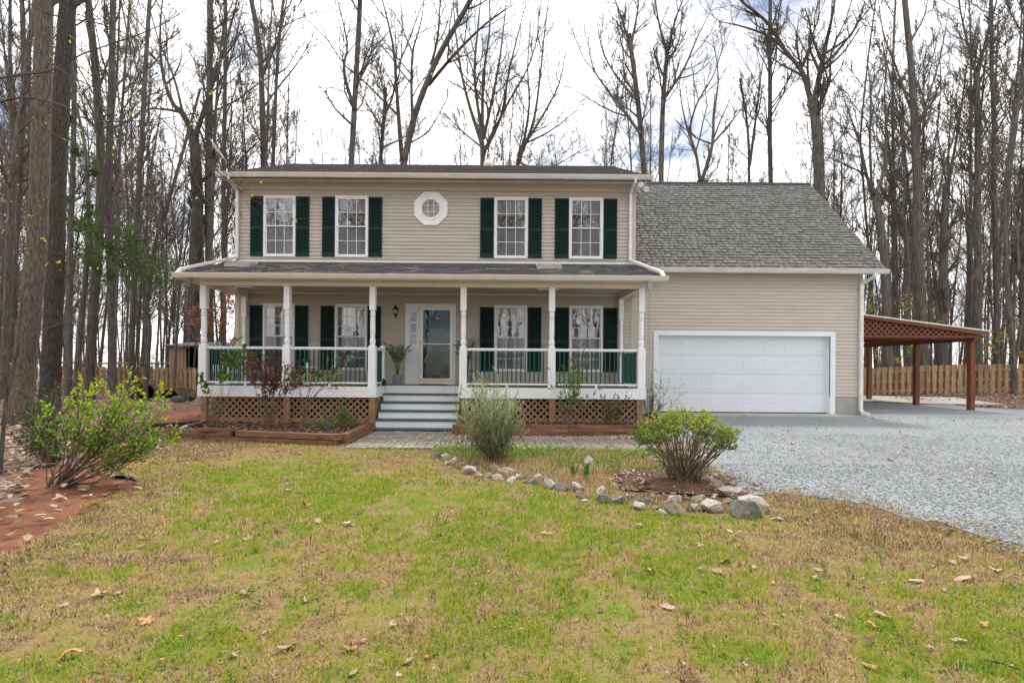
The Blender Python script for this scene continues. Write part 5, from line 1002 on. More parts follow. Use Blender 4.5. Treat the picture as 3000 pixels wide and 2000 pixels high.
T(21, [(((335, 870), (345, 760), (338, 700), (360, 560), (395, 440), (430, 300), (455, 200)), 14, 8)], 'thin crooked leaning tree in front of the left fence', 9, nl=10, flare=1.2)
T(34, [(((442, 800), (446, 650), (452, 480), (448, 380), (442, 300)), 38, 30), (((442, 305), (420, 262), (395, 235), (372, 160), (368, 60), (380, -60)), 20, 8), (((450, 310), (470, 250), (500, 160), (530, 60), (560, -60)), 16, 7), (((420, 262), (400, 180), (360, 80), (330, -40)), 9, 4)], 'stout trunk forking low just left of the satellite dish', 10, nl=5, start=0.6)
T(34.5, [(((483, 780), (480, 600), (478, 400), (480, 200), (481, 0), (482, -200)), 23, 16), (((481, 330), (500, 230), (535, 120), (560, 0)), 8, 4)], 'dark straight trunk directly behind the satellite dish', 11, nl=13)
T(30, [(((514, 780), (513, 560), (512, 400), (516, 200), (520, 0), (524, -150)), 15, 9)], 'slender tree between the dish and the upper left house corner', 12, nl=13)
T(31, [(((606, 420), (604, 300), (602, 200), (600, 130), (590, 60), (578, -10), (570, -120)), 24, 12), (((604, 170), (630, 110), (650, 50), (668, -60)), 12, 7), (((603, 250), (640, 200), (680, 150), (710, 100)), 7, 3), (((600, 140), (570, 100), (540, 20)), 6, 3)], 'forked dark tree rising behind the left end of the roof', 13, nl=8, start=0.55)
T(36, [(((628, 420), (632, 300), (638, 150), (650, 0)), 12, 8)], 'pale slender trunk just right of the forked dark tree', 14, nl=12)
T(29, [(((806, 420), (811, 320), (816, 220), (822, 100), (826, 0), (828, -120)), 20, 13), (((814, 250), (795, 190), (790, 150), (798, 110), (790, 60), (770, -20)), 11, 5), (((812, 290), (770, 250), (750, 215)), 7, 3), (((818, 200), (850, 140), (880, 100)), 6, 3)], 'tree with a crooked second stem behind the roof left of centre', 15, nl=9, start=0.5)
T(33, [(((872, 420), (876, 330), (882, 260), (885, 200)), 17, 9), (((882, 270), (905, 210), (910, 120), (905, 40)), 8, 4), (((880, 300), (850, 250), (830, 215)), 7, 3), (((876, 340), (920, 320), (950, 300)), 6, 3)], 'smaller twiggy tree between the crooked-stem tree and the V-forked tree', 16, nl=10, start=0.4)
T(28, [(((925, 420), (928, 370), (935, 335), (950, 270), (975, 200), (1005, 130), (1045, 60), (1080, 0), (1120, -80)), 26, 12), (((924, 372), (918, 300), (912, 220), (905, 120), (893, 60), (878, 0), (860, -60)), 17, 9), (((948, 290), (945, 200), (948, 120), (965, 60), (975, 0)), 11, 5), (((985, 195), (1040, 130), (1110, 60), (1180, 10)), 12, 5), (((990, 150), (1005, 90), (1010, 20), (1015, -60)), 9, 4), (((938, 330), (985, 300), (1030, 220)), 6, 3)], 'big V-forked tree leaning right above the middle of the roof', 17, nl=5, start=0.6, limbl=0.12)
T(27, [(((1108, 420), (1108, 350), (1104, 290)), 19, 12), (((1106, 330), (1080, 250), (1060, 170), (1045, 60), (1040, -40)), 11, 4), (((1106, 300), (1090, 180), (1098, 60), (1110, -50)), 10, 4), (((1108, 300), (1110, 180), (1125, 60), (1120, -60)), 10, 4), (((1110, 320), (1130, 230), (1150, 120), (1165, -20)), 10, 4), (((1112, 350), (1150, 270), (1170, 160), (1205, 20)), 9, 4), (((1108, 340), (1060, 300), (1020, 260)), 6, 3), (((1112, 345), (1165, 240), (1215, 150), (1240, 60)), 7, 3)], 'fan-shaped many-stemmed tree behind the roof dome', 18, nl=5, start=0.3, limbl=0.4, len2=0.4)
T(30, [(((1186, 420), (1192, 370), (1205, 320)), 16, 10), (((1195, 360), (1225, 280), (1240, 180), (1250, 80), (1262, -20)), 9, 4), (((1200, 340), (1250, 260), (1285, 190), (1300, 110)), 8, 3), (((1195, 370), (1215, 250), (1212, 150), (1220, 40)), 8, 3), (((1205, 330), (1265, 300), (1330, 250)), 6, 3)], 'many-stemmed spreading tree right of the fan-shaped one', 19, nl=4, start=0.3, limbl=0.4, len2=0.4)
T(27, [(((1480, 440), (1476, 370), (1470, 300), (1462, 220), (1452, 140), (1445, 80)), 22, 12), (((1448, 110), (1430, 50), (1405, -20)), 9, 5), (((1450, 100), (1462, 40), (1470, -40)), 9, 5), (((1472, 310), (1430, 250), (1390, 200), (1360, 150), (1350, 80)), 9, 3), (((1462, 230), (1420, 180), (1385, 120), (1370, 40)), 8, 3)], 'tree with drooping left limbs behind the right end of the main roof', 20, nl=7, start=0.55)
T(28, [(((1517, 440), (1519, 340), (1523, 240), (1530, 160), (1535, 110)), 19, 12), (((1533, 120), (1515, 60), (1500, -30)), 10, 5), (((1535, 115), (1550, 50), (1580, -30)), 9, 5), (((1524, 230), (1570, 160), (1600, 90), (1625, 40)), 8, 3), (((1530, 150), (1560, 90), (1565, 20)), 7, 3)], 'tree forking high, second behind the garage roof from the left', 21, nl=8, start=0.5)
T(27, [(((1612, 440), (1612, 425), (1608, 412)), 16, 14), (((1608, 415), (1598, 350), (1580, 300), (1566, 240), (1560, 180)), 10, 4), (((1612, 415), (1635, 340), (1640, 260), (1650, 180), (1640, 100)), 11, 4), (((1582, 305), (1600, 240), (1640, 170), (1665, 90)), 7, 3), (((1637, 330), (1680, 280), (1710, 240)), 6, 3)], 'low V-forked small tree above the garage ridge', 22, nl=3, start=0.3, limbl=0.3)
T(33, [(((1722, 440), (1722, 340), (1715, 260), (1700, 180)), 11, 6), (((1722, 380), (1735, 280), (1745, 200), (1755, 120)), 9, 4)], 'pair of thin joined stems above the garage ridge', 23, nl=9, start=0.3)
T(30, [(((1772, 440), (1770, 320), (1770, 200), (1768, 100), (1768, -40)), 17, 10)], 'straight single trunk above the garage ridge', 24, nl=14, start=0.4)
T(26, [(((1884, 500), (1880, 400), (1874, 320), (1866, 250), (1862, 225)), 34, 28), (((1862, 235), (1845, 170), (1810, 125), (1770, 85), (1700, 60), (1650, 50)), 16, 6), (((1800, 110), (1760, 50), (1700, 0), (1680, -40)), 12, 6), (((1870, 240), (1885, 160), (1900, 90), (1915, 20), (1925, -60)), 20, 11), (((1862, 230), (1855, 160), (1860, 100), (1880, 40), (1885, -30)), 9, 4), (((1875, 260), (1905, 190), (1910, 120), (1945, 40), (1960, -20)), 9, 4), (((1850, 180), (1830, 110), (1835, 40)), 8, 3)], 'broad tree with sweeping left limbs behind the garage roof end', 25, 'big_tree', nl=4, start=0.6)
T(24, [(((2040, 820), (2036, 700), (2024, 560), (2012, 480), (2006, 445)), 30, 22), (((2006, 450), (1990, 400), (1975, 330), (1950, 260), (1930, 200)), 12, 4), (((2008, 450), (2030, 390), (2035, 300), (2032, 200), (2040, 80)), 12, 5), (((2004, 460), (1998, 330), (2000, 220), (1990, 120)), 10, 4)], 'crook-stemmed tree beside the garage eave', 26, nl=6, start=0.5)
T(24.5, [(((2122, 840), (2116, 700), (2108, 560), (2104, 420), (2098, 300), (2092, 180), (2085, 80), (2075, -60)), 36, 16), (((2116, 560), (2150, 470), (2170, 380), (2200, 280), (2215, 220)), 9, 4), (((2100, 330), (2130, 230), (2160, 130), (2180, 20)), 9, 4), (((2095, 260), (2060, 160), (2030, 80), (2015, -20)), 9, 4)], 'tallest stout trunk rising above the carport roof', 27, 'big_tree', nl=9, start=0.5)
T(27, [(((2086, 830), (2084, 700), (2082, 560), (2072, 500), (2040, 450), (2020, 410)), 20, 10), (((2072, 505), (2078, 420), (2072, 330), (2080, 240)), 8, 3)], 'slim trunk bending left just beside the tallest carport tree', 28, nl=9, start=0.45)
T(27, [(((2166, 840), (2168, 700), (2170, 580), (2176, 480), (2178, 420)), 30, 22), (((2178, 425), (2195, 330), (2210, 230), (2225, 120)), 11, 4), (((2176, 430), (2160, 350), (2150, 270)), 8, 3), (((2178, 430), (2180, 320), (2190, 200)), 9, 4)], 'brown trunk splitting into upright limbs above the carport end', 29, nl=8, start=0.45)
T(23.5, [(((2246, 850), (2246, 700), (2248, 560), (2250, 420), (2250, 320), (2244, 220), (2240, 165)), 27, 18), (((2242, 170), (2225, 110), (2205, 20), (2195, -60)), 11, 5), (((2245, 180), (2262, 100), (2285, 20), (2300, -60)), 10, 5), (((2248, 300), (2215, 260), (2195, 240)), 6, 3), (((2250, 330), (2290, 260), (2330, 200)), 7, 3)], 'dark straight trunk right of the carport, forking at the top', 30, nl=8, start=0.4)
T(26, [(((2288, 850), (2290, 700), (2290, 540), (2286, 420), (2284, 280), (2275, 160), (2270, 0)), 20, 11)], 'straight trunk right of the dark forking one', 31, nl=13)
T(22, [(((2330, 850), (2318, 700), (2312, 560), (2316, 420), (2330, 280), (2345, 120), (2350, -40)), 19, 11), (((2340, 620), (2335, 520), (2318, 440), (2300, 380), (2280, 340)), 10, 5)], 'tree by the right edge with a crossing curved limb', 32, nl=11)
T(28, [(((2350, 840), (2348, 700), (2345, 540), (2352, 400), (2362, 200)), 20, 12)], 'trunk cut by the right edge of the picture', 33, nl=12)
# the rest of the wood: one tree per stem, a dozen growth forms
forms = []
for f_ in range(9):
    r = np.random.default_rng(500 + f_); ht = r.uniform(17, 25); z = np.linspace(0, 1, 18); lean = r.normal(0, 0.045, 2)
    tr = np.stack([lean[0] * ht * z + 0.25 * np.sin(z * 6 + f_) * z, lean[1] * ht * z + 0.25 * np.cos(z * 5 + f_) * z, ht * z - 0.2], 1); r0 = r.uniform(0.06, 0.12); rad = r0 * (1 - 0.82 * z) * (1 + 0.5 * np.exp(-z * 40)) + 0.012
    if f_ % 3 == 2: tr[9:, 0] += (z[9:] - z[9]) * ht * 0.12
    V, F = tubes(tr[None], rad[None], 8); tm = np_mesh('trunk', V, F, M['bark'], None, True); nb = NB()
    p, d, l_, r_ = kids(r, tr[None], rad[None], 18, 0.28, 0.97, 36, 0.19, np.array([ht]), 0.48); a1, q1 = grow(r, p, d, l_, r_, np.maximum(r_ * 0.25, 0.009), 8, 0.1, 0.12); nb.add(*tubes(a1, q1, 5))
    tree_levels(r, nb, None, None, a1, q1, 5, 5, 4, 0.5, 0.0095)
    p, d, l_, r_ = kids(r, tr[None], rad[None], 22, 0.05, 0.5, 68, 0.05, np.array([ht]), 0.1); a1, q1 = grow(r, p, d, l_, np.full(22, 0.01), np.full(22, 0.005), 4, 0.2, 0.04); nb.add(*tubes(a1, q1, 3))
    V = np.concatenate(nb.V); F = np.concatenate(nb.F[4]); cm = np_mesh('crown', V, F, M['twig']); forms.append((tm, cm))
for f_ in range(5):                          # slim pole-stage trees
    r = np.random.default_rng(700 + f_); ht = r.uniform(13, 19); z = np.linspace(0, 1, 14); lean = r.normal(0, 0.05, 2)
    tr = np.stack([lean[0] * ht * z + 0.3 * np.sin(z * 7 + f_) * z, lean[1] * ht * z + 0.3 * np.cos(z * 6 + f_) * z, ht * z - 0.1], 1); rad = r.uniform(0.04, 0.07) * (1 - 0.85 * z) + 0.008
    V, F = tubes(tr[None], rad[None], 6); tm = np_mesh('trunk', V, F, M['bark'], None, True); nb = NB()
    p, d, l_, r_ = kids(r, tr[None], rad[None], 22, 0.2, 0.98, 38, 0.2, np.array([ht]), 0.5); a1, q1 = grow(r, p, d, l_, r_, np.full(len(r_), 0.006), 7, 0.1, 0.1); nb.add(*tubes(a1, q1, 4)); tree_levels(r, nb, None, None, a1, q1, 4, 4, 3, 0.45, 0.007)
    forms.append((tm, np_mesh('crown', np.concatenate(nb.V), np.concatenate(nb.F[4]), M['twig_pale'])))
def wood_tree(x, y, k, s_, label, group):
    z = hz(x, y); o = empty('woodland_tree' if k < 9 else 'young_tree', (x, y, z), label, 'tree', group); a = random.uniform(0, 6.28)
    for nm, me in (('trunk', forms[k][0]), ('crown', forms[k][1])):
        c = link(nm, me, o, (x, y, z), (0, 0, a), (s_, s_, s_ * random.uniform(0.95, 1.15)))
rr = random.Random(77); cnt = 0; placed = []
def try_place(n, xr, yr, ok, label, group, smin=0.8, smax=1.25, gap=1.1, ks=(0, 9)):
    k = 0; tries = 0
    while k < n and tries < n * 60:
        tries += 1; y = yr[0] + (yr[1] - yr[0]) * rr.random() ** 0.8; x = rr.uniform(xr[0] * y, xr[1] * y)
        if not ok(x, y) or any((x - a) ** 2 + (y - b) ** 2 < gap * gap for a, b in placed): continue
        placed.append((x, y)); wood_tree(x, y, rr.randrange(*ks), rr.uniform(smin, smax), label, group); k += 1
try_place(44, (-1.02, -0.46), (24, 52), lambda x, y: abs(y - 28) > 0.7 and abs(y - 35) > 0.5 and not (-21.5 < x < -15 and 29.5 < y < 33.5), 'slender bare tree among the crowded trunks of the wood left of the house', 'bare trees in the wood left of the house')
try_place(46, (-0.46, 0.52), (30, 60), lambda x, y: True, 'bare tree showing only its crown above the house roofs', 'bare trees in the wood behind the house', 0.7, 1.05, 2.0)
try_place(33, (0.6, 1.06), (25.5, 50), lambda x, y: True, 'slender bare tree among the crowded trunks of the wood right of the garage', 'bare trees in the wood right of the garage')
try_place(80, (-1.1, 1.1), (-38, -8), lambda x, y: True, 'bare tree across the front yard, mirrored in the window panes', 'bare trees behind the viewpoint', 0.8, 1.2, 1.0)
okl = lambda x, y: abs(y - 28) > 0.7 and abs(y - 35) > 0.5 and not (-21.5 < x < -15 and 29.5 < y < 33.5)
try_place(62, (-1.04, -0.46), (22, 52), okl, 'thin pole-like young tree in the wood left of the house', 'pole-like young trees left of the house', 0.7, 1.2, 0.7, (9, 14))
try_place(80, (-0.46, 0.56), (30, 62), lambda x, y: True, 'thin young tree whose twigs show above the house roofs', 'pole-like young trees behind the house', 0.7, 1.2, 0.9, (9, 14))
try_place(46, (0.58, 1.08), (25.5, 50), lambda x, y: True, 'thin pole-like young tree in the wood right of the garage', 'pole-like young trees right of the garage', 0.7, 1.2, 0.7, (9, 14))
# far wood, one mass
r = np.random.default_rng(900); nb = NB(); n = 200; y = r.uniform(52, 110, n); x = r.uniform(-1.15, 1.15, n) * y; ht = r.uniform(13, 21, n)
a0, q0_ = grow(r, np.stack([x, y, hgt(x, y) - 0.2], 1), np.stack([r.normal(0, .05, n), r.normal(0, .05, n), np.ones(n)], 1), ht, r.uniform(0.1, 0.2, n), np.full(n, 0.03), 6, 0.03, 0.03); nb.add(*tubes(a0, q0_, 4))
p, d, l_, r_ = kids(r, a0, q0_, 9, 0.3, 1, 34, 0.24, ht, 0.5); a1, q1 = grow(r, p, d, l_, r_, np.full(len(r_), 0.014), 4, 0.1, 0.12); nb.add(*tubes(a1, q1, 3))
p, d, l2, r_ = kids(r, a1, q1, 5, 0.2, 1, 36, 0.5, l_, 0.5); a2, q2 = grow(r, p, d, l2, np.maximum(r_, .014), np.full(len(r_), 0.009), 3, 0.12, 0.1); nb.add(*tubes(a2, q2, 3))
n = 700; y = r.uniform(30, 70, n); x = np.where(r.random(n) < .5, r.uniform(-1.1, -0.45, n), r.uniform(0.55, 1.1, n)) * y; hh = r.uniform(1.0, 5.0, n)
a0, q0_ = grow(r, np.stack([x, y, hgt(x, y) - .05], 1), np.stack([r.normal(0, .2, n), r.normal(0, .2, n), np.ones(n)], 1), hh, np.full(n, .02), np.full(n, .008), 5, 0.12, 0.05); nb.add(*tubes(a0, q0_, 3))
p, d, l2, r_ = kids(r, a0, q0_, 7, 0.15, 1, 45, 0.35, hh, 0.6); a2, q2 = grow(r, p, d, l2, np.full(len(r_), .009), np.full(len(r_), 0.006), 3, 0.15, 0.05); nb.add(*tubes(a2, q2, 3))
tag(nb.build('distant_wood', M['twig']), 'distant bare wood and thicket filling the horizon', 'wood', kind='stuff')
# ------------------------------------------------------------------ shrubs and plants
def leafm(nm, stops, tr=0.3, rough=0.45, spec=0.4): M[nm] = tone_mat(nm, stops, rough, tr, spec)
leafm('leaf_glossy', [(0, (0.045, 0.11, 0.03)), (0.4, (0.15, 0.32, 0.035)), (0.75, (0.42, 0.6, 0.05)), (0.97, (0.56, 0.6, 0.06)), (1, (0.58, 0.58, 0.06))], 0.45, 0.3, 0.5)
leafm('leaf_dark', [(0, (0.018, 0.05, 0.022)), (0.6, (0.05, 0.12, 0.045)), (1, (0.13, 0.24, 0.07))], 0.2, 0.35)
leafm('leaf_rosemary', [(0, (0.22, 0.28, 0.14)), (0.5, (0.46, 0.54, 0.3)), (1, (0.7, 0.75, 0.52))], 0.4, 0.6, 0.2)
leafm('leaf_box', [(0, (0.05, 0.1, 0.02)), (0.4, (0.14, 0.25, 0.035)), (0.8, (0.4, 0.5, 0.06)), (1, (0.62, 0.62, 0.12))], 0.45, 0.4)
leafm('leaf_wine', [(0, (0.05, 0.016, 0.02)), (0.6, (0.15, 0.04, 0.045)), (1, (0.32, 0.1, 0.08))], 0.25, 0.5)
leafm('leaf_spring', [(0, (0.16, 0.25, 0.03)), (0.6, (0.33, 0.44, 0.06)), (1, (0.55, 0.56, 0.12))], 0.45, 0.5)
leafm('leaf_yellow', [(0, (0.34, 0.40, 0.04)), (0.6, (0.58, 0.58, 0.06)), (1, (0.75, 0.66, 0.1))], 0.45, 0.5)
leafm('leaf_ochre', [(0, (0.33, 0.27, 0.07)), (0.6, (0.52, 0.42, 0.12)), (1, (0.62, 0.44, 0.2))], 0.45, 0.5)
leafm('leaf_rust', [(0, (0.30, 0.085, 0.025)), (0.6, (0.52, 0.17, 0.05)), (1, (0.62, 0.32, 0.14))], 0.4, 0.6)
leafm('leaf_mid', [(0, (0.04, 0.1, 0.02)), (0.5, (0.12, 0.26, 0.035)), (1, (0.3, 0.46, 0.07))], 0.4, 0.45)
leafm('leaf_nandina', [(0, (0.05, 0.09, 0.025)), (0.6, (0.11, 0.17, 0.04)), (0.85, (0.22, 0.12, 0.04)), (1, (0.4, 0.12, 0.06))], 0.3, 0.45)
leafm('leaf_cedar', [(0, (0.035, 0.09, 0.015)), (0.6, (0.085, 0.2, 0.03)), (1, (0.18, 0.3, 0.05))], 0.4, 0.6)
leafm('petal_white', [(0, (0.7, 0.7, 0.64)), (1, (0.85, 0.85, 0.8))], 0.3); leafm('petal_blue', [(0, (0.05, 0.06, 0.3)), (1, (0.14, 0.15, 0.5))], 0.2)
def shrub(name, base, label, cat, tips, ctrl, r0, nbr, brl, nleaf, lsize, mat, seed, elong=1.9, spread=0.05, lt0=0.25, up=0.35, stemmat='stem', tonef=None, grp=None, n2=0, brang=38, along=0.6, kt0=0.3):
    r = np.random.default_rng(seed); base = np.array(base); tips = np.array(tips); B = len(tips); o = empty(name, tuple(base), label, cat, grp)
    b0 = base[None] + np.stack([r.normal(0, spread, B), r.normal(0, spread, B), np.full(B, -0.03)], 1); c = ctrl(b0, tips, r)
    t = np.linspace(0, 1, 9)[None, :, None]; pts = (1 - t) ** 2 * b0[:, None] + 2 * t * (1 - t) * c[:, None] + t * t * tips[:, None]
    ln = np.linalg.norm(tips - b0, axis=1); pts[:, 1:] += r.normal(0, 0.012, (B, 8, 3)) * ln[:, None, None]; rad = (r0 * r.uniform(0.5, 1.2, B))[:, None] * np.linspace(1, 0.18, 9)[None]
    nb = NB(); nb.add(*tubes(pts, rad, 5)); p, d, l_, r_ = kids(r, pts, rad, nbr, kt0, 1, brang, brl, ln, 0.6); a1, q1 = grow(r, p, d, l_, np.maximum(r_, 0.0015), np.full(len(r_), 0.0012), 5, 0.15, 0.06); nb.add(*tubes(a1, q1, 3))
    if n2: p, d, l2, r_ = kids(r, a1, q1, n2, 0.2, 1, 40, 0.5, l_, 0.6); a2, q2 = grow(r, p, d, l2, np.full(len(l2), 0.0016), np.full(len(l2), 0.001), 4, 0.15, 0.04); nb.add(*tubes(a2, q2, 3)); a1 = np.concatenate([a1[:, [0, 1, 3, 4]], a2])
    nb.build('stems', M[stemmat], o)
    k = r.integers(0, len(a1), nleaf); tt = r.uniform(lt0, 1.0, nleaf) * (a1.shape[1] - 1); i = np.minimum(tt.astype(int), a1.shape[1] - 2); f = (tt - i)[:, None]
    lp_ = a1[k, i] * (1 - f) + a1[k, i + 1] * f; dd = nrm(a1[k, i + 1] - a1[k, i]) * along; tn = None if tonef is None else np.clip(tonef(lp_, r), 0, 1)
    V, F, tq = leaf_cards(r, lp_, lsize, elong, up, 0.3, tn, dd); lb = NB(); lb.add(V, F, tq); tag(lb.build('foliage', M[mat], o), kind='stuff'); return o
R0 = np.random.default_rng(61)
def fan(base, n, a0, a1, L0, L1, dy, r=R0):
    a = np.radians(r.uniform(a0, a1, n)); l_ = r.uniform(L0, L1, n); return np.stack([base[0] + np.cos(a) * l_, base[1] + r.normal(0, dy, n), base[2] + np.sin(a) * l_], 1)
def ell(c, rx, ry, rz, n, r=R0, zmin=-1, shell=0.6):
    v = nrm(r.normal(0, 1, (n * 3, 3))); v = v[v[:, 2] > zmin][:n]; return np.array(c)[None] + v * np.array([rx, ry, rz]) * r.uniform(shell, 1, (len(v), 1))
bow = lambda k=0.25: (lambda b, t, r: b * 0.5 + t * 0.5 + np.stack([r.normal(0, 0.03, len(b)), r.normal(0, 0.03, len(b)), np.linalg.norm(t - b, axis=1) * k * r.uniform(-0.3, 1, len(b))], 1))
sag = lambda b, t, r: b * 0.55 + t * 0.45 + np.stack([(t - b)[:, 0] * 0.12, 0 * b[:, 0], -0.10 * np.linalg.norm(t - b, axis=1)], 1)
# 1 the leaning glossy shrub on the left
sb0 = GQ(128, 1112); tips = np.concatenate([fan(sb0, 27, 22, 66, 1.1, 1.66, 0.25), fan(sb0, 6, 60, 100, 0.8, 1.2, 0.25), fan(sb0, 3, 20, 30, 1.0, 1.3, 0.2)])
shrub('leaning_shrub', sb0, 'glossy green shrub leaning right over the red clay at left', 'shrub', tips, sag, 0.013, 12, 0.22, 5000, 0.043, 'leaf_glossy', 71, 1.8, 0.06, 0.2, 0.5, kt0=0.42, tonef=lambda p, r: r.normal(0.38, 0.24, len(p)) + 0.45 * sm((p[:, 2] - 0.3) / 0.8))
sb1 = GQ(120, 1062); shrub('dark_shrub', sb1, 'darker small-leaved shrub behind the leaning glossy shrub', 'shrub', ell((sb1.x - 0.05, sb1.y, 0.42), 0.5, 0.45, 0.62, 40), bow(0.1), 0.012, 9, 0.35, 4200, 0.032, 'leaf_dark', 72, n2=2)
# 2 rosemary
sb2 = GQ(1138, 1060); tips = ell((sb2.x - 0.12, sb2.y, 0.50), 0.50, 0.42, 0.40, 105, zmin=-0.15, shell=0.45); tips[:, 0] += 0.06; tips = np.concatenate([tips, ell((sb2.x - 0.05, sb2.y, 0.66), 0.50, 0.3, 0.46, 46, zmin=0.0, shell=0.7)]); tips += R0.normal(0, 0.05, tips.shape); tips[:, 0] -= 0.12 * np.clip(tips[:, 2] - 0.5, 0, 1)
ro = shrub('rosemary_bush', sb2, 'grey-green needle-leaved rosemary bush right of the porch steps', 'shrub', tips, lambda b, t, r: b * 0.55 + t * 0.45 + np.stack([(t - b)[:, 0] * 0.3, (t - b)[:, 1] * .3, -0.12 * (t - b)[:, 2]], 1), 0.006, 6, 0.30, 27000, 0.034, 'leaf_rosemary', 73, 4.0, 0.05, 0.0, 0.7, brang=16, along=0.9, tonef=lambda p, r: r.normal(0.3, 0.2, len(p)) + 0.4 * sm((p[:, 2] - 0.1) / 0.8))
# 3 clipped fan-shaped shrub
sb3 = SHR; tips = ell((sb3.x + 0.02, sb3.y, 0.40), 0.62, 0.55, 0.30, 110, zmin=-0.25, shell=0.86)
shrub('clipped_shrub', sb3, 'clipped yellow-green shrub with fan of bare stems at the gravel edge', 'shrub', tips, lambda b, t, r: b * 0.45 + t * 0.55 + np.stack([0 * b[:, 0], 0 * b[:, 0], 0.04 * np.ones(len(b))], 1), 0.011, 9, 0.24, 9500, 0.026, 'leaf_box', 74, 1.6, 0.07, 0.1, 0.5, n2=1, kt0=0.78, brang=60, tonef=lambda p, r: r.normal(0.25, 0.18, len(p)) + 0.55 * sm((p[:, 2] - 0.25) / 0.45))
# 4 porch bed plants
def pb(u, v, Y): p = P(u, v, Y); return (p.x, Y, -0.07 if p.x < -2 else -0.02)
b = pb(783, 1253, 11.15); shrub('wine_leaf_shrub', b, 'wine-red leaved shrub before the second porch post', 'shrub', np.concatenate([ell((b[0] - 0.0, 11.2, 1.12), 0.28, 0.25, 0.36, 10), ell((b[0] + 0.55, 11.2, 1.05), 0.3, 0.25, 0.26, 8), ell((b[0] - 0.2, 11.2, 1.3), 0.3, 0.2, 0.25, 6)]), bow(0.12), 0.010, 14, 0.25, 5200, 0.036, 'leaf_wine', 75, spread=0.05, n2=1, kt0=0.6)
b = pb(878, 1262, 10.75); shrub('pruned_sapling', b, 'hard-pruned sapling with yellow-green sprigs in the left bed', 'shrub', [P(905, 1115, 10.75), P(912, 1125, 10.7), P(1035, 1078, 10.7), P(1015, 1100, 10.8), P(1000, 1085, 10.6), P(850, 1110, 10.7), P(995, 1130, 10.6), P(965, 1072, 10.8)], lambda b, t, r: b + np.array([0.22, 0, 1.0]), 0.013, 9, 0.36, 520, 0.04, 'leaf_spring', 76, 2.2, 0.012, 0.45, n2=1, kt0=0.55)
b = pb(625, 1250, 11.7); shrub('climbing_rose', b, 'green-leaved climbing rose at the left porch railing', 'rose', [P(668, 1040, 11.75), P(690, 1030, 11.8), P(705, 1020, 11.7), P(688, 1003, 11.8), P(655, 1062, 11.7), P(742, 1048, 11.8), P(755, 1058, 11.75), P(720, 1022, 11.75), P(600, 1120, 11.7), P(585, 1100, 11.6), P(668, 1075, 11.7)], bow(0.15), 0.007, 9, 0.16, 1300, 0.06, 'leaf_mid', 77, 1.6, 0.06, 0.3, kt0=0.65)
b = pb(618, 1250, 11.3); shrub('bare_cane_clump', b, 'clump of bare grey canes at the left corner of the raised bed', 'shrub', ell((b[0] + 0.05, 11.3, 0.45), 0.5, 0.3, 0.45, 18, zmin=0), bow(0.1), 0.006, 6, 0.35, 60, 0.03, 'leaf_mid', 78, n2=1)
b = pb(1010, 1245, 11.3); shrub('ferny_shrub', b, 'low ferny bright green plant beside the porch steps', 'shrub', np.concatenate([ell((b[0] - 0.1, 11.35, 0.12), 0.42, 0.3, 0.28, 34, zmin=-0.2), [P(985, 1180, 11.4), P(1000, 1172, 11.4), P(970, 1190, 11.4)]]), bow(0.2), 0.005, 9, 0.4, 3600, 0.026, 'leaf_mid', 79, 4.0, 0.12, 0.1, n2=1, tonef=lambda p, r: r.normal(0.6, 0.25, len(p)))
b = pb(945, 1250, 11.0); shrub('low_herb', b, 'low bright green herb in the middle of the raised bed', 'plant', ell((b[0], 11.0, 0.0), 0.3, 0.2, 0.1, 26, zmin=-0.1), bow(0.3), 0.003, 6, 0.4, 1300, 0.026, 'leaf_mid', 80, 2.5, 0.1, 0.1, tonef=lambda p, r: r.normal(0.7, 0.2, len(p)))
b = pb(960, 1262, 10.6); shrub('grape_hyacinth', b, 'small blue grape hyacinths in the raised bed', 'flower', ell((b[0], 10.6, 0.03), 0.1, 0.06, 0.1, 12, zmin=0.2), bow(0.1), 0.003, 3, 0.25, 160, 0.02, 'petal_blue', 81, 1.4, 0.06, 0.6)
b = pb(1655, 1245, 11.6); shrub('tall_sparse_shrub', b, 'tall sparse green shrub in front of the fifth porch post', 'shrub', np.concatenate([ell((P(1690, 1080, 11.6).x, 11.6, 1.25), 0.5, 0.25, 0.45, 16), [P(1612, 1078, 11.6), P(1640, 1150, 11.6), P(1760, 1140, 11.6), P(1720, 1160, 11.6)]]), bow(0.0), 0.007, 9, 0.22, 1700, 0.045, 'leaf_mid', 82, 2.0, 0.05, 0.2, tonef=lambda p, r: r.normal(0.55, 0.25, len(p)))
b = pb(1790, 1245, 11.6); shrub('nandina', b, 'reddish-green low shrub by the last porch post', 'shrub', np.concatenate([ell((b[0], 11.6, 0.33), 0.42, 0.28, 0.36, 26), [P(1838, 1155, 11.6), P(1760, 1162, 11.6)]]), bow(0.05), 0.007, 8, 0.35, 2100, 0.042, 'leaf_nandina', 83, 2.6, 0.1, 0.2)
b = pb(1915, 1222, 12.9); b = (b[0], 12.9, 0.0); shrub('corner_shrub', b, 'wispy evergreen shrub in the corner between porch and garage door', 'shrub', np.concatenate([ell((b[0], 12.9, 0.5), 0.32, 0.28, 0.55, 22), [P(1990, 1130, 12.8), P(1960, 1120, 12.8), P(2005, 1140, 12.8), P(1935, 1085, 12.9)]]), bow(0.0), 0.007, 8, 0.35, 1500, 0.034, 'leaf_mid', 84, 2.2, 0.08, 0.2)
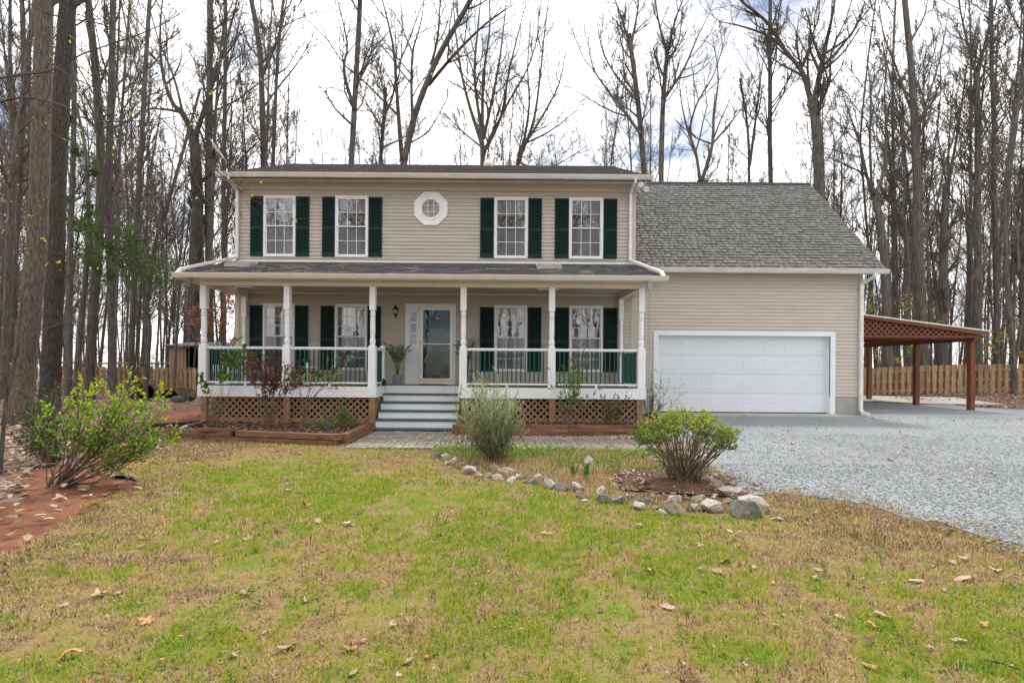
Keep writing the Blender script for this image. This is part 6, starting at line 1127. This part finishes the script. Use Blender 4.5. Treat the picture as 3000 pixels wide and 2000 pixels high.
b = GQ(1085, 1038); shrub('privet_shoots', b, 'yellow-green upright privet shoots behind the rosemary', 'shrub', [P(u, v, b.y) for u, v in ((1325, 1150), (1345, 1130), (1362, 1148), (1385, 1120), (1402, 1128), (1420, 1118), (1445, 1125), (1462, 1120), (1475, 1140), (1330, 1165), (1395, 1150), (1435, 1145))], bow(0.0), 0.006, 9, 0.2, 900, 0.036, 'leaf_spring', 85, 2.4, 0.12, 0.1, tonef=lambda p, r: r.normal(0.35, 0.25, len(p)))
b = GQ(1058, 1030); shrub('spindly_shrub', b, 'spindly twiggy sapling left of the rosemary', 'shrub', [P(u, v, b.y) for u, v in ((1327, 1200), (1332, 1240), (1362, 1255), (1340, 1220), (1355, 1275), (1325, 1270))], bow(0.0), 0.004, 6, 0.2, 160, 0.028, 'leaf_mid', 86, 2.2, 0.04, 0.1)
for (u, v, tops, lab, fl_) in ((1715, 1400, ((1724, 1341), (1718, 1350), (1730, 1345)), 'white-flowered daffodil clump in the island bed', True), (1677, 1398, ((1670, 1352), (1684, 1362)), 'green daffodil leaves without flowers in the island bed', False)):
    g = G(u, v); o = empty('daffodil', g, lab, 'flower'); b = MB(); f = MB(); r = random.Random(u)
    for k in range(11): a = Vector((g.x + r.gauss(0, 0.02), g.y + r.gauss(0, 0.02), g.z)); e = a + Vector((r.gauss(0.01, 0.03), r.gauss(0, 0.03), r.uniform(0.14, 0.24))); w_ = Vector((0.006, 0.002, 0)); m_ = a.lerp(e, 0.6); b.add([a - w_, a + w_, m_ + w_, m_ - w_, e], [(0, 1, 2, 3), (3, 2, 4)])
    b.build('leaves', M['leaf_flat'] if 'leaf_flat' in M else pm('daffodil_leaf', (0.07, 0.2, 0.045), 0.2, 6, 0.5), o)
    if fl_:
        for tu, tv in tops:
            e = P(tu, tv, g.y); MB().tube([(g.x, g.y, g.z), (g.x * .5 + e.x * .5, g.y, (g.z + e.z) / 2), e], 0.003, 5).build('stalk', M['rail_green'], o)
            for k in range(6):
                a = k * math.pi / 3; d = Vector((math.cos(a), -0.25, math.sin(a))); s2 = Vector((-math.sin(a), 0, math.cos(a))); f.add([e, e + d * 0.02 + s2 * 0.013, e + d * 0.042, e + d * 0.02 - s2 * 0.013], [(0, 1, 2, 3)])
            f.tube([e, e + Vector((0, -0.016, 0))], [0.006, 0.011], 7)
        f.build('petals', pm('petal', (0.8, 0.8, 0.74), 0.04, 5, 0.6), o)
# weeds between path and border
r = np.random.default_rng(95); n = 7000; x = r.uniform(-1.9, 3.0, n); y = r.uniform(7.3, 9.3, n); kp_ = in_isl(x, y) & ((fbm(x, y, 14, 1.8) + 0.22 * sm((y - 7.9) / 0.9)) > 0.52); x, y = x[kp_], y[kp_]
V, F, tq = leaf_cards(r, np.stack([x, y, hgt(x, y) + r.uniform(0.0, 0.11, len(x)) * (0.4 + fbm(x, y, 3, 4.0))], 1), 0.05, 2.4, 0.6, 0.3, np.clip(r.normal(0.6, 0.25, len(x)), 0, 1)); lb = NB(); lb.add(V, F, tq); tag(lb.build('ground_cover', M['leaf_mid']), 'leafy green weeds carpeting the back of the island bed', 'weeds', kind='stuff')
# hosta-like plant at the shrub foot
V, F, tq = leaf_cards(r, np.tile([[SHR.x + 0.02, SHR.y - 0.12, SHR.z + 0.02]], (14, 1)) + r.normal(0, 0.02, (14, 3)), 0.085, 1.7, 0.7, 0.3); lb = NB(); lb.add(V, F, tq); o = lb.build('leafy_seedling', M['leaf_mid'], None, off=(SHR.x, SHR.y - 0.12, SHR.z)); tag(o, 'small broad-leaved seedling at the foot of the clipped shrub', 'plant')
# cedar, rusty beech, budding saplings, sapling at the edge
def spray_tree(name, Y, trunk, w0, w1, tipsq, label, mat, nleaf, lsize, seed, nbr=14, brl=0.35, elong=1.8, n2=2, stem='twig', jit=0.35, sagk=0.0, lt0=0.2, lr=0.022):
    r = np.random.default_rng(seed); pts = [Q(u, v, Y) for u, v in trunk]; z = hz(pts[0].x, Y); pts[0].z = z - 0.1; o = empty(name, (pts[0].x, Y, z), label, 'tree'); tr = spline(pts, 20); t = np.linspace(0, 1, 20); k = K * Y / 1500; rad = (w0 + (w1 - w0) * t) * k / 2
    trunk_mesh(r, tr, rad, 9).build('trunk', M['bark'], o, smooth=True); L_ = []; nb = NB()
    for ti, u, v in tipsq:
        a = tr[int(ti * 19)]; e = np.array(Q(u, v, Y)) + np.array([0, r.normal(0, jit * 2), 0]); c = a * .5 + e * .5 + np.array([0, 0, sagk * np.linalg.norm(e - a)]); s_ = np.linspace(0, 1, 9)[:, None]; L_.append((1 - s_) ** 2 * a + 2 * s_ * (1 - s_) * c + s_ ** 2 * e)
    L_ = np.array(L_); R_ = np.tile(np.linspace(lr, 0.3 * lr, 9), (len(L_), 1)); nb.add(*tubes(L_, R_, 5)); ln = np.linalg.norm(L_[:, -1] - L_[:, 0], axis=1)
    p, d, l_, r_ = kids(r, L_, R_, nbr, 0.35, 1, 42, brl, np.maximum(ln, 0.8), 0.5); a1, q1 = grow(r, p, d, l_, np.maximum(r_, .004), np.full(len(r_), .003), 5, 0.16, -0.02); nb.add(*tubes(a1, q1, 3))
    p, d, l2, r_ = kids(r, a1, q1, 4, 0.2, 1, 42, 0.5, l_, 0.5); a2, q2 = grow(r, p, d, l2, np.full(len(l2), .003), np.full(len(l2), .002), 3, 0.16, -0.01); nb.add(*tubes(a2, q2, 3)); nb.build('crown', M[stem], o)
    kk = r.integers(0, len(a2), nleaf); f = r.random((nleaf, 1)); lp_ = a2[kk, 1] * (1 - f) + a2[kk, 2] * f; V, F, tq = leaf_cards(r, lp_, lsize, elong, 0.0, 0.3, None, nrm(a2[kk, 2] - a2[kk, 1]) * 0.5); lb = NB(); lb.add(V, F, tq); tag(lb.build('foliage', M[mat], o), kind='stuff')
spray_tree('cedar', 17.5, ((172, 890), (184, 760), (196, 640), (203, 500), (198, 360), (175, 240)), 15, 5, ((0.5, 240, 610), (0.5, 270, 590), (0.52, 320, 600), (0.5, 355, 620), (0.48, 385, 610), (0.5, 300, 560), (0.55, 260, 540), (0.55, 225, 560), (0.6, 250, 590), (0.65, 175, 520), (0.7, 150, 470), (0.72, 210, 490), (0.8, 225, 400), (0.85, 150, 330), (0.9, 165, 280), (0.5, 330, 640), (0.45, 270, 640), (0.62, 290, 530)), 'evergreen cedar with drooping green sprays among the left trunks', 'leaf_cedar', 24000, 0.065, 88, 22, 0.5, 5.0, sagk=0.06)
spray_tree('rusty_beech', 21, ((515, 900), (512, 800), (508, 700), (505, 620)), 6, 3, ((0.5, 485, 705), (0.5, 532, 690), (0.6, 500, 680), (0.7, 530, 670), (0.35, 484, 735), (0.4, 530, 740), (0.25, 500, 780), (0.3, 535, 775), (0.4, 470, 720), (0.45, 545, 715)), 'young beech holding rust-orange dead leaves behind the left porch', 'leaf_rust', 1500, 0.085, 89, 10, 0.4)
spray_tree('budding_sapling', 25.5, ((2020, 900), (2030, 780), (2045, 680), (2040, 560)), 7, 3, ((0.5, 1992, 690), (0.6, 2030, 650), (0.7, 2045, 620), (0.5, 2060, 680), (0.4, 2080, 700), (0.3, 1995, 800), (0.2, 2070, 815), (0.35, 2100, 800), (0.6, 2000, 660), (0.45, 2035, 700), (0.25, 2050, 830), (0.3, 2130, 715)), 'budding yellow-green sapling between garage and carport', 'leaf_yellow', 1050, 0.07, 90, 10, 0.4)
spray_tree('budding_shrub', 24.5, ((2318, 860), (2320, 810), (2325, 760)), 5, 2, ((0.5, 2285, 790), (0.6, 2300, 770), (0.7, 2335, 765), (0.5, 2350, 790), (0.4, 2275, 815), (0.8, 2320, 745), (0.5, 2340, 815), (0.6, 2262, 780)), 'ochre budding bush above the fence at the right edge', 'leaf_ochre', 1000, 0.08, 91, 10, 0.5)
spray_tree('edge_sapling', 7.0, ((0, 985), (14, 920), (30, 850), (42, 790), (50, 700)), 9, 4, ((0.5, 90, 840), (0.6, 70, 770), (0.6, 10, 740), (0.8, 85, 690), (0.9, 40, 620), (0.5, 0, 800)), 'thin leafless sapling at the lower left edge', 'leaf_ochre', 6, 0.04, 92, 5, 0.3, lr=0.007)
# tree outside the left edge whose thin budding branches hang into the picture
r = np.random.default_rng(93); oy = 7.2; tb0 = Vector((-10.2, 7.4, hz(-10.2, 7.4))); ov = empty('overhanging_tree', tb0, 'tree outside the left edge with thin budding branches hanging into the sky', 'tree')
tr = spline([tb0 + Vector((0, 0, -0.1)), tb0 + Vector((0.05, 0.1, 2.5)), tb0 + Vector((0.2, 0.1, 5)), tb0 + Vector((0.5, 0.0, 8)), tb0 + Vector((0.6, 0, 11))], 22); trunk_mesh(r, tr, np.linspace(0.26, 0.12, 22), 10).build('trunk', M['bark_big'], ov, smooth=True)
OV = [((-60, 240), (0, 180), (115, 164), (190, 124), (345, 70), (430, 20)), ((-60, 270), (0, 235), (60, 224), (145, 242), (212, 278), (356, 275), (480, 255)), ((-60, 200), (0, 238), (145, 320), (270, 396), (480, 498)), ((-60, -120), (240, -60), (300, 115), (345, 240), (436, 338), (552, 436), (600, 470)), ((-60, -100), (330, -60), (400, 285), (488, 396), (560, 440)), ((-60, -60), (100, 30), (250, 60), (380, 130), (500, 190), (600, 190)), ((-60, 500), (0, 540), (130, 580), (230, 600)), ((-60, 20), (60, 110), (190, 190), (330, 250), (450, 330), (545, 425), (560, 400)), ((600, -60), (690, 30), (800, 130), (920, 185)), ((-60, 430), (0, 465), (75, 482))]
L_ = []; W0 = []
for i, q in enumerate(OV): s_ = spline([Vector((tb0.x + 0.4, tb0.y, min(10.5, max(3.0, Q(*q[0], oy).z))))] + [Q(u, v, oy + 0.35 * math.sin(i * 2 + u * 0.01)) for u, v in q], 16); L_.append(s_); W0.append((0.024, 0.02, 0.013, 0.014, 0.012, 0.013, 0.01, 0.012, 0.009, 0.01)[i])
L_ = np.array(L_); R_ = np.array(W0)[:, None] * np.linspace(1, 0.16, 16)[None]; nb = NB(); nb.add(*tubes(L_, R_, 6))
p, d, l_, r_ = kids(r, L_, R_, 16, 0.25, 1, 40, 0.13, np.linalg.norm(L_[:, -1] - L_[:, 1], axis=1), 0.5); a1, q1 = grow(r, p, d, l_, np.clip(r_, .0025, .007), np.full(len(r_), .0018), 6, 0.14, -0.02); nb.add(*tubes(a1, q1, 3))
p, d, l2, r_ = kids(r, a1, q1, 3, 0.2, 1, 42, 0.5, l_, 0.5); a2, q2 = grow(r, p, d, l2, np.full(len(l2), .0024), np.full(len(l2), .0015), 4, 0.14, -0.01); nb.add(*tubes(a2, q2, 3)); nb.build('branches', M['twig'], ov)
kk = r.integers(0, len(a1), 130); V, F, tq = leaf_cards(r, a1[kk, -1], 0.045, 1.8, 0.2); lb = NB(); lb.add(V, F, tq); tag(lb.build('buds', M['leaf_yellow'], ov), kind='stuff')
# ------------------------------------------------------------------ things on the porch
def potted_palm(x, y, label, seed):
    o = empty('potted_palm', (x, y, ZD), label, 'potted plant', 'potted palms by the front door'); r = random.Random(seed)
    MB().lathe([(0.095, 0), (0.13, 0.24), (0.135, 0.265), (0.12, 0.265), (0.115, 0.23)], (x, y, ZD), 18).build('pot', M['terracotta'], o, smooth=False); MB().lathe([(0.118, 0.225), (0.02, 0.235)], (x, y, ZD), 14).build('soil', M['soil'], o)
    st = MB(); nb = NB(); rg = np.random.default_rng(seed)
    for k in range(15):
        a = r.uniform(0, 6.28); out = r.uniform(0.12, 0.46); hh = r.uniform(0.75, 1.08); p0 = Vector((x + 0.03 * math.cos(a), y + 0.03 * math.sin(a), ZD + 0.23)); p1 = p0 + Vector((0.12 * out * math.cos(a), 0.12 * out * math.sin(a), hh * 0.65)); p2 = p0 + Vector((out * math.cos(a), min(out * math.sin(a), 0.22), hh * (1.0 - 0.45 * out)))
        c = [p0.lerp(p1, t).lerp(p1.lerp(p2, t), t) for t in np.linspace(0, 1, 9)]; st.tube(c, [0.008 * (1 - 0.08 * i) for i in range(9)], 5)
        for i in range(3, 9):
            for s_ in (-1, 1):
                for h_ in (0, 0.5):
                    if i == 8 and h_: continue
                    q = np.array(c[i].lerp(c[min(i + 1, 8)], h_)); d = np.array((c[min(i + 1, 8)] - c[i - 1]).normalized()); sd3 = np.cross(d, [0.2 * math.cos(a), 0.2 * math.sin(a), 1]); sd3 = sd3 / (np.linalg.norm(sd3) + 1e-6); ln_ = r.uniform(0.13, 0.22) * (1.1 - 0.05 * (i - 3)); e = q + (d * 0.75 + sd3 * s_ * 0.7) * ln_ + np.array([0, 0, -0.05]); w_ = np.cross(e - q, [0.3, 0.9, 0.2]); w_ = w_ / np.linalg.norm(w_) * 0.007; m_ = q * .5 + e * .5 + np.array([0, 0, 0.015])
                    nb.add(np.array([q, m_ + w_, e, m_ - w_]), np.array([[0, 1, 2, 3]]), np.full(4, r.random()))
    st.build('stem', M['stem'] if False else pm('palm_stem', (0.09, 0.14, 0.03), 0.2, 5, 0.5), o); tag(nb.build('fronds', M['leaf_dark'], o), kind='stuff')
potted_palm(P(1164, 1100, 13.85).x, 13.85, 'potted palm in a grey pot left of the front door', 3); potted_palm(P(1368, 1100, 13.85).x, 13.85, 'potted palm in a grey pot half hidden behind the post right of the door', 4)
tag(MB().box(P(1265, 1130, 13.75).x - 0.35, P(1265, 1130, 13.75).x + 0.35, 13.65, 14.1, ZD + 0.002, ZD + 0.018).build('doormat', M['mat'], None, (P(1265, 1130, 13.75).x, 13.9, ZD)), 'brown doormat in front of the storm door', 'doormat')
def slat_chair(x, y, yaw, label):
    o = empty('wooden_chair', (x, y, ZD), label, 'chair', 'reclining wooden porch chairs'); Rm = Matrix.Rotation(yaw, 3, 'Z')
    def W(a, b, c): return Rm @ Vector((a, b, c)) + Vector((x, y, ZD))       # a: towards the front, b: across
    up = Rm @ Vector((0.8, 0, 0.6))
    for i in range(7): b_ = -0.24 + i * 0.08; MB().bar(W(-0.18, b_ * 0.85, 0.28), W(-0.62, b_ * 1.05, 0.98 - 0.06 * abs(i - 3) / 3), 0.055, 0.016, tuple(Rm @ Vector((0.85, 0, 0.53)))).build('back_slat', M['chairwood'], o)
    for i in range(7): MB().bar(W(-0.2 + i * 0.085, -0.27, 0.27 + 0.012 * i), W(-0.2 + i * 0.085, 0.27, 0.27 + 0.012 * i), 0.07, 0.018).build('seat_slat', M['chairwood'], o)
    for s_ in (-0.27, 0.27):
        MB().bar(W(0.36, s_, 0.0), W(0.30, s_, 0.36), 0.03, 0.07).build('front_leg', M['chairwood'], o); MB().bar(W(0.36, s_ * 0.96, 0.32), W(-0.55, s_ * 0.96, 0.0), 0.03, 0.08).build('side_rail', M['chairwood'], o)
    for c_, zz in ((-0.3, 0.42), (-0.52, 0.8)): MB().bar(W(c_ - 0.03, -0.28, zz), W(c_ - 0.03, 0.28, zz), 0.05, 0.02).build('cross_rail', M['chairwood'], o)
slat_chair(P(952, 1100, 13.2).x, 13.2, math.radians(205), 'reddish slatted wooden chair right of the white pedestal table'); slat_chair(P(845, 1100, 13.5).x, 13.5, math.radians(-30), 'reddish slatted wooden chair left of the white pedestal table, mostly behind a post')
tx = P(910, 1100, 13.35).x; tt_ = empty('pedestal_table', (tx, 13.35, ZD), 'round white pedestal table between the wooden porch chairs', 'table')
MB().lathe([(0.17, 0.0), (0.17, 0.03), (0.1, 0.06), (0.08, 0.2), (0.09, 0.34), (0.13, 0.42)], (tx, 13.35, ZD), 18).build('pedestal', M['white'], tt_, smooth=False); MB().lathe([(0.19, 0.42), (0.2, 0.43), (0.2, 0.455), (0.19, 0.465)], (tx, 13.35, ZD), 20).build('table_top', M['white'], tt_)
tp = empty('potted_herb', (tx - 0.06, 13.33, ZD + 0.465), 'small white pot with green herb on the pedestal table', 'potted plant'); MB().lathe([(0.05, 0), (0.065, 0.1), (0.055, 0.1)], (tx - 0.06, 13.33, ZD + 0.465), 12).build('pot', M['white'], tp)
V, F, tq = leaf_cards(r, np.array([[tx - 0.06, 13.33, ZD + 0.58]]) + r.normal(0, 0.035, (120, 3)), 0.05, 1.8, 0.5); lb = NB(); lb.add(V, F, tq); tag(lb.build('foliage', M['leaf_mid'], tp), kind='stuff')
xq = P(660, 1100, 13.5).x; wp = empty('white_planter', (xq, 13.5, ZD), 'tall white planter at the left end of the porch', 'planter'); MB().add([(xq - 0.17, 13.33, ZD), (xq + 0.17, 13.33, ZD), (xq + 0.17, 13.67, ZD), (xq - 0.17, 13.67, ZD), (xq - 0.22, 13.28, ZD + 0.5), (xq + 0.22, 13.28, ZD + 0.5), (xq + 0.22, 13.72, ZD + 0.5), (xq - 0.22, 13.72, ZD + 0.5)], [(0, 1, 5, 4), (1, 2, 6, 5), (2, 3, 7, 6), (3, 0, 4, 7), (0, 3, 2, 1)]).build('body', M['white'], wp); MB().box(xq - 0.2, xq + 0.2, 13.3, 13.7, ZD + 0.45, ZD + 0.47).build('soil', M['soil'], wp)
nl_ = empty('spot_lamp', (NXL + 0.06, YN - 0.1, ZD), 'small black lamp at the foot of the left newel', 'lamp'); MB().tube([(NXL + 0.07, YN - 0.14, ZD + 0.02), (NXL + 0.07, YN - 0.12, ZD + 0.12), (NXL + 0.03, YN - 0.1, ZD + 0.17)], [0.05, 0.045, 0.02], 10).build('head', M['black'], nl_); MB().lathe([(0.05, 0), (0.05, 0.02)], (NXL + 0.07, YN - 0.13, ZD), 10).build('base', M['black'], nl_)
for u, lab, mt in ((555, 'brown metal rain-chain cup hanging at the left porch gutter', 'rock_dark'), (1903, 'galvanised rain-chain cup hanging at the right porch gutter', 'steel')):
    c = P(u, 822, 11.8); o = empty('rain_chain', (c.x, 11.8, 3.28), lab, 'rain chain'); MB().lathe([(0.035, -0.2), (0.06, -0.02), (0.066, 0.02), (0.06, 0.02)], (c.x, 11.8, 3.28), 14).build('cup', M[mt], o)
    z = 3.08; ch_ = MB(); zg = hz(c.x, 11.8) + 0.0
    while z > zg + 0.05: ch_.tube([(c.x, 11.8, z), (c.x + 0.012, 11.8, z - 0.025), (c.x, 11.8, z - 0.05)], 0.0035, 4).tube([(c.x, 11.8, z), (c.x - 0.012, 11.8, z - 0.025), (c.x, 11.8, z - 0.05)], 0.0035, 4); z -= 0.05
    tag(ch_.build('chain', M[mt], o), kind='stuff')
# satellite dish on the roof corner
dc = P(633, 441, 14.6); sdn = empty('satellite_dish', (P(640, 512, 14.3).x, 14.3, 6.48), 'white satellite dish on a mast at the left roof corner', 'satellite dish'); nrm_ = Vector((0.80, 0.18, 0.57)).normalized(); e1 = nrm_.cross(Vector((0, 1, 0))).normalized(); e2 = nrm_.cross(e1); b = MB(); ring_ = []
for q in range(7):
    rr_ = q / 6 * 0.36; b.v += [tuple(dc + (e1 * math.cos(a) + e2 * math.sin(a)) * rr_ + nrm_ * (rr_ ** 2 * 0.5)) for a in np.linspace(0, 2 * math.pi, 24, endpoint=False)]
b.f = [(q * 24 + i, q * 24 + (i + 1) % 24, (q + 1) * 24 + (i + 1) % 24, (q + 1) * 24 + i) for q in range(6) for i in range(24)]; b.build('reflector', M['dome'], sdn, smooth=True)
m0 = Vector((P(646, 509, 14.3).x, 14.3, 6.5)); MB().tube([m0, m0 + Vector((-0.13, 0.1, 0.18)), dc - nrm_ * 0.1 + Vector((0, 0, -0.1))], 0.022, 7).build('mast', M['black'], sdn); MB().tube([dc - nrm_ * 0.14, dc - nrm_ * 0.02], 0.07, 8).box(dc.x - 0.22, dc.x - 0.06, dc.y - 0.05, dc.y + 0.08, dc.z - 0.22, dc.z - 0.08).build('bracket', M['black'], sdn)
ft = dc + nrm_ * 0.4 + e1 * -0.0 + Vector((0.1, 0, -0.22)); MB().tube([dc + Vector((0.2, 0, -0.28)), ft, ft + Vector((0.0, 0, 0.06)), ft + Vector((-0.06, 0, 0.1))], 0.013, 6).build('feed_arm', M['black'], sdn)
# ------------------------------------------------------------------ single leaves on the lawn
LM = {}
def leaf_mesh(seed, lobed, mat):
    r = np.random.default_rng(seed); n = 20 if lobed else 10; a = np.linspace(0, 2 * math.pi, n, endpoint=False); rad = (0.5 + 0.0 * a) if not lobed else (0.36 + 0.16 * np.cos(5 * a) * r.uniform(0.5, 1.2, n)) * (0.85 + 0.25 * np.cos(a))
    x = np.cos(a) * rad; y = np.sin(a) * rad * (0.9 if lobed else 0.45); c1, c2, c3 = r.uniform(0.1, 0.8), r.normal(0, 0.5), r.normal(0, 0.25)
    z = c1 * y ** 2 * 1.6 + c2 * x ** 2 * 0.6 + c3 * x * y * 2 + r.normal(0, 0.035, n); V = np.concatenate([np.stack([x, y, z], 1), [[0, 0, 0]], [[-0.5, 0, z[n // 2]], [-0.78, 0.02, z[n // 2] + 0.05], [-0.78, 0.045, z[n // 2] + 0.05]]]); V[:, 2] -= V[:, 2].min() - 0.02
    F = [[i, (i + 1) % n, n] for i in range(n)] + [[n + 1, n + 2, n + 3]]; return np_mesh('fallen_leaf', V, np.array(F), mat, None)
def lm(nm, c, c2): return pm(nm, c, 0.2, 6, 0.65, col2=c2, rnd=0.15)
LK = [('pale', lm('leaf_pale', (0.37, 0.265, 0.18), (0.55, 0.43, 0.32))), ('tan', lm('leaf_tan', (0.34, 0.2, 0.12), (0.5, 0.36, 0.25))), ('orange', lm('leaf_orange', (0.42, 0.19, 0.05), (0.55, 0.33, 0.14))), ('dark brown', lm('leaf_brown', (0.11, 0.045, 0.025), (0.2, 0.1, 0.06)))]
for nm, mt in LK: LM[nm] = [leaf_mesh(i + len(nm) * 9, i % 2 == 0, mt) for i in range(6)]
PL = [(145, 415, 1, 95), (415, 455, 1, 50), (755, 420, 2, 75), (740, 463, 0, 55), (325, 200, 1, 75), (240, 303, 0, 45), (1525, 160, 0, 60), (1625, 245, 1, 115), (1475, 375, 3, 85), (1840, 345, 0, 95), (1320, 418, 1, 75), (1685, 325, 0, 80), (985, 20, 1, 60), (520, 720, 1, 115), (625, 715, 0, 60), (1310, 710, 1, 95), (1620, 750, 0, 55), (345, 775, 0, 75), (785, 860, 2, 115), (565, 835, 1, 40), (370, 1045, 2, 120), (1235, 1040, 0, 80), (1525, 1000, 1, 130), (1855, 1010, 2, 110), (2265, 1050, 2, 75), (2165, 1070, 0, 70), (1915, 965, 2, 55), (2075, 880, 0, 70), (1875, 1130, 1, 80), (1150, 435, 0, 35), (1715, 480, 2, 35), (835, 265, 3, 55), (550, 268, 3, 45), (940, 178, 0, 35), (2110, 1150, 0, 60), (2330, 398, 0, 55), (1525, 138, 3, 40), (500, 240, 0, 70)]
PR = [(320, 355, 0, 75), (415, 365, 2, 35), (640, 455, 0, 65), (775, 540, 0, 95), (735, 600, 1, 105), (630, 580, 0, 50), (920, 570, 0, 60), (380, 600, 1, 75), (1260, 585, 0, 65), (1240, 628, 0, 60), (1020, 655, 2, 45), (650, 690, 2, 50), (390, 725, 3, 55), (465, 785, 0, 90), (845, 750, 3, 45), (1280, 425, 0, 30), (1445, 400, 0, 55), (1625, 325, 0, 50), (1935, 395, 3, 70), (1960, 550, 0, 100), (2030, 525, 1, 85), (2030, 635, 0, 135), (2200, 590, 0, 85), (1780, 645, 0, 80), (1920, 690, 1, 50), (1375, 835, 0, 60), (1355, 880, 0, 45), (1605, 830, 1, 100), (1535, 880, 2, 65), (1680, 920, 1, 55), (2010, 962, 0, 85), (1860, 1000, 0, 60), (1520, 970, 3, 85), (1040, 880, 0, 45), (1535, 1100, 2, 85), (860, 1095, 1, 60), (1765, 780, 3, 50), (1935, 775, 3, 45), (2140, 880, 2, 85), (110, 800, 3, 60), (1060, 315, 0, 60), (790, 378, 0, 55), (850, 388, 2, 45), (1250, 278, 0, 45), (1420, 275, 0, 60)]
PC = [(180, 822, 1, 60), (450, 850, 3, 45), (785, 815, 0, 70), (1320, 775, 0, 70), (1425, 787, 2, 35), (785, 545, 2, 55), (1010, 625, 0, 60), (2110, 735, 0, 80)]
ALL = [(u * 0.5527, 1350 + v * 0.5527, k, s_ * 0.5527) for u, v, k, s_ in PL] + [(1700 + u * 0.5527, 1350 + v * 0.5527, k, s_ * 0.5527) for u, v, k, s_ in PR] + [(1200 + u * 0.5102, 1150 + v * 0.5102, k, s_ * 0.5102) for u, v, k, s_ in PC]
ra = random.Random(4)
for i in range(150): v = 1330 + 650 * ra.random() ** 1.4; ALL.append((ra.uniform(0, 3000), v, ra.choice([0, 0, 1, 1, 2, 3]), ra.uniform(8, 16) * (0.6 + (v - 1330) / 700)))
for u, v, k, w_ in ALL:
    g = G(u, v)
    if not bool(in_lawn(np.array([g.x]), np.array([g.y]))[0]) and not bool(in_clay(np.array([g.x]), np.array([g.y]))[0]): continue
    nm = LK[k][0]; s_ = max(0.026, min(0.14, w_ * g.y / 1500 * 0.9)); o = link('fallen_leaf', ra.choice(LM[nm]), None, (g.x, g.y, g.z + 0.012), (ra.gauss(0, 0.16), ra.gauss(0, 0.16), ra.uniform(0, 6.28)), (s_, s_, s_))
    tag(o, 'dry %s leaf lying on the lawn' % nm, 'leaf', '%s leaves scattered on the lawn' % nm)
g = G(1700 + 2250 * .5527, 1350 + 1105 * .5527); tag(MB().tube([g + Vector((-0.06, 0.05, 0.02)), g + Vector((0, 0.01, 0.025)), g + Vector((0.05, -0.03, 0.015))], [0.005, 0.006, 0.004], 6).build('fallen_twig', M['bark'], None, g), 'short dead twig on the lawn at lower right', 'twig')
